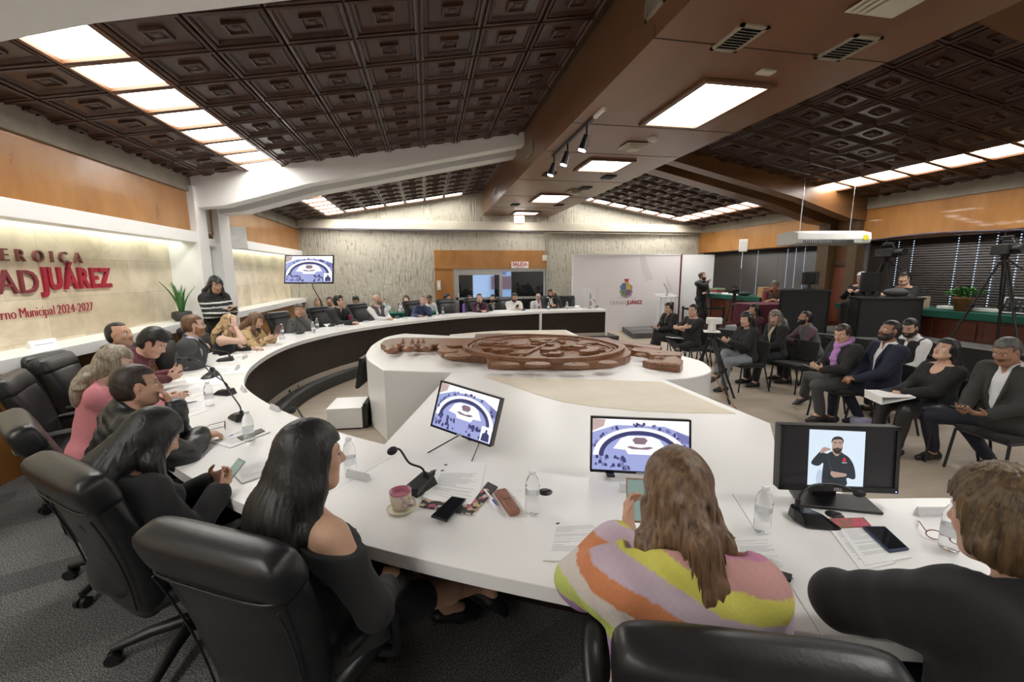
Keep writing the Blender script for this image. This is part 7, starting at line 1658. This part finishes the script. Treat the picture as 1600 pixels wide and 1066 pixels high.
P11=build_person('brown haired woman in a gold patterned blouse looking at a tablet',h11,-8,F,ST,lean=14,hy=4,hp=24,fem=True,skin=SK['c'],hair='shoulder',hc=('chestnut',(.10,.055,.035),(.22,.13,.085)),h=.010,
  top=dict(kind='shirt',sl=.9,m=('gold_satin',(.32,.20,.085),'satin'),e=.022,collar=.03,hem=-.1,colf=lambda q,V:np.where((np.sin(38*q[:,0]+5*np.sin(19*q[:,2]))*np.sin(33*q[:,2]+3*np.sin(23*q[:,1]))>.35)[:,None],np.array([[.16,.085,.04]]),np.array([[.46,.33,.16]]))),bottom=DARKT,
  lh=dict(l=(-.02,.40,.86),d=(.2,.8,.5),n=(.6,-.2,.6)),rh=dict(l=(.16,.40,.86),d=(-.2,.8,.5),n=(-.6,-.2,.6)))
o=empty('tablet',tuple(P11['world'](V3(.08,.50,.98))),math.radians(-8-90),'brown cased tablet held up by the gold blouse woman','tablet'); MB().box((0,0,0),(.20,.012,.15),rotx(-.4)).build('cover',mat('tablet_brown',(.10,.045,.03),.5),o,.003); MB().box((0,-.008,0.002),(.17,.002,.125),rotx(-.4)).build('screen',mat('phone_glass',(.01,.011,.014),.08),o)
P12=build_person('man in a dark grey sweater reclining with his hand on his chin',(-2.40,8.72,1.31),-28,F,ST,lean=-8,side=-5,hy=-42,hp=2,skin=SK['b'],hair='short',hc=GRY,stub=.15,h=.010,sc=1.04,fat=1.15,
  top=dict(kind='sweater',sl=1.,m=('grey_knit',(.075,.075,.072),'knit'),collar=.055,hem=-.12),bottom=DARKT,lh=dict(h=(-.0,.11,-.12),d=(.5,-.1,.8),n=(0,-1,.2),curl=.8,pole=(-.2,.9,-1)),rh=dict(l=(.28,.26,.72),d=(-.4,.8,0),n=(0,0,-1)))
P13=build_person('dark haired man in a black blazer with clasped hands on the desk',(-1.87,9.77,1.41),-40,F,ST,lean=10,hy=28,hp=-6,skin=SK['c'],hair='thick',hc=BLK,stub=.12,h=.011,sc=1.05,under=dict(m=('black_shirt',(.012,.012,.013))),
  top=dict(kind='jacket',sl=1.,m=('blazer_black',(.022,.023,.025)),vee=(-.06,.25),hem=-.16),bottom=DARKT,**desk_hands(.05,.47,.80,.7))
P14=build_person('bald bearded man in a grey vest over a white long sleeved shirt',(-1.17,10.54,1.39),-48,F,ST,lean=4,hy=38,hp=-4,skin=SK['c'],hair='none',beard=('beard_grey',(.10,.085,.07)),hc=GRY,h=.011,fat=1.15,shw=1.05,
  under=dict(m=('white_shirt',(.72,.72,.72)),sl=1.),top=dict(kind='vest',sl=0,m=('vest_grey',(.10,.085,.088)),vee=(.02,.16),collar=.05,hem=-.14),bottom=DARKT,**desk_hands(.05,.44,.79,.7))
P15=build_person('man in a navy blue shirt with his hand on his chin at the far desk',(-.12,11.22,1.29),-60,F,ST,lean=6,side=-8,hy=-22,hp=0,skin=SK['c'],hair='receding',hc=GRY,stub=.25,h=.011,fat=1.12,
  top=dict(kind='shirt',sl=1.,m=('navy_shirt',(.028,.045,.105)),collar=.045,hem=-.1,e=.016),bottom=DARKT,lh=dict(h=(-.0,.11,-.13),d=(.4,-.1,.8),n=(0,-1,.2),curl=.8,pole=(-.2,.9,-1)),rh=dict(l=(.30,.40,.79),d=(-.6,.8,0),n=(0,0,-1)))
P16=build_person('woman in a dark maroon jacket speaking with open mouth at the far desk',(1.41,11.91,1.31),-80,F,ST,lean=10,hy=-12,hp=0,fem=True,skin=SK['e'],hair='bun',hc=DBR,h=.011,top=dict(kind='jacket',sl=1.,m=('maroon_jacket',(.055,.012,.026)),vee=(.02,.20),hem=-.12),under=dict(m=('black_shirt',(.012,.012,.013))),bottom=DARKT,lip=(.12,.02,.03),**desk_hands(.06,.42,.80,.7))
P17=build_person('bearded man in a white shirt looking down at the far desk',(2.48,12.26,1.29),-86,F,ST,lean=12,hy=0,hp=22,skin=SK['b'],hair='short',hc=BLK,beard=True,h=.011,fat=1.15,top=dict(kind='shirt',sl=1.,m=('white_shirt2',(.62,.61,.58)),collar=.045,hem=-.1,e=.016),bottom=DARKT,**desk_hands(.05,.38,.84,.7))
phone_in(P17,1,'black smartphone held by the white shirted man at the far desk',off=(-.04,.08,.04))
P18=build_person('bearded man in a black suit with a yellow tie touching his glasses',(3.62,12.42,1.38),-88,F,ST,lean=8,hy=-4,hp=18,skin=SK['b'],hair='short',hc=BLK,beard=True,glasses=True,h=.011,fat=1.12,under=dict(m=('white_shirt',(.72,.72,.72)),tie=('tie_yellow',(.62,.42,.10))),
  top=dict(kind='jacket',sl=1.,m=('suit_black',(.016,.017,.017)),vee=(-.14,.25),hem=-.16),bottom=DARKT,lh=dict(h=(-.09,.10,.0),d=(.25,-.1,.9),n=(.6,-.7,0),curl=.6,pole=(-.5,.8,-1)),rh=dict(l=(.06,.34,.84),d=(-.6,.7,.2),n=(-.4,-.6,-.4),curl=.6))
# ---- back row by the far wall
def back(label,px,py,y=13.15,**k):
    p=ony(px,py,y); z=max(1.22,min(1.40,p[2])); 
    return build_person(label,(p[0],y,p[2] if 1.15<p[2]<1.45 else z),k.pop('yaw',-90),k.pop('fl',.0 if p[2]<1.22 else .0),.47,h=.013,**k)
back('girl with light brown hair behind a laptop at the far left',497,479,12.75,fem=True,skin=SK['c'],hair='wavy',hc=('honey',(.16,.09,.045),(.36,.23,.12)),top=dict(kind='shirt',sl=1.,m=('beige_top',(.30,.24,.19))),bottom=DARKT,lean=6,**desk_hands(.1,.35,.78))
back('dark haired person half hidden behind the black blazer man',515,475,13.2,skin=SK['b'],hair='short',hc=BLK,top=dict(kind='shirt',sl=1.,m=('dark_top',(.03,.03,.03))),bottom=DARKT,**LAP)
back('young man with black hair looking down at a laptop by the ribbed wall',556,470,12.8,skin=SK['b'],hair='thick',hc=BLK,hp=22,lean=10,top=dict(kind='shirt',sl=1.,m=('black_tee',(.014,.014,.015))),bottom=DARKT,**desk_hands(.1,.35,.78))
back('man in pale blue shirt hiding his face with his hand, behind the bald man',598,472,12.9,skin=SK['c'],hair='short',hc=DBR,lean=14,hp=14,yaw=-70,top=dict(kind='shirt',sl=1.,m=('pale_blue_shirt',(.40,.44,.50)),collar=.04),bottom=DARKT,lh=dict(h=(.0,.12,.0),d=(.3,0,1),n=(0,-1,0),curl=.2,pole=(-.3,1,-1)),rh=dict(l=(.12,.4,.78)))
back('woman in patterned white top with hand at her mouth, by the ribbed wall',635,473,13.35,fem=True,skin=SK['e'],hair='shoulder',hc=DBR,lean=8,top=dict(kind='shirt',sl=.8,m=('print_top',(.5,.5,.5)),colf=lambda q,V:np.where((np.sin(70*q[:,0])*np.sin(60*q[:,2]+9*q[:,1])>.3)[:,None],np.array([[.06,.06,.07]]),np.array([[.62,.60,.58]]))),bottom=DARKT,lh=dict(h=(.0,.11,-.09),d=(.3,0,1),n=(0,-1,0),curl=.7,pole=(-.3,1,-1)),rh=dict(l=(.12,.38,.78)))
back('man in a white shirt looking down, half behind the navy shirt man',671,474,13.3,skin=SK['b'],hair='short',hc=BLK,hp=24,lean=12,top=dict(kind='shirt',sl=1.,m=('white_shirt3',(.62,.64,.65)),collar=.04),bottom=DARKT,**desk_hands(.1,.36,.76))
back('dark haired person in olive behind the empty far chair',699,466,13.45,skin=SK['c'],hair='thick',hc=BLK,hy=60,top=dict(kind='shirt',sl=1.,m=('olive_top',(.07,.065,.045))),bottom=DARKT,**LAP)
back('person in a purple top behind the maroon jacket woman',734,467,13.45,fem=True,skin=SK['c'],hair='short',hc=BLK,hy=30,lean=10,top=dict(kind='shirt',sl=1.,m=('purple_top',(.22,.12,.46))),bottom=DARKT,**LAP)
back('bearded man in a black suit leaning back before the glass door',770,467,13.45,skin=SK['c'],hair='thick',hc=BLK,beard=True,hp=-16,hy=-30,lean=-4,under=dict(m=('grey_shirt',(.26,.24,.22))),top=dict(kind='jacket',sl=1.,m=('suit_black2',(.018,.018,.019)),vee=(-.12,.25)),bottom=DARKT,**LAP)
back('bald man in a white jacket and red tie behind the far desk',841,469,13.45,skin=SK['e'],hair='receding',hc=GRY,glasses=True,hy=-8,under=dict(m=('white_shirt',(.72,.72,.72)),tie=('tie_red',(.40,.02,.04))),top=dict(kind='jacket',sl=1.,m=('white_jacket',(.56,.56,.54)),vee=(-.14,.25)),bottom=DARKT,lh=dict(l=(-.1,.3,.66)),rh=dict(l=(.1,.3,.66)))
# ---- standing woman by the pillars
q29=onx(337,445,-3.32)
def stripes(q,V): z=q[:,2]; zz=z+.03*q[:,0]; m=(np.mod(zz-.175,.072)<.022)&(zz>.17)&(zz<.46); return np.where(m[:,None],np.array([[.66,.65,.63]]),np.array([[.010,.010,.011]]))
P29=build_person('standing woman in a black and white striped sweater looking at her phone',tuple(q29),-25,F,sit=False,lean=3,hy=-18,hp=26,fem=True,sc=1.06,skin=SK['a'],hair='wavy',hc=BLK,legs='stand',h=.009,fat=1.05,top=dict(kind='sweater',sl=1.,m=('striped_knit',(.3,.3,.3)),colf=stripes,e=.026,collar=.03,hem=-.12),bottom=DARKT,
  lh=dict(l=(-.06,.30,1.24),d=(.5,.7,.3),n=(.5,0,.7),curl=.6),rh=dict(l=(.07,.30,1.24),d=(-.4,.8,.3),n=(-.5,0,.7),curl=.6))
phone_in(P29,1,'dark smartphone held by the standing striped sweater woman',off=(-.04,.09,.03),tilt=.5)
# ---- interpreter
q30=ony(1098,431.5,12.35)
def badge30(L):
    g=L; m=MB(); p=g['Ch']+g['R2']@V3(-.08,.128,.06); m.box(p,(.045,.006,.05),g['R2']); m.build('chest_badge',mat('badge_white',(.6,.5,.5),.6),g['root'])
P30=build_person('standing bearded sign interpreter in black shirt and trousers before the white panel',tuple(q30),-78,.16,sit=False,lean=0,hy=24,hp=0,skin=SK['c'],hair='bun',hc=DBR,beard=True,legs='stand',h=.011,sc=1.03,top=dict(kind='shirt',sl=.92,m=('black_shirt2',(.010,.011,.012)),collar=.05,hem=-.05,e=.014),bottom=DARKT,extras=badge30,
  rh=dict(h=(-.01,.17,-.14),d=(-.9,.1,.1),n=(0,-1,0),curl=.7,pole=(.9,.2,-.6)),lh=dict(l=(.04,.24,1.16),d=(.9,.2,.1),n=(0,-.4,-.8),curl=.5,pole=(-.9,-.2,-.6)))
# ---- audience
def aud(label,head,yaw,**k): return build_person(label,tuple(head),yaw,k.pop('fl',0.),k.pop('seat',.47),group=None,**k)
P31=aud('woman with a black bun and dark cardigan holding a phone and paper',on(1044,481,1.18),190,fem=True,skin=SK['c'],hair='bun',hc=BLK,hp=18,hy=10,lean=4,h=.011,legs='cross',under=dict(m=('print_grey',(.16,.13,.12)),collar=False),top=dict(kind='jacket',sl=1.,m=('cardigan_black',(.012,.012,.013)),vee=(-.10,.25),hem=-.14),bottom=DARKT,heels=True,**PHH(.70,.34))
phone_in(P31,1,'dark smartphone held by the woman with the black bun',off=(-.04,.09,.02),tilt=.4)
P32=aud('man in a black T-shirt with crossed arms and glasses, seated by the step',on(1083,485,1.22),188,skin=SK['c'],hair='short',hc=BLK,glasses=True,hp=4,hy=6,lean=-4,h=.011,legs='ankle',fat=1.2,top=dict(kind='shirt',sl=.5,m=('black_tee2',(.013,.013,.014)),nz=.02,e=.018),bottom=DARKT,shoes=(.10,.10,.09),
  lh=dict(l=(.12,.27,.86),d=(.9,-.1,.1),n=(0,-1,-.2),curl=.3,pole=(-.9,.3,-.6)),rh=dict(l=(-.10,.29,.90),d=(-.9,-.1,.2),n=(0,-1,-.2),curl=.3,pole=(.9,.3,-.6)))
P33=aud('girl with long black hair, black top and grey jeans using her phone',on(1166,499,1.20),174,fem=True,skin=SK['c'],hair='long',hc=BLK,hp=14,hy=18,lean=3,h=.010,legs='cross',top=dict(kind='sweater',sl=1.,m=('black_sweater',(.010,.010,.011)),e=.022,nz=.02,hem=-.12),bottom=dict(m=('jeans_grey',(.20,.22,.24))),shoes=(.05,.05,.05),**PHH(.82,.36))
phone_in(P33,1,'pale smartphone held by the girl in grey jeans',off=(-.04,.09,.03),tilt=.5,case=mat('phone_case_grey',(.3,.3,.32),.4))
P34=aud('dark haired woman in maroon holding a yellow wrapper, behind the jeans girl',on(1178,484,1.18),178,fem=True,skin=SK['b'],hair='long',hc=BLK,h=.012,top=dict(kind='sweater',sl=1.,m=('maroon_knit',(.05,.012,.018),'knit')),bottom=DARKT,lh=dict(h=(-.04,.18,-.12),d=(.3,-.3,.8),n=(0,-1,0),curl=.8),rh=dict(h=(.04,.18,-.12),d=(-.3,-.3,.8),n=(0,-1,0),curl=.8))
o=MB().sphere((0,0,0),.045,10,(1,.8,.9)).build('food_wrapper',mat('wrapper_yellow',(.55,.42,.12),.6)); o.location=tuple(P34['world'](P34['H']+P34['Rh']@V3(0,.21,-.07))); setp(o,'crumpled yellow food wrapper held by the maroon woman','wrapper')
P35=aud('woman in a black blazer and cream blouse with wavy greying hair',on(1211,496,1.20),176,fem=True,skin=SK['c'],hair='wavy',hc=('grey_blond',(.10,.085,.07),(.28,.24,.20)),hp=26,hy=26,lean=6,h=.011,under=dict(m=('cream_blouse',(.50,.44,.33)),collar=False),top=dict(kind='jacket',sl=1.,m=('blazer_black2',(.012,.012,.013)),vee=(-.14,.30),hem=-.16),bottom=DARKT,**LAP)
P36=aud('man with glasses, goatee and grey vest over a plaid shirt, seated sideways',on(1258,497,1.17),158,skin=SK['b'],hair='short',hc=BLK,beard=True,glasses=True,lean=24,hp=-8,h=.011,under=dict(m=('plaid',(.11,.06,.08)),sl=1.),top=dict(kind='vest',sl=0,m=('vest_slate',(.075,.075,.08)),collar=.05,hem=-.14),bottom=DARKT,lh=dict(l=(-.10,.50,.80),d=(.2,.8,.5),n=(.5,-.2,.3)),rh=dict(l=(.14,.52,.82),d=(-.2,.8,.5),n=(-.5,-.2,.3)))
q37=ony(1211,446,9.58)
P37=aud('grey haired man in an olive vest and red shirt behind the maroon clothed table',q37,-115,fl=.45,seat=.48,skin=SK['b'],hair='short',hc=GRY,glasses=True,hp=30,lean=14,h=.011,under=dict(m=('red_shirt',(.16,.02,.025)),sl=.5),top=dict(kind='vest',sl=0,m=('vest_olive',(.07,.06,.04)),hem=-.14,vee=(.0,.20)),bottom=DARKT,lh=dict(l=(-.08,.36,.82),d=(.3,.9,0),n=(0,0,-1)),rh=dict(l=(.08,.36,.82),d=(-.3,.9,0),n=(0,0,-1)))
def scarf(L):
    g=L; NB,R2=g['NB'],g['R2']; pr=[]
    for i in range(12):
        t=2*PI*i/12; u=2*PI*(i+1)/12; f=lambda a:NB+R2@V3(.072*math.cos(a),.012+.074*math.sin(a),.035-.03*math.sin(a)); pr.append(('c',f(t),f(u),.030,.030,.02))
    a=NB+R2@V3(.01,.085,.0); b=g['Ch']+R2@V3(-.01,.142,.0); c=g['Wt']+R2@V3(-.03,.16,.02); pr+=[('c',a,b,.042,.046,.03),('c',b,c,.046,.03,.03)]
    lo,hi=bbox(pr,.03); G=Sdf(lo,hi,.008); G.adds(pr,.02); G.disp(lambda X,Y,Z:.004*np.sin(120*X+30*Z)+.003*np.sin(90*Z+50*Y)); G.obj('scarf',cloth_mat('lilac',(.40,.20,.46),'knit'),g['root'])
P38=aud('woman with a lilac scarf and black jacket looking down at her phone',on(1316,521,1.19),172,fem=True,skin=SK['c'],hair='bun',hc=DBR,hp=24,hy=16,lean=5,h=.009,legs={1:dict(w=on(1256,618,.14),pole=(.1,.5,1),d=(.1,1,-.35)),-1:dict(a=(-.05,.30,.12))},top=dict(kind='jacket',sl=1.,m=('jacket_black',(.012,.012,.013)),hem=-.14,nz=.02),bottom=dict(m=('slacks_grey',(.055,.055,.056)),flare=1.25),shoes=(.03,.028,.028),heels=True,extras=scarf,**PHH(.72,.36))
phone_in(P38,1,'pale smartphone in the hands of the lilac scarf woman',off=(-.04,.09,.02),tilt=.4,case=mat('phone_case_grey',(.3,.3,.32),.4))
P39=aud('bearded man in a navy suit and white shirt watching from the front row',on(1390,517,1.26),164,skin=SK['d'],hair='short',hc=BLK,beard=('beard_black',(.018,.013,.011)),hp=-8,hy=4,lean=2,h=.009,fat=1.06,sc=1.05,under=dict(m=('white_shirt',(.72,.72,.72))),top=dict(kind='jacket',sl=1.,m=('suit_navy',(.010,.013,.032)),vee=(-.16,.25),hem=-.18),bottom=dict(m=('trouser_navy',(.010,.012,.028))),
  legs={1:dict(w=on(1290,650,.09)+np.array([.10,0,0])),-1:dict(w=on(1335,652,.09)+np.array([.08,0,0]))},lh=dict(l=(-.05,.36,.66),d=(.6,.7,-.1),n=(.1,0,-1),curl=.5),rh=dict(l=(.05,.37,.67),d=(-.6,.7,-.1),n=(-.1,0,-1),curl=.5))
m=MB(); a=P39['arms'][-1]; d=_n(a[2]-a[1]); c=a[2]-d*.02; u=_n(np.cross(d,[0,0,1])); v=np.cross(d,u); m.tube([c+.030*(u*math.cos(t)+v*math.sin(t)) for t in np.linspace(0,2*PI,16,endpoint=False)],.008,6,closed=True); m.build('wristwatch',M['paper'],P39['root'])
P40=aud('bearded man in a black vest over white sleeves, behind the navy suit man',on(1422,512,1.22),170,skin=SK['c'],hair='short',hc=BLK,beard=('beard_black',(.018,.013,.011)),hp=24,hy=20,lean=8,h=.010,under=dict(m=('white_shirt',(.72,.72,.72)),sl=1.),top=dict(kind='vest',sl=0,m=('vest_black',(.010,.011,.012)),hem=-.12,vee=(.02,.16)),bottom=DARKT,**LAP)
P41=aud('woman with long black hair and black jacket holding a white binder on her lap',on(1478,547,1.155),166,fem=True,skin=SK['c'],hair='long',hc=BLK,hp=-14,hy=6,lean=0,h=.009,top=dict(kind='jacket',sl=1.,m=('jacket_black2',(.010,.010,.011)),hem=-.12,scoop=.075,nz=.01),bottom=dict(m=('leggings_black',(.014,.014,.015),'leather')),heels=True,shoes=(.012,.012,.013),
  lh=dict(l=(.0,.36,.67),d=(.7,.6,-.1),n=(0,0,-1),curl=.35),rh=dict(l=(.05,.38,.69),d=(-.6,.7,-.1),n=(0,0,-1),curl=.35),legs={1:dict(a=(.12,.52,.10)),-1:dict(a=(-.12,.46,.10))})
P42=aud('moustached man in a dark olive jacket looking down at his phone, far right',on(1573,549,1.245),176,skin=SK['d'],hair='short',hc=GRY,beard=('moustache_grey',(.05,.045,.04),'m') if False else 'moustache',hp=26,hy=2,lean=4,h=.009,fat=1.16,sc=1.03,under=dict(m=('white_check',(.58,.58,.60))),top=dict(kind='jacket',sl=1.,m=('jacket_olive',(.026,.027,.024)),vee=(-.22,.27),hem=-.18),bottom=dict(m=('trouser_navy2',(.012,.013,.024))),
  legs={1:dict(w=on(1450,708,.085)+np.array([.10,.02,0])),-1:dict(w=on(1540,722,.085)+np.array([.10,.02,0]))},lh=dict(l=(-.10,.34,.67),d=(.5,.8,.1),n=(.4,0,.8),curl=.5),rh=dict(l=(.06,.38,.67),d=(-.4,.8,.1),n=(-.5,0,.8),curl=.6))
phone_in(P42,1,'dark smartphone held by the moustached man',off=(-.04,.09,.03),tilt=.3)
# ---- operators on the stage
q43=ony(1412,441,6.62)
P43=aud('boy with black hair in a dark T-shirt seated behind the operator desk',q43,185,fl=.78,seat=.42,skin=SK['c'],hair='thick',hc=BLK,hp=8,hy=10,lean=4,h=.010,top=dict(kind='shirt',sl=.5,m=('black_tee3',(.013,.013,.014))),bottom=DARKT,**desk_hands(.1,.36,.78))
q44=ony(1346,441,7.45)
P44=aud('operator in a pale grey cap hidden behind the large black monitor',q44,205,fl=.78,seat=.42,skin=SK['c'],hair='short',hc=BLK,lean=6,h=.012,top=dict(kind='sweater',sl=1.,m=('black_sweat',(.012,.012,.013))),bottom=DARKT,extras=lambda L:(lambda G:(G.adds([('e',L['q'](0,-.01,.06),np.array([.088,.105,.07])*L['hsz'],L['Rh']),('e',L['q'](0,.10,.05),np.array([.07,.06,.012])*L['hsz'],L['Rh'])],.01),G.obj('cap',cloth_mat('cap_grey',(.42,.42,.40)),L['root'])))(Sdf(L['H']-.22,L['H']+.24,.010)),**desk_hands(.1,.38,.82))
# held papers and binders
o=empty('paper_sheet',tuple(P32['world'](V3(.02,.40,.68))),math.radians(100),'white sheet on the lap of the man with crossed arms','paper'); MB().box((0,0,0),(.21,.297,.003),rotx(.12)).build('sheet',M['paper'],o)
o=empty('paper_sheet',tuple(P31['world'](V3(.02,.44,.70))),math.radians(110),'white sheet on the lap of the woman with the black bun','paper'); MB().box((0,0,0),(.21,.297,.003),rotx(.2)).build('sheet',M['paper'],o)
o=empty('ring_binder',tuple(P41['world'](V3(.0,.44,.635))),math.radians(166-90-8),'open white ring binder on the lap of the long haired woman','binder'); MB().box((-.0,.06,-.005),(.30,.32,.012),rotx(-.28)).build('cover',M['paper'],o,.003); MB().box((0,.05,.035),(.29,.30,.010),rotx(-.05)).build('cover',M['paper'],o,.003); MB().box((0,.21,.0),(.30,.010,.075),rotx(-.1)).build('spine',M['paper'],o,.003)
o=empty('folder',tuple(P41['world'](V3(.06,.38,.680))),math.radians(166-90+15),'black folder under the hands of the long haired woman','folder'); MB().box((0,0,0),(.24,.20,.010),rotx(-.1)).build('cover',M['black'],o,.003)
# ------------------------------------------------------------------ chairs
place_chair(-0.45,1.58,61,'black leather office chair in the foreground behind the straight black haired woman')
place_chair(0.735,0.975,70,'black leather office chair at the bottom edge behind the striped shawl woman')
place_chair(-1.21,2.19,52,'black leather office chair behind the woman looking at her phone, left foreground')
place_chair(-1.87,2.86,42,'black leather office chair at the left edge behind the puffer jacket man')
place_chair(-2.80,3.98,25,'black leather office chair at the left edge below the white wall ledge')
place_chair(-3.10,4.75,12,'black leather office chair behind the pink sweater woman by the wall')
place_chair(-3.28,4.86,5,'black leather office chair of the balding man in dark red')
place_chair(-3.05,5.52,10,'black leather office chair of the grey suited bearded man')
place_chair(-3.06,6.22,4,'black leather office chair behind the blond woman')
place_chair(-3.02,6.92,-6,'black leather office chair behind the gold blouse woman')
place_chair(-2.60,8.95,-28,'black leather office chair of the reclining grey sweater man')
place_chair(-2.18,10.10,-40,'black leather office chair of the black blazer man')
place_chair(-1.50,10.92,-48,'black leather office chair of the bald vest man')
place_chair(-.25,11.62,-60,'black leather office chair of the navy shirt man')
place_chair(.62,11.98,-66,'empty black leather office chair at the far desk before the wood panel')
place_chair(1.36,12.20,-80,'black leather office chair of the maroon jacket woman')
place_chair(2.36,12.52,-86,'black leather office chair behind the white shirted man')
place_chair(3.74,12.62,-88,'black leather office chair behind the yellow tie man')
place_chair(4.28,12.58,-90,'empty black leather office chair near the far desk end by the backdrop')
def chair_for(p,lab,yaw,back=.03):
    c=p['world'](p['P']+V3(0,-back+.04,0)); place_stack(c[0],c[1],yaw,lab,p['base'][2])
chair_for(P31,'black stacking chair of the woman with the black bun',190); chair_for(P32,'black stacking chair of the man with crossed arms',188)
chair_for(P33,'black stacking chair of the girl in grey jeans',174); chair_for(P34,'black stacking chair of the maroon woman with the wrapper',178); chair_for(P35,'black stacking chair of the woman in blazer and cream blouse',176)
chair_for(P36,'black stacking chair of the plaid sleeved man',158); chair_for(P38,'black stacking chair of the lilac scarf woman',172); chair_for(P39,'black stacking chair of the navy suited man',164); chair_for(P40,'black stacking chair of the black vest man',170); chair_for(P41,'black stacking chair of the long haired woman with binder',166); chair_for(P42,'black stacking chair of the moustached man',176)
e=on(1238,594,0); place_stack(6.02,6.02,190,'empty black stacking chair in front of the plaid sleeved man')
place_stack(5.62,7.55,200,'empty black stacking chair behind the white dome camera tripod'); place_stack(6.15,8.7,200,'black stacking chair with a black bag hung on its back, by the crossed arms man')
for i,(px,y) in enumerate(((497,12.75),(515,13.2),(556,12.8),(598,12.9),(635,13.0),(671,12.95),(699,13.3),(734,13.1),(770,13.0),(841,12.95))): pass
o=empty('backpack',(6.42,8.82,.62),math.radians(110),'black backpack hanging on the empty stacking chair back','bag'); m=MB(); m.sphere((0,0,0),.2,14,(.85,.5,1.1)); m.build('body',M['blackmatte'],o)
chair_for(P37,'black stacking chair of the olive vest man',-115); chair_for(P43,'black stacking chair of the boy operator',185); chair_for(P44,'black stacking chair of the capped operator',205)
bt=empty('side_table',(6.75,8.35,0),.3,'small black table with a silver projector beside the far audience','table'); MB().bb(-.3,.3,-.25,.25,.66,.70).build('tabletop',M['black'],bt)
for sx in (-.26,.26):
    for sy in (-.21,.21): MB().cyl((sx,sy,0),(sx,sy,.66),.016).build('leg',M['black'],bt)
o=empty('projector',(6.75,8.35,.70),.3,'silver grey projector box on the small black table','projector'); MB().bb(-.2,.2,-.14,.14,0.001,.10).build('body',mat('projector_grey',(.35,.36,.36),.4),o,.01); MB().cyl((-.1,-.14,.05),(-.1,-.17,.05),.035).build('lens',M['black'],o)
# ------------------------------------------------------------------ world and exposure
w=bpy.data.worlds.new('world'); SC.world=w; w.use_nodes=True
w.node_tree.nodes['Background'].inputs[0].default_value=(.56,.72,1.,1); w.node_tree.nodes['Background'].inputs[1].default_value=.95
vs=SC.view_settings; vs.view_transform='Standard'; vs.look='None'; vs.gamma=1; vs.use_curve_mapping=False; vs.exposure=0.82
